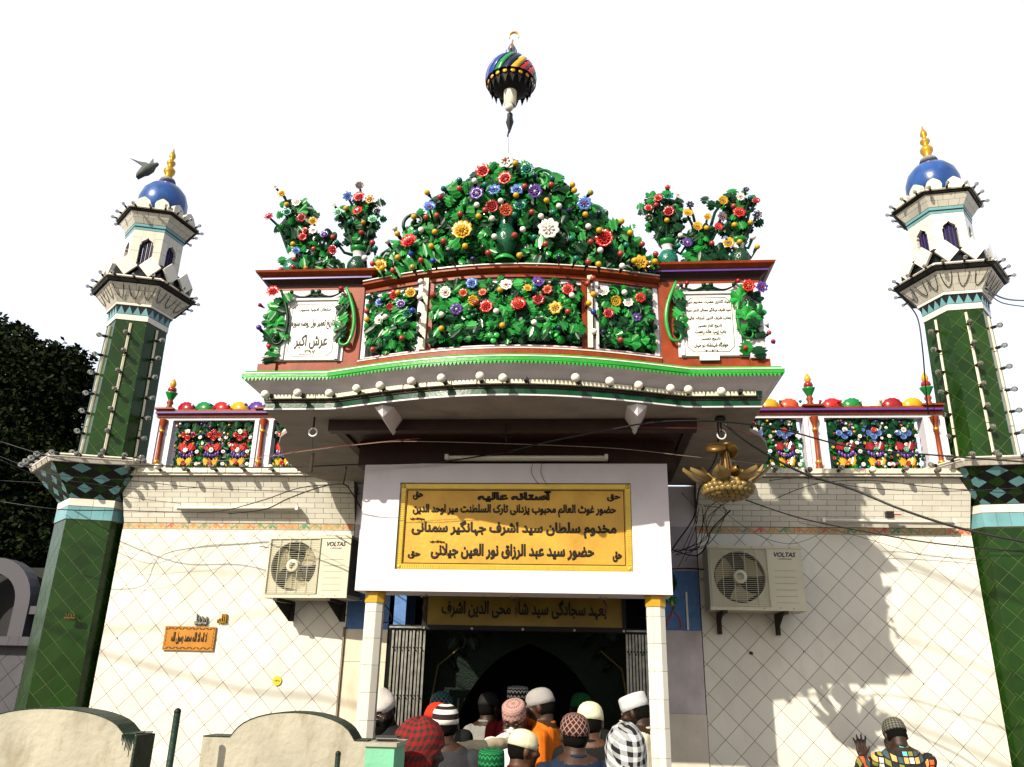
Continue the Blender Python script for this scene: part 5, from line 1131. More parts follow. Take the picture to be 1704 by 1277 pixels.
# ================================================================== air conditioners
def ac(x0, rz, lab, z0):
    t = thing('air_conditioner', lab, 'air conditioner', (x0, 6.45, z0), rz, group='outdoor air conditioner units')
    W, H, D = .715, .475, .28; fx, fz, fr = .235, .242, .196
    def P(n, g, m, sm=False, **k): return part(n, g, m, t, sm, local=True, **k)
    # casing front as ring plate with round hole
    V, Fc = [], []; n = 32
    for k in range(n):
        a = 2 * PI * k / n; c_, s_ = math.cos(a), math.sin(a); V.append((fx + fr * c_, 0, fz + fr * s_))
        q = .225 / max(abs(c_), abs(s_)); V.append((fx + q * c_, 0, fz + q * s_)); V.append((fx + fr * c_, .03, fz + fr * s_))
    for k in range(n): a, b = 3 * k, 3 * ((k + 1) % n); Fc += [(a, a + 1, b + 1, b), (a + 2, a, b, b + 2)]
    P('casing', join((V, Fc), box(0, fx - .225, -.0, .02, 0, H), box(fx + .225, W, 0, .02, 0, H), box(fx - .225, fx + .225, 0, .02, 0, fz - .225), box(fx - .225, fx + .225, 0, .02, fz + .225, H),
                     box(0, .012, .0205, D, 0, H), box(0.012, W - .0125, .0205, D, H - .012, H), box(.012, W - .0125, .0205, D, 0, .012), box(.012, W - .012, D - .01, D, .012, H - .012)), CREAM)
    P('top_lip', box(-.004, W + .004, -.006, D, H - .014, H + .006), CREAM); P('bottom_lip', box(-.004, W + .004, -.006, D, -.008, .018), CREAM)
    P('side_panel', box(W - .012, W + .001, .02, D, .012, H - .012), mat('shadowed_side_vent', (.16, .16, .14), .6))
    P('side_sticker', box(W + .0012, W + .003, .10, .17, .15, .26), mat('teal_sticker', (.01, .12, .18), .4))
    P('valve', tube([(W + .001, .18, .06), (W + .03, .18, .06)], .012, 8), DMET); P('valve', tube([(W + .001, .14, .10), (W + .03, .14, .10)], .012, 8), DMET)
    P('fan_well', join(xf(lathe([(fr, .0), (fr * .99, .12), (.001, .121)], 28), T(fx, .03, fz) @ RX(-90))[:2]), mat('fan_well_dark', (.014, .012, .03), .6))
    for q in range(3):
        V = []; a0 = q * 2 * PI / 3 + .5
        prof_ = []
        for i in range(9):
            r = .045 + (.185 - .045) * i / 8; w_ = .35 + .32 * (i / 8); off = .25 * (i / 8) ** 2
            for s_, dy in ((-1, .0), (0, .022), (1, .05)): a = a0 + off + s_ * w_; prof_.append((fx + r * math.cos(a), .035 + dy, fz + r * math.sin(a)))
        Fc = [(3 * i + j, 3 * i + j + 1, 3 * i + j + 4, 3 * i + j + 3) for i in range(8) for j in range(2)]
        V2 = [(x, y + .004, z) for x, y, z in prof_]; m_ = len(prof_)
        P('fan_blade', (prof_ + V2, Fc + [tuple(v + m_ for v in f)[::-1] for f in Fc]), BLADE, True)
    P('fan_hub', xf(lathe([(.05, 0), (.052, -.02), (.03, -.028), (.001, -.028)], 20)[:2], T(fx, .04, fz) @ RX(-90) @ SC(1, 1, 1)), CREAM, True)
    P('guard_badge', xf(lathe([(.03, .0), (.052, .002), (.052, .006), (.03, .006)], 24)[:2], T(fx, -.016, fz) @ RX(90)), CREAM, True)
    for k in range(30):
        z = fz - .215 + k * .43 / 29; P('grille_wire', tube([(fx - .215, -.012, z), (fx + .215, -.012, z)], .0016, 4), CREAM)
    for k in range(6): x = fx - .215 + k * .43 / 5; P('grille_rib', tube([(x, -.014, fz - .218), (x, -.014, fz + .218)], .0026, 5), CREAM)
    for s_ in (-1, 1): P('grille_frame', tube([(fx - .22, -.01, fz + s_ * .218), (fx + .22, -.01, fz + s_ * .218)], .004, 5), CREAM); P('grille_frame', tube([(fx + s_ * .22, -.01, fz - .218), (fx + s_ * .22, -.01, fz + .218)], .004, 5), CREAM)
    for k in range(6): P('louvre_line', box(.50, .66, -.0025, -.0002, .05 + k * .048, .054 + k * .048), mat('cream_shadow_line', (.52, .49, .36), .5))
    for sx_, sz_ in ((.07, .467), (.34, .467), (.63, .467), (.40, .008), (.62, .008), (.52, .012)): P('screw', tube([(sx_, -.009, sz_), (sx_, -.004, sz_)], .004, 6), DMET)
    text(t, 'brand_lettering', 'VOLTAS', .165, .036, T(.59, -.0015, .415) @ RX(90), mat('logo_ink', (.01, .012, .04), .4), .001, arabic=False, bold=.03, shear=.25, local=True)
    text(t, 'brand_lettering', 'A TATA Product', .10, .009, T(.59, -.0015, .382) @ RX(90), mat('logo_ink', (0, 0, 0)), .0008, arabic=False, bold=.02, local=True)
    for x in (.09, W - .17):
        P('bracket', join(box(x, x + .035, .0, .33, -.03, -.009), box(x, x + .035, .31, .335, -.17, -.0305), ([(x, .02, -.031), (x + .004, .02, -.031), (x, .31, -.031), (x + .004, .31, -.031), (x, .31, -.17), (x + .004, .31, -.17)], [(0, 2, 4), (1, 5, 3), (0, 1, 3, 2), (0, 4, 5, 1), (2, 3, 5, 4)])), mat('rusty_bracket', (.06, .045, .035), .8), t) if False else P('bracket', join(box(x, x + .035, .0, .33, -.03, -.009), box(x, x + .035, .31, .335, -.17, -.0305), ([(x, .02, -.031), (x + .004, .02, -.031), (x, .31, -.031), (x + .004, .31, -.031), (x, .31, -.17), (x + .004, .31, -.17)], [(0, 2, 4), (1, 5, 3), (0, 1, 3, 2), (0, 4, 5, 1), (2, 3, 5, 4)])), mat('rusty_bracket', (.06, .045, .035), .8))
    return t
ac(-2.10, -7, 'cream outdoor air conditioner on the sunlit left wall', 2.335)
ac(1.445, 0, 'cream outdoor air conditioner in shadow on the right wall', 2.295)
# ================================================================== wall ornaments
t = thing('orange_plaque', 'orange rectangular plaque with ornamental border on the left white wall', 'plaque', (-2.83, 6.79, 1.92))
part('plate', box(-3.045, -2.605, 6.785, 6.797, 1.92, 2.112), mat('orange_print', (.62, .25, .02), .35, .15, 8), t)
text(t, 'lettering', 'لا الہ الا اللہ محمد رسول اللہ', .31, .10, MF(-2.825, 6.784, 2.016), INK, .001, bold=.05)
for zz in (1.938, 2.094):
    for k in range(14): part('border_scroll', tube([(-3.02 + .03 * k + .024 * math.cos(a), 6.7845, zz + .007 * math.sin(a * (1 if k % 2 else -1))) for a in (0, 1.2, 2.4, 3.6)], .0022, 4), INK, t)
for xx in (-3.03, -2.62):
    for k in range(5): part('border_scroll', tube([(xx + .006 * math.sin(a), 6.7845, 1.955 + .03 * k + .022 * a / 3.6) for a in (0, 1.2, 2.4, 3.6)], .0022, 4), INK, t)
for nm, s_, x, z, w_, h_, m_, lab in (('metal_calligraphy', 'محمد', -2.745, 2.17, .11, .10, STEEL, 'small silver calligraphy emblem above the orange plaque'), ('metal_calligraphy', 'اللہ', -2.565, 2.18, .08, .08, GFIN, 'small gold calligraphy emblem above right of the orange plaque')):
    t = thing(nm, lab, 'emblem', (x, 6.79, z), group='metal calligraphy emblems'); text(t, 'lettering', s_, w_, h_, MF(x, 6.79, z), m_, .006, bold=.04)
    part('mount', box(x - w_ * .3, x + w_ * .3, 6.792, 6.7985, z - .005, z + .005), m_, t)
p = at(117, 1025, 6.60)
t = thing('metal_calligraphy', 'small bronze calligraphy emblem on the left green pier', 'emblem', p, group='metal calligraphy emblems'); text(t, 'lettering', 'محمد', .085, .06, T(p.x, p.y, p.z) @ RZ(14) @ RX(90), mat('bronze', (.25, .15, .06), .4, metal=.6), .006, bold=.04)
t = thing('round_sticker', 'round yellow sticker on the lower left white wall', 'sticker', (-2.03, 6.795, 1.70))
part('disc', xf(lathe([(.001, 0), (.038, 0), (.038, .003), (.001, .003)], 24)[:2], T(-2.03, 6.797, 1.70) @ RX(90)), mat('yellow_print', (.75, .62, .04), .4), t); text(t, 'lettering', 'یا اللہ', .045, .014, MF(-2.03, 6.793, 1.70), INK, .0005, bold=.03)
t = thing('wall_hole', 'small broken hole in a tile below the right air conditioner', 'hole', at(1250, 1087, 6.797)); p = at(1250, 1087, 6.797)
part('hole_patch', plate([(p.x - .018, p.z), (p.x - .004, p.z + .016), (p.x + .016, p.z + .004), (p.x + .01, p.z - .015), (p.x - .01, p.z - .01)], 6.7965, 6.80), SOCK, t)
# ================================================================== chandelier
t = thing('chandelier', 'tarnished brass chandelier with petal shades and glass bead bowl, hanging right of the doorway', 'chandelier', (1.33, 4.85, 3.33))
BR = mat('tarnished_brass', (.22, .12, .03), .38, .3, 20, metal=.6); SH = mat('amber_shell_shade', (.36, .24, .085), .35, .25, 15, coat=.2); BD = mat('amber_glass_beads', (.30, .20, .055), .18, .3, 20, coat=.5)
x_, y_ = 1.34, 4.86
part('rod', tube([(x_ - .01, y_, 3.334), (x_ - .01, y_, 3.23)], .006, 6), DMET, t); part('ceiling_knot', sph(.028, 8, 6, (x_ - .01, y_, 3.315), (1.3, 1, .8)), SOCK, t, True)
part('hook_ring', tube([(x_ - .01 + .026 * math.cos(a), y_, 3.215 + .03 * math.sin(a)) for a in [PI * 2 * k / 14 for k in range(15)]], .005, 6, False), RINGW, t, True)
part('canopy', xf(lathe([(.004, .03), (.05, .024), (.068, .006), (.06, -.006), (.03, -.012), (.003, -.014)], 20), T(x_ - .05, y_, 3.125) @ RX(35) @ RY(-8)), BR, t, True)
part('canopy', xf(lathe([(.004, .03), (.05, .024), (.064, .006), (.055, -.006), (.003, -.012)], 20), T(x_ + .025, y_ + .02, 3.115) @ RX(-40) @ RY(14)), BR, t, True)
for dx, dy in ((-.03, 0), (.0, .02), (.03, -.01), (.01, -.03)): part('chain', tube([(x_ + dx * .6, y_ + dy, 3.10), (x_ + dx + random.uniform(-.01, .01), y_ + dy, 3.04), (x_ + dx * 1.3, y_ + dy, 2.97)], .004, 5), BR, t)
part('stem', tube([(x_, y_, 3.10), (x_ + .005, y_, 2.95)], .010, 8), BR, t)
for a, tl in ((200, 60), (320, 70), (10, 80), (120, 65)): part('socket_cup', xf(lathe([(.001, 0), (.022, .0), (.024, .055), (.018, .06)], 12), T(x_ + .01, y_, 2.965) @ RZ(a) @ RY(tl) @ T(0, 0, .02)), BR, t, True)
part('plate', xf(lathe([(.001, .0), (.06, .004), (.12, -.01), (.125, -.018), (.001, -.01)], 20), T(x_ + .005, y_, 2.93)), BR, t, True)
for k, (a, cu_) in enumerate(((183, .8), (158, 1.1), (208, .6), (115, 1.5), (60, 1.5), (-4, 1.1), (22, 1.3), (250, .5), (300, .5))):
    V = []
    for i in range(8):
        u = i / 7; r = .115 + .15 * u; h = .11 * u ** 1.6 * cu_; w_ = .052 * math.sin(PI * min(1, u * .88 + .12)) + .002
        for j in range(5): s_ = (j - 2) / 2; V.append((r, s_ * w_, h + .018 * s_ * s_ - .012))
    m_ = len(V); V += [(x + .003, y, z - .005) for x, y, z in V]; Fc = [(5 * i + j, 5 * i + j + 1, 5 * i + j + 6, 5 * i + j + 5) for i in range(7) for j in range(4)]; Fc += [tuple(q + m_ for q in f)[::-1] for f in Fc]
    part('petal_shade', xf((V, Fc), T(x_ + .005, y_, 2.905) @ RZ(a)), SH, t, True)
bead = mesh('glass_bead', sph(.021, 9, 7)[:2], BD, True)
for lv, (r, z, n) in enumerate(((.130, 2.897, 24), (.142, 2.876, 26), (.134, 2.855, 25), (.112, 2.838, 21), (.082, 2.826, 15), (.048, 2.819, 9), (.0, 2.816, 1))):
    for k in range(n): a = 2 * PI * k / n + lv * .15; part('glass_bead', bead, None, t, loc=(x_ + .005 + r * math.cos(a), y_ + r * math.sin(a), z), scale=random.uniform(.9, 1.15))
# ================================================================== boundary walls, posts
def arched_wall(x0, xs, x1, zt, zs, y0, y1, lab, tail):
    poly = [(x0, 0), (x1, 0), (x1, zs), (xs[1], zs)]
    n = 20; cx_ = (xs[0] + xs[1]) / 2; r = (xs[1] - xs[0]) / 2
    arc_ = [(cx_ + r * math.cos(PI * k / n), zs - .04 + (zt - zs + .04) * math.sin(PI * k / n) ** .75) for k in range(1, n)]
    poly += [p for p in arc_ if p[1] > zs - .001] + [(xs[0], zs), (x0, zs)]
    t = thing('boundary_wall', lab, 'wall', ((x0 + x1) / 2, (y0 + y1) / 2, 0), group='whitewashed arched boundary walls')
    part('wall_body', plate(poly, y0, y1), OLDW, t)
    top = [(x1, zs), (xs[1], zs)] + [p for p in arc_ if p[1] > zs - .001] + [(xs[0], zs), (x0, zs)]
    V, Fc = [], []
    for x, z in top: V += [(x, y0 - .002, z + .001), (x, y1 + .002, z + .001), (x, y0 - .002, z + .005), (x, y1 + .002, z + .005)]
    for i in range(len(top) - 1): b = 4 * i; Fc += [(b + 2, b + 3, b + 7, b + 6), (b, b + 2, b + 6, b + 4), (b + 1, b + 5, b + 7, b + 3)]
    part('green_coping', (V, Fc), GREENP, t)
    for k in range(tail):
        x = x1 - .006 - k * .0065; L = random.uniform(.02, .12) * (1 - k / (tail + 4)); part('paint_drip', tube([(x, y0 - .001, zs), (x, y0 - .001, zs - L)], [.003, .0012], 5), GREENP, t)
    return t
w1 = arched_wall(-2.6, (-2.13, -1.46), -1.405, 1.605, 1.515, 3.5, 3.64, 'whitewashed boundary wall with rounded top and green paint drips at the lower left corner', 9)
part('dark_end', box(-1.404, -1.395, 3.49, 3.645, 0, 1.512), GREENP, w1)
w2 = arched_wall(-1.115, (-1.0, -.475), -.42, 1.615, 1.515, 3.5, 3.62, 'whitewashed boundary wall with rounded top beside the crowd', 0)
t = thing('gate_pillar', 'mint green masonry gate pillar at the end of the arched wall', 'pillar', (-.34, 3.56, 0)); part('pillar_body', box(-.418, -.30, 3.47, 3.68, 0, 1.50), MINT, t); part('pillar_cap', box(-.43, -.29, 3.46, 3.69, 1.5005, 1.515), OLDW, t)
t = thing('newspaper_pile', 'thin pile of folded papers on top of the mint pillar', 'papers', (-.33, 3.55, 1.52))
for k in range(3): part('folded_paper', xf(box(-.045, .045, -.04, .04, 0, .0035), T(-.355 + random.uniform(-.01, .01), 3.56, 1.521 + k * .005) @ RZ(random.uniform(-12, 12))), mat('grey_newsprint' if k % 2 else 'dark_newsprint', (.35, .33, .3) if k % 2 else (.05, .05, .05), .8), t)
for (x0p, x1p, yt, Y_, lab) in ((296, 301, 1182, 3.3, 'dark green iron post standing between the two arched walls'), (563, 560, 1252, 3.2, 'short dark green post in front of the right arched wall')):
    a = at(x0p, yt, Y_); t = thing('iron_post', lab, 'post', (a.x, a.y, 0), group='dark green iron posts'); rr = .013 if Y_ > 3.25 else .010
    part('pipe', tube([(a.x + .0, a.y, 0), (a.x, a.y, a.z - .005)], rr, 12), GREENP, t, True); part('pipe_cap', sph(rr * 1.1, 10, 6, (a.x, a.y, a.z - .006)), DMET, t, True)
# ================================================================== neighbouring building on the left
t = thing('neighbour_building', 'shaded white building with arch and tiled parapet behind the left pier', 'building', (-7.2, 9.6, 0))
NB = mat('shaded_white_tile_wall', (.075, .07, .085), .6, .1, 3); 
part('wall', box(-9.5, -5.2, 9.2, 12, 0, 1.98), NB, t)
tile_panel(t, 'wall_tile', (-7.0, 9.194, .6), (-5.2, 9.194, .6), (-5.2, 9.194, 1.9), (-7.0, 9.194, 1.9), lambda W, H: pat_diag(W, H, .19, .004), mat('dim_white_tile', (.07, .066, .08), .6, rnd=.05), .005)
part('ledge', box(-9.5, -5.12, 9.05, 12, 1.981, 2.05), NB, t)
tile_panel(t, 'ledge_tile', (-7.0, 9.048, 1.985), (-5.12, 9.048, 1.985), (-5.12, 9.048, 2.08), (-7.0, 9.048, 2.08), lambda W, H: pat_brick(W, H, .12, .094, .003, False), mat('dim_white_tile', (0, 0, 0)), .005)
V, Fc = [], []
for k in range(17):
    a = PI * k / 16
    for r in (.34, .52):
        for y in (9.1, 9.3): V.append((-6.45 + r * math.cos(a) * 1.0, y, 2.45 + r * math.sin(a)))
for k in range(16): b = 4 * k; Fc += [(b, b + 2, b + 6, b + 4), (b + 1, b + 5, b + 7, b + 3), (b + 2, b + 3, b + 7, b + 6), (b, b + 4, b + 5, b + 1)]
part('arch', (V, Fc), NB, t); part('arch_leg', box(-6.11, -5.93, 9.1, 9.3, 2.051, 2.45), NB, t); part('arch_leg', box(-6.97, -6.79, 9.1, 9.3, 2.051, 2.45), NB, t)
part('parapet_rail', box(-5.93, -5.1, 9.12, 9.25, 2.33, 2.42), NB, t); part('parapet_rail', box(-8.8, -6.97, 9.12, 9.25, 2.33, 2.42), NB, t)
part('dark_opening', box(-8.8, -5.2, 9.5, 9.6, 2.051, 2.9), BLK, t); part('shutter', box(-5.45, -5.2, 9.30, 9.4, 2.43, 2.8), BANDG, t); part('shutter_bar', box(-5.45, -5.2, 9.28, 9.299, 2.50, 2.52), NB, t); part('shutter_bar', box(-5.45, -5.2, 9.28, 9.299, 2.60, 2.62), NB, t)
# ================================================================== trees behind on the left
LFT = [mat('tree_leaf_dark', (.006, .012, .003), .7, .4, 3, spec=.08), mat('tree_leaf_mid', (.018, .032, .007), .7, .4, 3, spec=.1)]
for m_ in LFT: pass
BARK = mat('bark', (.07, .05, .035), .9, .3, 10, bump=.5)
def tree(x, y, h, lab, blobs, nleaf, seed):
    rd = random.Random(seed); t = thing('tree', lab, 'tree', (x, y, 0), group='trees behind the left pier')
    part('trunk', tube([(x, y, 0), (x + .1, y, h * .25), (x - .05, y + .1, h * .5), (x, y, h * .78)], [.24, .19, .13, .05], 9), BARK, t, True)
    for k in range(14):
        b = rd.choice(blobs); z0 = rd.uniform(.25, .6) * h; e = (b[0] + rd.uniform(-.5, .5) * b[3], b[1] + rd.uniform(-.5, .5) * b[3], b[2] + rd.uniform(-.4, .4) * b[3])
        mid = tuple((p + q) / 2 + rd.uniform(-.15, .15) for p, q in zip((x, y, z0), e)); part('limb', tube([(x, y, z0), mid, e], [.07, .045, .012], 6), BARK, t, True)
    V, Fc, mi = [], [], []
    for k in range(nleaf):
        b = rd.choices(blobs, [q[3] ** 2 for q in blobs])[0]
        while True:
            d = Vector((rd.gauss(0, 1), rd.gauss(0, 1), rd.gauss(0, 1))).normalized(); rr = b[3] * rd.uniform(.35, 1.0) ** .5 * (1 + .18 * math.sin(5 * d.x + 7 * d.z + b[0]))
            break
        c_ = Vector(b[:3]) + d * rr; 
        # sprig of 3 narrow leaves
        for _ in range(3):
            u = Vector((rd.gauss(0, 1), rd.gauss(0, 1), rd.gauss(0, .8) - .3)).normalized(); v = u.cross(Vector((rd.gauss(0, 1), rd.gauss(0, 1), rd.gauss(0, 1)))).normalized(); L_ = rd.uniform(.06, .11); W_ = L_ * .28
            k0 = len(V); V += [tuple(c_), tuple(c_ + u * L_ * .5 + v * W_), tuple(c_ + u * L_), tuple(c_ + u * L_ * .5 - v * W_)]; Fc.append((k0, k0 + 1, k0 + 2, k0 + 3)); mi.append(rd.random() < .35)
    me = mesh('crown', (V, Fc), LFT)
    me.polygons.foreach_set('material_index', [int(q) for q in mi])
    part('crown', me, None, t)
tree(-8.4, 11.6, 6.6, 'dense dark leafy tree behind the left minaret', [(-8.3, 11.5, 5.9, .95), (-9.1, 11.8, 6.0, 1.0), (-8.0, 11.6, 5.6, .8), (-8.3, 11.4, 4.6, 1.1), (-9.2, 11.5, 4.5, 1.2), (-8.0, 11.3, 3.4, 1.1), (-7.5, 11.6, 4.5, .8), (-7.2, 11.5, 3.3, .8), (-9.5, 11.6, 3.2, 1.1), (-7.9, 11.5, 6.25, .5), (-8.9, 11.5, 6.75, .45)], 34000, 3)
tree(-10.3, 12.5, 7.2, 'tall dark tree at the far left edge of the photo', [(-10.3, 12.5, 6.5, 1.0), (-11.0, 12.6, 5.8, 1.2), (-10.0, 12.4, 5.2, 1.2), (-10.2, 12.3, 4.0, 1.2), (-9.9, 12.2, 7.0, .5), (-9.0, 13.0, 3.6, 1.2), (-9.9, 12.0, 3.0, 1.1)], 18000, 5)
# ================================================================== pigeon
t = thing('pigeon', 'grey pigeon landing with raised wing on the left blue dome', 'bird', at(245, 285, 6.9)); p = at(245, 283, 6.9); PG = mat('pigeon_grey', (.09, .10, .09), .7, .2, 30)
part('body', xf(lathe([(.001, -.10), (.018, -.08), (.038, -.02), (.036, .03), (.018, .065), (.016, .08), (.012, .095), (.001, .10)], 12), T(*p) @ SC(1.5) @ RX(-25) @ RY(30)), PG, t, True)
part('wing', xf(([(0, 0, 0), (-.03, .01, .06), (-.10, .01, .075), (-.17, .0, .10), (-.09, -.005, .045), (-.03, -.01, .0), (0, .006, .0), (-.03, .016, .058), (-.10, .016, .073), (-.17, .004, .098), (-.09, .001, .043), (-.03, -.004, 0)], [(0, 1, 2, 3, 4, 5), (11, 10, 9, 8, 7, 6), (0, 6, 7, 1), (1, 7, 8, 2), (2, 8, 9, 3), (3, 9, 10, 4), (4, 10, 11, 5)]), T(p.x + .015, p.y, p.z + .02) @ SC(1.4)), PG, t)
part('wing', xf(([(0, 0, 0), (-.01, .01, .05), (.01, .01, .09), (.03, 0, .03), (0, .006, 0), (-.01, .016, .05), (.01, .016, .09), (.03, .006, .03)], [(0, 1, 2, 3), (7, 6, 5, 4), (0, 4, 5, 1), (1, 5, 6, 2), (2, 6, 7, 3)]), T(p.x + .015, p.y, p.z + .03) @ SC(1.4)), PG, t)
part('tail', xf(box(-.05, -.0, -.015, .015, -.003, .003), T(p.x - .03, p.y, p.z - .065) @ SC(1.5) @ RY(-30)), PG, t)
# ================================================================== cables
def cable(pts, r, lab, m=CABLE, grp='cables strung across the facade'):
    P = [at(*q) for q in pts]; n = len(P); out_ = []
    for i in range(n - 1):                           # catmull-rom
        p0, p1, p2, p3 = P[max(0, i - 1)], P[i], P[i + 1], P[min(n - 1, i + 2)]
        for k in range(6): u = k / 6; out_.append(.5 * ((2 * p1) + (p2 - p0) * u + (2 * p0 - 5 * p1 + 4 * p2 - p3) * u * u + (3 * p1 - p0 - 3 * p2 + p3) * u ** 3))
    out_.append(P[-1]); solo('cable', tube(out_, r, 6), m, lab, 'cable', True, grp)
cable([(0, 735, 6.0), (120, 768, 5.9), (260, 775, 5.9), (400, 778, 5.6), (500, 777, 5.2), (600, 773, 5.2), (660, 772, 5.24), (740, 768, 5.24), (845, 752, 5.24)], .005, 'thick black cable from the left tree to the top of the sign box')
cable([(845, 752, 5.24), (900, 738, 4.8), (1010, 716, 4.7), (1100, 702, 4.7), (1200, 702, 4.7), (1300, 715, 4.75), (1420, 745, 4.75), (1560, 758, 4.65), (1720, 770, 4.5)], .005, 'black cable running from the sign box rightward past the chandelier to the right minaret')
cable([(1205, 705, 4.75), (1250, 740, 4.75), (1330, 785, 4.75), (1420, 815, 4.7), (1500, 848, 4.6), (1600, 880, 4.5), (1720, 905, 4.4)], .007, 'thickest black cable sloping down from the chandelier hook to the right pier')
cable([(1240, 832, 4.95), (1330, 862, 4.95), (1440, 885, 4.9), (1560, 905, 4.8), (1720, 920, 4.7)], .004, 'thin black cable below the thickest one on the right wall')
cable([(0, 760, 6.1), (90, 790, 6.0), (220, 800, 6.2), (330, 812, 6.3), (480, 818, 6.4), (600, 822, 6.4)], .003, 'thin cable over the brick tiles of the left wing')
cable([(0, 835, 6.0), (100, 848, 6.1), (200, 850, 6.4), (350, 852, 6.5), (430, 835, 6.4), (500, 812, 6.0), (570, 806, 5.4)], .004, 'black cable dropping to the bundle left of the sign box')
cable([(380, 855, 6.5), (440, 848, 6.4), (480, 830, 6.2), (530, 812, 5.7), (570, 806, 5.4), (585, 820, 5.5), (603, 850, 5.6)], .005, 'looping black cable bundle between left tube light and the sign box')
cable([(571, 806, 5.4), (574, 790, 5.3), (576, 778, 5.2)], .007, 'short thick cable stub hanging from the left soffit')
cable([(300, 772, 6.2), (430, 762, 5.4), (500, 752, 4.9), (600, 740, 4.8), (700, 735, 4.8), (1000, 745, 4.9), (1150, 760, 4.9), (1290, 775, 5.2), (1340, 778, 5.4)], .0022, 'thin twisted wire crossing under the whole soffit', mat('pale_wire', (.3, .24, .18), .5))
cable([(430, 760, 5.2), (520, 748, 4.85), (640, 735, 4.8), (700, 730, 4.8)], .0018, 'thin red wire under the left soffit', RCABLE)
cable([(1060, 712, 4.75), (1160, 713, 4.75), (1220, 716, 4.75), (1290, 735, 4.9), (1330, 760, 5.2)], .0018, 'thin red wire beside the chandelier', RCABLE)
cable([(1195, 700, 4.8), (1192, 760, 5.0), (1165, 810, 5.4), (1155, 860, 5.8), (1125, 905, 6.2), (1112, 925, 6.4)], .006, 'thick black cable behind the chandelier going down to the doorway')
cable([(1215, 850, 5.6), (1185, 880, 6.1), (1178, 900, 6.35), (1160, 925, 6.5), (1118, 915, 6.5)], .005, 'tangled black cable at the corner of the right air conditioner')
cable([(1112, 948, 6.6), (1140, 946, 6.6), (1172, 948, 6.55)], .006, 'short horizontal pipe entering the right air conditioner')
cable([(1190, 842, 5.6), (1260, 890, 6.4), (1310, 905, 6.6), (1345, 898, 6.6), (1375, 882, 6.6)], .0018, 'thin sagging green wire above the right air conditioner', mat('green_wire', (.01, .07, .04), .5))
cable([(1330, 870, 6.3), (1400, 885, 6.5), (1470, 905, 6.6), (1540, 925, 6.6), (1640, 930, 6.3)], .0018, 'thin wire crossing the sunlit part of the right wall')
cable([(1290, 830, 6.2), (1360, 805, 6.2), (1450, 800, 6.2), (1560, 812, 6.2), (1700, 822, 6.2)], .003, 'cable bundle under the right wing cornice')
cable([(1280, 800, 6.0), (1340, 796, 6.1), (1440, 812, 6.2), (1560, 818, 6.2), (1700, 812, 6.1)], .003, 'second cable of the bundle under the right wing cornice')
cable([(1640, 480, 6.5), (1665, 495, 7.0), (1690, 500, 7.6), (1720, 500, 8.2)], .008, 'heavy black service cable leaving the right minaret near the photo edge')
cable([(1645, 488, 6.5), (1670, 505, 7.0), (1720, 512, 8.0)], .006, 'lower black service cable leaving the right minaret')
cable([(1510, 505, 6.5), (1527, 530, 6.5), (1535, 580, 6.5), (1540, 640, 6.6), (1545, 690, 6.7)], .006, 'black cable hanging down the inner side of the right minaret')
cable([(0, 765, 5.8), (60, 790, 5.9), (150, 805, 6.0), (240, 815, 6.1), (330, 812, 6.3)], .002, 'lower thin wire in front of the left pier flare')
cable([(0, 800, 5.8), (110, 808, 5.9), (215, 828, 6.2), (300, 838, 6.5)], .002, 'lowest thin wire in front of the left pier flare')
cable([(887, 771, 5.28), (884, 785, 5.285), (890, 798, 5.29), (897, 806, 5.29)], .0018, 'thin wire hanging from the tube light onto the gold sign, left one')
cable([(902, 771, 5.28), (900, 785, 5.285), (904, 797, 5.29), (910, 806, 5.29)], .0018, 'thin wire hanging from the tube light onto the gold sign, right one')
cable([(600, 1000, 5.5), (640, 1008, 5.6), (652, 1030, 5.7), (640, 1036, 5.7), (630, 1030, 5.6), (641, 1006, 5.6)], .004, 'loop of black wire beside the left column')
for k in range(9):
    x = 1130 + k * 7; cable([(x + random.uniform(-10, 60), 830 + random.uniform(-10, 15), 5.6), (x + random.uniform(-5, 40), 860 + random.uniform(-10, 10), 6.1), (1150 + random.uniform(-28, 30), 900 + random.uniform(-15, 15), 6.5), (1130 + random.uniform(-15, 15), 935 + random.uniform(-25, 10), 6.6)], .0028, ['straightest', 'second', 'third', 'fourth', 'fifth', 'sixth', 'seventh', 'eighth', 'rightmost'][k] + ' of the thin tangled black wires, counted from the left, beside the right air conditioner', grp='tangled wires by the right air conditioner') if k < 9 else None
# street cables overhead (above the frame); their soft shadows cross the white walls
def overhead(sh, tt, r, lab):
    P = []
    for px, py in sh: q = at(px, py, 6.8); P.append(q - Vector((.595, 1, -.74)) * tt)
    d0 = (P[0] - P[1]).normalized(); d1 = (P[-1] - P[-2]).normalized(); up = Vector((-.595, -1, .74)) * 3; P = ([P[0] + d0 * 7] + P + [P[-1] + up]) if sh[0][0] < 800 else ([P[0] + up] + P + [P[-1] + d1 * 7])
    solo('overhead_cable', tube(P, r, 6), CABLE, lab, 'cable', True, 'street cables strung overhead')
overhead([(180, 1090), (330, 1130), (410, 1150), (530, 1160), (600, 1178)], 5.4, .014, 'overhead street cable casting the lowest soft shadow on the left wall')
overhead([(205, 940), (290, 948), (380, 953), (440, 953)], 5.2, .008, 'overhead street cable casting the upper thin shadow on the left wall')
overhead([(180, 1048), (280, 1043), (370, 1035), (450, 1015), (500, 1003)], 5.3, .009, 'overhead street cable casting the shadow over the orange plaque')
overhead([(1400, 1155), (1500, 1200), (1600, 1240), (1660, 1270)], 5.2, .013, 'overhead street cable casting the diagonal shadow by the praying man')
overhead([(1450, 905), (1530, 945), (1610, 980)], 5.0, .015, 'overhead street cable casting the double shadow near the right pier')
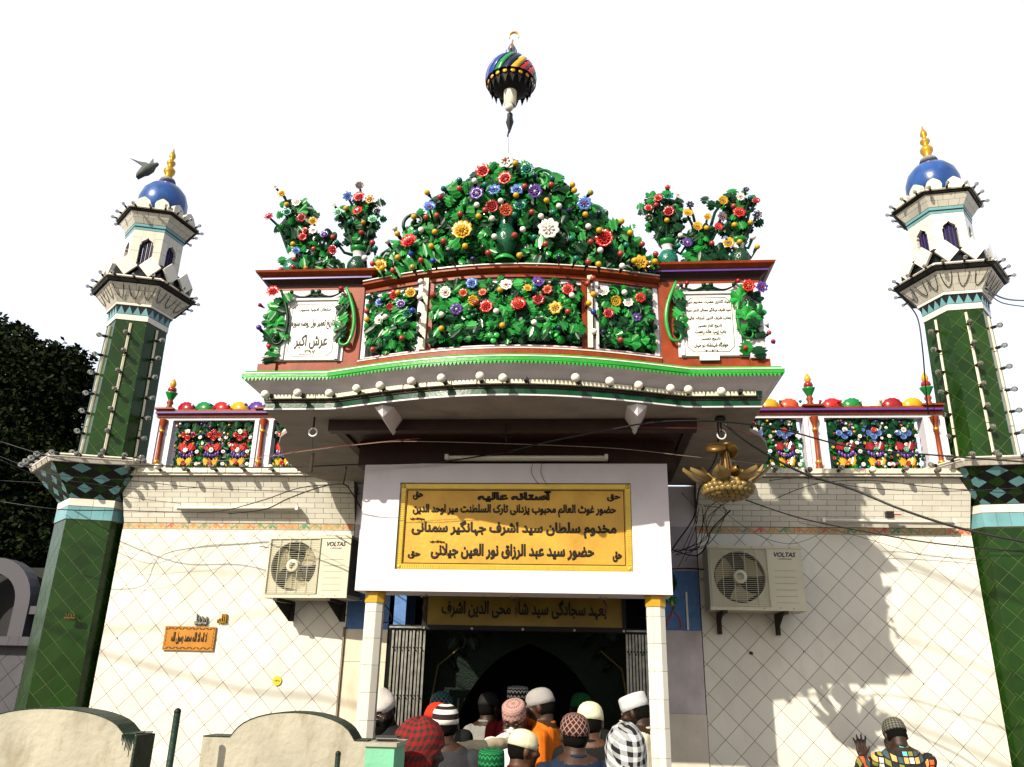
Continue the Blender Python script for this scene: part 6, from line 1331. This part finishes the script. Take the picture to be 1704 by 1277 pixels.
overhead([(1480, 1055), (1560, 1080), (1640, 1115)], 5.1, .010, 'overhead street cable casting the middle shadow near the right pier')
# ================================================================== people
from mathutils import noise as NZ
def blob(path, rs, n=10): # tapered limb with rounded ends
    path = [Vector(p) for p in path]; P, Rr = [], []
    d = (path[0] - path[1]).normalized()
    for a in (1.0, .7, .35): P.append(path[0] + d * rs[0] * a * .95); Rr.append(rs[0] * math.sqrt(max(.02, 1 - a * a)))
    for i, p in enumerate(path): P.append(p); Rr.append(rs[i])
    d = (path[-1] - path[-2]).normalized()
    for a in (.35, .7, 1.0): P.append(path[-1] + d * rs[-1] * a * .95); Rr.append(rs[-1] * math.sqrt(max(.02, 1 - a * a)))
    return tube(P, Rr, n)
def loft(rings, n=20):           # rings: (cx, cy, z, rx, ry)
    V, Fc = [], []
    for cx_, cy_, z, rx, ry in rings:
        for k in range(n): a = 2 * PI * k / n; V.append((cx_ + rx * math.cos(a), cy_ + ry * math.sin(a), z))
    m_ = len(rings)
    for j in range(m_ - 1):
        for k in range(n): Fc.append((j * n + k, j * n + (k + 1) % n, (j + 1) * n + (k + 1) % n, (j + 1) * n + k))
    Fc += [tuple(range(n))[::-1], tuple(range((m_ - 1) * n, m_ * n))]
    return V, Fc
def head_geom():                 # centre at origin (mid head), facing +Y
    g = [loft([(0, .030, -.118, .018, .016), (0, .030, -.112, .035, .035), (0, .022, -.095, .050, .062), (0, .012, -.07, .060, .080), (0, .006, -.035, .068, .090), (0, .002, .0, .073, .094), (0, -.002, .035, .076, .096), (0, -.004, .065, .073, .092), (0, -.005, .09, .060, .076), (0, -.005, .108, .040, .050), (0, -.005, .116, .015, .02)], 22)]
    g.append(blob([(0, .090, .012), (0, .108, -.018), (0, .112, -.030)], [.009, .013, .015], 8))            # nose
    g.append(sph(.012, 8, 6, (.013, .103, -.034))[:2]); g.append(sph(.012, 8, 6, (-.013, .103, -.034))[:2])
    g.append(blob([(-.040, .084, .026), (0, .096, .022), (.040, .084, .026)], [.010, .010, .010], 8))       # brow
    g.append(sph(.021, 8, 6, (0, .086, -.060), (1.1, .8, .55))[:2]); g.append(sph(.019, 8, 6, (0, .085, -.072), (1.0, .8, .5))[:2])   # lips
    g.append(sph(.024, 8, 6, (0, .074, -.098), (1, .8, .8))[:2])
    for s_ in (-1, 1):
        g.append(sph(.03, 8, 6, (s_ * .050, .060, -.025), (.8, .9, .7))[:2])
        g.append(sph(.031, 10, 8, (s_ * .078, -.008, -.012), (.32, .62, 1.0))[:2])                           # ear
    return join(*g)
def hand(wr, dirn, palm, curl=.5, spread=.25, side=1):
    """wr wrist point, dirn pointing direction, palm normal; five fingers of different lengths"""
    d = Vector(dirn).normalized(); pn = Vector(palm).normalized(); pn = (pn - d * d.dot(pn)).normalized(); sd = d.cross(pn) * side; g = []
    wr = Vector(wr)
    for k in range(4):
        o = (k - 1.5) * .020; g.append(blob([wr + sd * o * .6, wr + d * .045 + sd * o, wr + d * .085 + sd * o], [.014, .0145, .0115], 8))
    for k, L_ in enumerate((.068, .078, .073, .056)):
        o = (k - 1.5) * .0205; a = (k - 1.5) * spread; b0 = wr + d * .085 + sd * o; dd = (d * math.cos(a) + sd * math.sin(a)).normalized()
        p1 = b0 + dd * L_ * .42; d2 = (dd * math.cos(curl) + pn * math.sin(curl)); p2 = p1 + d2 * L_ * .33; d3 = (dd * math.cos(curl * 1.8) + pn * math.sin(curl * 1.8)); p3 = p2 + d3 * L_ * .28
        g.append(blob([b0, p1, p2, p3], [.0098, .0092, .0085, .007], 8))
    b0 = wr + d * .02 - sd * .026; dd = (d * .75 - sd * .65 + pn * .15).normalized(); p1 = b0 + dd * .036; p2 = p1 + (dd + d * .4).normalized() * .03; g.append(blob([b0, p1, p2], [.0125, .0108, .008], 8))
    return g
def headcap(kind):
    def LT(pr_, sx=.083, sy=.103, n=28):
        g = lathe(pr_, n); return ([(x * sx, y * sy - .002, z) for x, y, z in g[0]], g[1], g[2])
    if kind == 'kufi': return LT([(.96, .030), (1.0, .03), (1.0, .06), (.985, .10), (.96, .118), (.86, .126), (.5, .131), (.001, .132)])
    if kind == 'skull': return LT([(.95, .022), (1.0, .022), (.99, .05), (.93, .08), (.80, .103), (.58, .120), (.3, .129), (.001, .132)])
    if kind == 'topi':  # folded boat-like cap
        g = LT([(.96, .025), (1.0, .025), (1.0, .07), (.90, .11), (.55, .145), (.2, .160), (.001, .162)])
        return ([(x * (1 - max(0, z - .07) * 5.5), y * 1.0, z - abs(x) * .2 * (z > .1)) for x, y, z in g[0]], g[1], g[2])
def tex(name, kind, a, b_, rough=.8):
    """knitted or woven pattern driven by the cap's own uv"""
    if name in MC: return MC[name]
    m = mat(name, a, rough, .12, 60, bump=.4, spec=.2); nt = m.node_tree; L = nt.links.new; bs = nt.nodes['Principled BSDF']
    uv = nd(nt, 'ShaderNodeUVMap'); sp = nd(nt, 'ShaderNodeSeparateXYZ'); L(uv.outputs[0], sp.inputs[0])
    def M(op, x, y=0.0):
        n = nd(nt, 'ShaderNodeMath', operation=op)
        for i, v in enumerate((x, y)):
            if isinstance(v, (int, float)): n.inputs[i].default_value = v
            else: L(v, n.inputs[i])
        return n.outputs[0]
    u, v = sp.outputs[0], sp.outputs[1]
    if kind == 'rings': f = M('LESS_THAN', M('FRACT', M('ADD', M('MULTIPLY', v, 3.4), .55)), .5)
    elif kind == 'lattice':
        p = M('ABSOLUTE', M('SUBTRACT', M('FRACT', M('ADD', M('MULTIPLY', u, 14), M('MULTIPLY', v, 5))), .5)); q = M('ABSOLUTE', M('SUBTRACT', M('FRACT', M('SUBTRACT', M('MULTIPLY', u, 14), M('MULTIPLY', v, 5))), .5)); f = M('LESS_THAN', M('MINIMUM', p, q), .10)
    elif kind == 'zigzag':
        z = M('PINGPONG', M('MULTIPLY', u, 18), .5); f = M('LESS_THAN', M('FRACT', M('ADD', M('MULTIPLY', v, 7), z)), .28)
    elif kind == 'plaid':
        p = M('LESS_THAN', M('FRACT', M('MULTIPLY', u, 22)), .5); q = M('LESS_THAN', M('FRACT', M('MULTIPLY', v, 11)), .5); f = M('MULTIPLY', M('ADD', p, q), .5)
    elif kind == 'check':
        tc = nd(nt, 'ShaderNodeTexCoord'); s3 = nd(nt, 'ShaderNodeSeparateXYZ'); L(tc.outputs['Object'], s3.inputs[0])
        p = M('LESS_THAN', M('FRACT', M('MULTIPLY', M('ADD', s3.outputs[0], M('MULTIPLY', s3.outputs[1], .6)), 24)), .5); q = M('LESS_THAN', M('FRACT', M('MULTIPLY', M('ADD', s3.outputs[2], M('MULTIPLY', s3.outputs[1], -.5)), 24)), .5); f = M('MULTIPLY', M('ADD', p, q), .5)
    elif kind == 'thread':
        f = M('LESS_THAN', M('FRACT', M('MULTIPLY', v, 22)), .45)
    mx = nd(nt, 'ShaderNodeMixRGB'); L(f, mx.inputs[0]); L(bs.inputs['Base Color'].links[0].from_socket, mx.inputs[1]); mx.inputs[2].default_value = (*[c * .65 for c in b_], 1); out_ = mx.outputs[0]
    if kind == 'thread2': pass
    L(out_, bs.inputs['Base Color']); return m
SKIN = {k: mat('skin_' + k, c, .5, .15, 30, bump=.2) for k, c in dict(dark=(.042, .018, .009), mid=(.11, .045, .02), brown=(.065, .027, .013)).items()}  # tones darkened: the shade on the crowd is put into the skin colour
HAIR = mat('black_hair', (.008, .007, .006), .8, .4, 80, bump=.6, spec=.1)
TROU = mat('grey_trousers', (.12, .12, .13), .9, .2, 20)
def cloth(name, c): return mat(name, c, .85, .12, 14, bump=.35, spec=.2)
def bake(g, vox, mats, assign, folds=None):
    me = bpy.data.meshes.new('body'); me.from_pydata([tuple(p) for p in g[0]], [], g[1]); o = bpy.data.objects.new('body', me)
    r = o.modifiers.new('r', 'REMESH'); r.mode = 'VOXEL'; r.voxel_size = vox; r.use_smooth_shade = True
    sm = o.modifiers.new('s', 'SMOOTH'); sm.iterations = 2; sm.factor = .5
    m2 = to_mesh(o)
    for m in mats: m2.materials.append(m)
    idx = [assign(p.center) for p in m2.polygons]; m2.polygons.foreach_set('material_index', idx)
    if folds:
        sh = set()
        for p in m2.polygons:
            if p.material_index == 1: sh.update(p.vertices)
        nv = len(m2.vertices); co = [0.0] * (3 * nv); m2.vertices.foreach_get('co', co); no = [Vector(v.normal) for v in m2.vertices]
        for i in sh:
            c = Vector(co[3 * i:3 * i + 3]); q = Vector((c.x * 7, c.y * 7, c.z * 3.5)); d = NZ.noise(q) * .012 + NZ.noise(q * 2.7) * .006; co[3 * i:3 * i + 3] = c + no[i] * (d + .004)
        m2.vertices.foreach_set('co', co); m2.update()
    m2.shade_smooth(); return m2
def person(px, ytop, Y, face, lab, skin, shirt, cap=None, capm=None, arms=None, pitch=0, hyaw=0, lean=0, beard=False, glasses=False, scarf=None, long_=True, child=1.0, vox=.0085, hair=True, captilt=0):
    top = at(px, ytop, Y); H = top.z - .01
    s = H / 1.685 if not lean else child
    t = thing('person', lab, 'person', (top.x, Y, 0), face, group='people crowding at the doorway' if Y < 6.4 or abs(top.x) < 1.2 else None)
    if 'group' in t and t['group'] is None: del t['group']
    hip = Vector((0, 0, .93))
    Ml = T(*hip) @ RX(-lean) @ T(*(-hip))
    neck = Vector((0, -.01, 1.50))
    Mh = Ml @ T(*neck) @ RZ(hyaw) @ RX(-pitch) @ T(*(-neck)) @ T(0, .020, 1.578)
    if lean:                       # rescale so the top of the leaning head still meets the measured height
        zt = (Mh @ Vector((0, 0, .125))).z; s = H / zt
        off = (Mh @ Vector((0, 0, .06))) * s
    else: off = Vector((0, 0, 0))
    torso = loft([(0, 0, .60, .19, .15), (0, 0, .80, .175, .135), (0, 0, .93, .17, .125), (0, .0, 1.06, .155, .112), (0, 0, 1.20, .168, .118), (0, 0, 1.32, .185, .118), (0, -.005, 1.39, .178, .10), (0, -.01, 1.43, .150, .086), (0, -.01, 1.46, .105, .072), (0, -.005, 1.49, .060, .060), (0, .0, 1.55, .055, .060), (0, .005, 1.60, .05, .055)] if long_ else
                 [(0, 0, .84, .16, .12), (0, 0, .93, .165, .122), (0, .0, 1.06, .152, .110), (0, 0, 1.20, .168, .118), (0, 0, 1.32, .185, .118), (0, -.005, 1.39, .178, .10), (0, -.01, 1.43, .150, .086), (0, -.01, 1.46, .105, .072), (0, -.005, 1.49, .060, .060), (0, .0, 1.55, .055, .060), (0, .005, 1.60, .05, .055)])
    gs = [xf(torso, Ml), xf(head_geom(), Mh)]
    hands = []
    for sd in (-1, 1):
        sh = Ml @ Vector((sd * .175, -.005, 1.385))
        if arms and arms.get(sd): el, wr, hd, pn, cu = arms[sd]; el, wr = Vector(el), Vector(wr)
        else: el = Ml @ Vector((sd * .235, -.03, 1.11)); wr = Ml @ Vector((sd * .235, .06, .87)); hd = (0, .15, -1); pn = (-sd, 0, 0); cu = .4
        gs.append(blob([sh, (sh + el) / 2, el, (el + wr) / 2, wr], [.062, .054, .045, .042, .030])); gs += hand(wr, hd, pn, cu, .10 if cu > .1 else .22, sd); hands.append((wr, Vector(hd).normalized()))
        gs.append(blob([(sd * .09, 0, .90), (sd * .10, .01, .50), (sd * .105, -.01, .10)], [.085, .062, .045])); gs.append(blob([(sd * .105, -.03, .05), (sd * .11, .12, .035)], [.045, .038]))
    g = xf(join(*gs), SC(s))
    necka = Ml @ Vector((0, -.01, 1.462)); upn = (Ml.to_3x3() @ Vector((0, -.35, 1))).normalized()
    def assign(c):
        c = Vector(c) / s
        if (c - necka).dot(upn) > 0 and (c - necka).length < .42 and abs(c.x - necka.x) < .16 and (c - (Mh @ Vector((0, 0, 0)))).length < .20: return 0
        for wr, hd in hands:
            if (c - wr).dot(hd) > -.005 and (c - wr).length < .24: return 0
        if c.z < (.62 if long_ else .86): return 2 if c.z > .09 else 3
        return 1
    sk = SKIN[skin]
    me = bake(g, vox, [sk, shirt, TROU, SOCK], assign, True)
    Lp = Vector((-off.x, -off.y, 0)) if lean else Vector((0, 0, 0))
    def P(n, gg, m, sm=True): 
        o = part(n, gg, m, t, sm, local=True); o.location = Lp; return o
    P('body', me, None)
    HM = SC(s) @ Mh
    if hair and scarf is None:
        V, Fc = [], []                      # hair: shell round back and sides below the cap
        n = 26; lv = [(-.062, .058, .078), (-.03, .0725, .096), (.0, .0775, .1), (.025, .078, .0995)]
        for z, rx, ry in lv:
            for k in range(n): a = math.radians(-192 + 204 * k / (n - 1)); V.append((rx * math.cos(a), ry * math.sin(a) - .005, z))
        full = []
        for z, rx, ry in lv:
            for k in range(n): a = math.radians(-192 + 204 * k / (n - 1)); full.append((rx * .93 * math.cos(a), ry * .93 * math.sin(a) - .005, z))
        m_ = len(V); V += full
        for j in range(len(lv) - 1):
            for k in range(n - 1): q = j * n + k; Fc += [(q, q + 1, q + n + 1, q + n), (m_ + q, m_ + q + n, m_ + q + n + 1, m_ + q + 1)]
        for k in range(n - 1): Fc.append((k, m_ + k, m_ + k + 1, k + 1))
        P('hair', xf((V, Fc), HM), HAIR)
    if cap: 
        P('cap', xf(headcap(cap), HM @ RX(-6 + captilt) @ T(0, -.006, -.013 if cap != 'topi' else -.004)), capm)
        if cap == 'topi': P('cap_fold', xf(tube([(0, -.07, .135), (0, 0, .152), (0, .06, .140)], .0035, 6), HM @ RX(-6 + captilt)), capm)
    for sd in (-1, 1):
        P('eye', xf(sph(.0115, 10, 8, (sd * .031, .083, .006)), HM), mat('eye_white', (.22, .18, .15), .7, spec=.1)); P('pupil', xf(sph(.006, 8, 6, (sd * .031, .0925, .005)), HM), BLK)
        P('eyebrow', xf(tube([(sd * .016, .098, .030), (sd * .034, .094, .034), (sd * .050, .082, .028)], [.003, .0035, .002], 5), HM), HAIR)
    if beard: P('beard', xf(loft([(0, .052, -.155, .015, .018), (0, .050, -.135, .038, .042), (0, .035, -.105, .056, .064), (0, .020, -.075, .064, .080), (0, .008, -.045, .0695, .0885)], 20), HM), HAIR); P('moustache', xf(blob([(-.028, .090, -.054), (0, .103, -.046), (.028, .090, -.054)], [.005, .007, .005], 6), HM), HAIR)
    if glasses:
        for sd in (-1, 1): P('spectacle_rim', xf(tube([(sd * .032 + .021 * math.cos(a), .112, .004 + .015 * math.sin(a)) for a in [2 * PI * k / 14 for k in range(15)]], .0014, 5, False), HM), STEEL); P('spectacle_arm', xf(tube([(sd * .053, .112, .006), (sd * .080, .0, .008)], .0014, 5), HM), STEEL)
        P('spectacle_bridge', xf(tube([(-.011, .114, .006), (.011, .114, .006)], .0014, 5), HM), STEEL)
    P('collar', xf(tube([tuple(Ml @ Vector((.064 * math.cos(a), -.006 + .064 * math.sin(a), 1.462 + .012 * math.sin(a) * -1))) for a in [2 * PI * k / 20 for k in range(21)]], .011, 7, False), SC(s)), shirt)
    if scarf:
        V, UV, Fc = [], [], []; n = 34; lv = [(-.21, .15, .13, -.03), (-.16, .115, .118, -.03), (-.10, .092, .112, -.018), (-.03, .090, .116, -.008), (.03, .092, .119, -.004), (.08, .085, .110, -.004), (.115, .064, .084, -.004), (.135, .034, .045, -.004), (.141, .001, .001, -.004)]
        for j, (z, rx, ry, cy_) in enumerate(lv):
            op = (62 if z < .0 else 50 if z < .02 else 24 if z < .05 else 0)
            for k in range(n):
                a = math.radians(90 + op + (360 - 2 * op) * k / (n - 1)); w_ = 1 + .045 * math.sin(a * 5 + z * 40) * (z < .08) + .02 * math.sin(a * 9 - z * 60); V.append((rx * w_ * math.cos(a), cy_ + ry * w_ * math.sin(a), z + .006 * math.sin(a * 4))); UV.append((k / (n - 1), j / 8))
        for j in range(len(lv) - 1):
            for k in range(n - 1): q = j * n + k; Fc.append((q, q + 1, q + n + 1, q + n))
        o = P('head_scarf', xf((V, Fc, UV), HM @ RX(4)), scarf); sol = o.modifiers.new('thickness', 'SOLIDIFY'); sol.thickness = .008; sol.offset = 1
        P('scarf_tail', xf(blob([(-.06, -.10, -.10), (-.09, -.135, -.18), (-.07, -.15, -.28), (-.09, -.14, -.36)], [.03, .034, .036, .015], 9), HM), scarf)
        P('scarf_knot', xf(sph(.03, 10, 8, (-.03, -.122, -.06), (1.2, .7, .9)), HM), scarf)
    if arms:
        pass
    return t
white_c = cloth('white_cotton', (.72, .70, .68)); beige = cloth('beige_cotton', (.60, .50, .33)); greyc = cloth('dark_grey_jersey', (.045, .048, .052)); orange = cloth('orange_cotton', (.85, .20, .012)); maroon = cloth('maroon_cotton', (.09, .01, .018))
denim = cloth('dark_denim', (.014, .028, .055)); blackc = cloth('black_cotton', (.012, .012, .012)); creamc = cloth('cream_kurta', (.68, .62, .46)); redc = cloth('dark_red_cotton', (.16, .006, .01)); olivec = cloth('olive_cotton', (.12, .10, .03))  # denim darkened as well, with the crowd's shade in its colour
capw = cloth('white_cap_cotton', (.72, .66, .62)); capcream = tex('cream_knit', 'thread', (.74, .70, .48), (.68, .62, .40)); capgrey = tex('grey_knit', 'thread', (.42, .40, .38), (.32, .30, .28))
plaidshirt = mat('plaid_shirt', (.02, .022, .02), .85, .1, 14, bump=.3, spec=.2)
def plaid_nodes(m):
    nt = m.node_tree; L = nt.links.new; bs = nt.nodes['Principled BSDF']; tc = nd(nt, 'ShaderNodeTexCoord'); s3 = nd(nt, 'ShaderNodeSeparateXYZ'); L(tc.outputs['Object'], s3.inputs[0])
    def M(op, x, y=0.0):
        n = nd(nt, 'ShaderNodeMath', operation=op)
        for i, v in enumerate((x, y)):
            if isinstance(v, (int, float)): n.inputs[i].default_value = v
            else: L(v, n.inputs[i])
        return n.outputs[0]
    X = M('MULTIPLY', s3.outputs[0], 27); Z = M('ADD', M('MULTIPLY', s3.outputs[2], 27), M('MULTIPLY', s3.outputs[1], -18))
    inx = M('GREATER_THAN', M('FRACT', X), .22); inz = M('GREATER_THAN', M('FRACT', Z), .22); cell = M('MULTIPLY', inx, inz)
    cb = nd(nt, 'ShaderNodeCombineXYZ'); L(M('FLOOR', X), cb.inputs[0]); L(M('FLOOR', Z), cb.inputs[1]); wn = nd(nt, 'ShaderNodeTexWhiteNoise', noise_dimensions='2D'); L(cb.outputs[0], wn.inputs[0])
    cr = nd(nt, 'ShaderNodeValToRGB'); cr.color_ramp.interpolation = 'CONSTANT'; e = cr.color_ramp.elements; e[0].color = (.012, .014, .013, 1); e[1].position = .42; e[1].color = (.45, .07, .02, 1)
    for p_, c_ in ((.56, (.55, .22, .07)), (.66, (.13, .13, .03)), (.78, (.45, .47, .40)), (.86, (.08, .35, .36)), (.92, (.03, .05, .06))): q = e.new(p_); q.color = (*c_, 1)
    L(wn.outputs[0], cr.inputs[0]); mx = nd(nt, 'ShaderNodeMixRGB'); L(cell, mx.inputs[0]); L(bs.inputs['Base Color'].links[0].from_socket, mx.inputs[1]); L(cr.outputs[0], mx.inputs[2]); L(mx.outputs[0], bs.inputs['Base Color'])
plaid_nodes(plaidshirt)
# back rows first
person(812, 1152, 6.95, -30, 'dim figure in pale grey robe standing inside the dark doorway', 'dark', cloth('grey_robe', (.30, .30, .27)), 'skull', mat('black_cap', (.01, .01, .01), .8))
person(862, 1142, 6.6, 180, 'person in dark red shirt and black and white patterned tall cap, behind the pink cap', 'dark', redc, 'kufi', tex('black_white_knit', 'zigzag', (.02, .02, .02), (.6, .58, .54)), captilt=4)
person(967, 1153, 6.4, 0, 'person with plain dark green skullcap at the back right of the doorway', 'dark', blackc, 'skull', cloth('dark_green_cap', (.006, .07, .018)))
person(735, 1151, 6.05, 10, 'person with dark teal speckled cap, behind the striped cap', 'dark', blackc, 'skull', tex('teal_speckled_knit', 'lattice', (.012, .035, .04), (.05, .12, .12)))
person(906, 1144, 5.95, 80, 'man in orange shirt and grey knitted skullcap, seen in profile facing left', 'brown', orange, 'skull', capgrey, pitch=8)
person(859, 1164, 5.85, 172, 'man in white shirt with tall pink embroidered cap, facing the camera with head down', 'brown', white_c, 'kufi', tex('pink_embroidered', 'zigzag', (.66, .42, .36), (.22, .07, .06)), pitch=22, beard=False)
person(646, 1150, 5.85, 158, 'bearded man with glasses and white folded cap, behind the left column', 'dark', cloth('black_waistcoat', (.02, .02, .022)), 'topi', capw, pitch=20, beard=True, glasses=True)
person(1065, 1153, 5.95, 62, 'bearded man in cream kurta and white cap, beside the right column', 'dark', creamc, 'kufi', cloth('white_cap_shade', (.55, .56, .58)), pitch=14, beard=True)
person(724, 1168, 5.35, -62, 'man with bright red cap in beige shirt, arm stretched out to the right', 'dark', beige, 'skull', cloth('bright_red_cap', (.80, .045, .015)), arms={1: ((.27, .24, 1.44), (.16, .50, 1.46), (-.1, 1, -.1), (0, 0, -1), .3), -1: ((-.26, .20, 1.30), (-.18, .46, 1.27), (0, 1, -.1), (0, 0, -1), .3)}, pitch=10)
person(981, 1168, 5.25, -12, 'man in black shirt with cream knitted cap, back of neck lit by the sun', 'mid', blackc, 'skull', capcream, captilt=-2)
person(742, 1171, 4.95, 4, 'person in dark grey t-shirt with black and white ringed cap, seen from behind', 'brown', greyc, 'skull', tex('ringed_knit', 'rings', (.035, .022, .018), (.72, .68, .62)), long_=False, captilt=10)
person(865, 1213, 4.95, -62, 'boy in maroon shirt and pale yellow cap, hands raised to his mouth', 'mid', maroon, 'skull', capcream, arms={1: ((.22, .14, 1.18), (.07, .23, 1.36), (-.25, -.15, 1), (0, -1, 0), .5), -1: ((-.22, .14, 1.18), (-.07, .23, 1.34), (.25, -.15, 1), (0, -1, 0), .5)}, pitch=4, long_=False, captilt=-4)
person(957, 1186, 4.65, 16, 'person in dark denim jacket with brown lattice patterned cap, seen from behind', 'brown', denim, 'skull', tex('brown_lattice_knit', 'lattice', (.055, .022, .016), (.30, .17, .14)), long_=False, captilt=12)
person(818, 1246, 4.55, 0, 'short person with green crocheted cap at the bottom edge of the photo', 'brown', cloth('dark_green_shirt', (.02, .05, .03)), 'kufi', tex('green_crochet', 'zigzag', (.006, .10, .03), (.02, .24, .08)), long_=False, captilt=10)
person(692, 1204, 3.85, -68, 'person with red plaid headscarf in profile facing right, nearest the camera', 'dark', cloth('dark_brown_shawl', (.05, .03, .02)), scarf=tex('red_plaid', 'plaid', (.36, .018, .015), (.03, .022, .02)), pitch=4, arms={1: ((.24, .12, 1.16), (.10, .20, 1.38), (-.2, -.1, 1), (0, -1, 0), .9), -1: None}, long_=False)
person(1042, 1214, 4.05, 14, 'person with black and white checked headscarf at the bottom near the right column', 'mid', cloth('white_shirt_back', (.6, .6, .58)), scarf=tex('black_white_check', 'check', (.60, .60, .60), (.012, .012, .014)), long_=False)
person(1483, 1193, 6.33, 3, 'man in colourful plaid shirt and striped dark cap praying with palms on the right wall', 'dark', plaidshirt, 'skull', tex('dark_striped_cap', 'plaid', (.03, .04, .045), (.16, .15, .11)), pitch=16, lean=10, captilt=8, long_=False,
       arms={-1: ((-.25, .34, 1.18), (-.10, .575, 1.36), (-.06, .08, 1), (0, -1, .1), .05), 1: ((.25, .34, 1.16), (.13, .575, 1.32), (.06, .08, 1), (0, -1, .1), .05)}, vox=.0065)
bpy.data.scenes.remove(SCR)
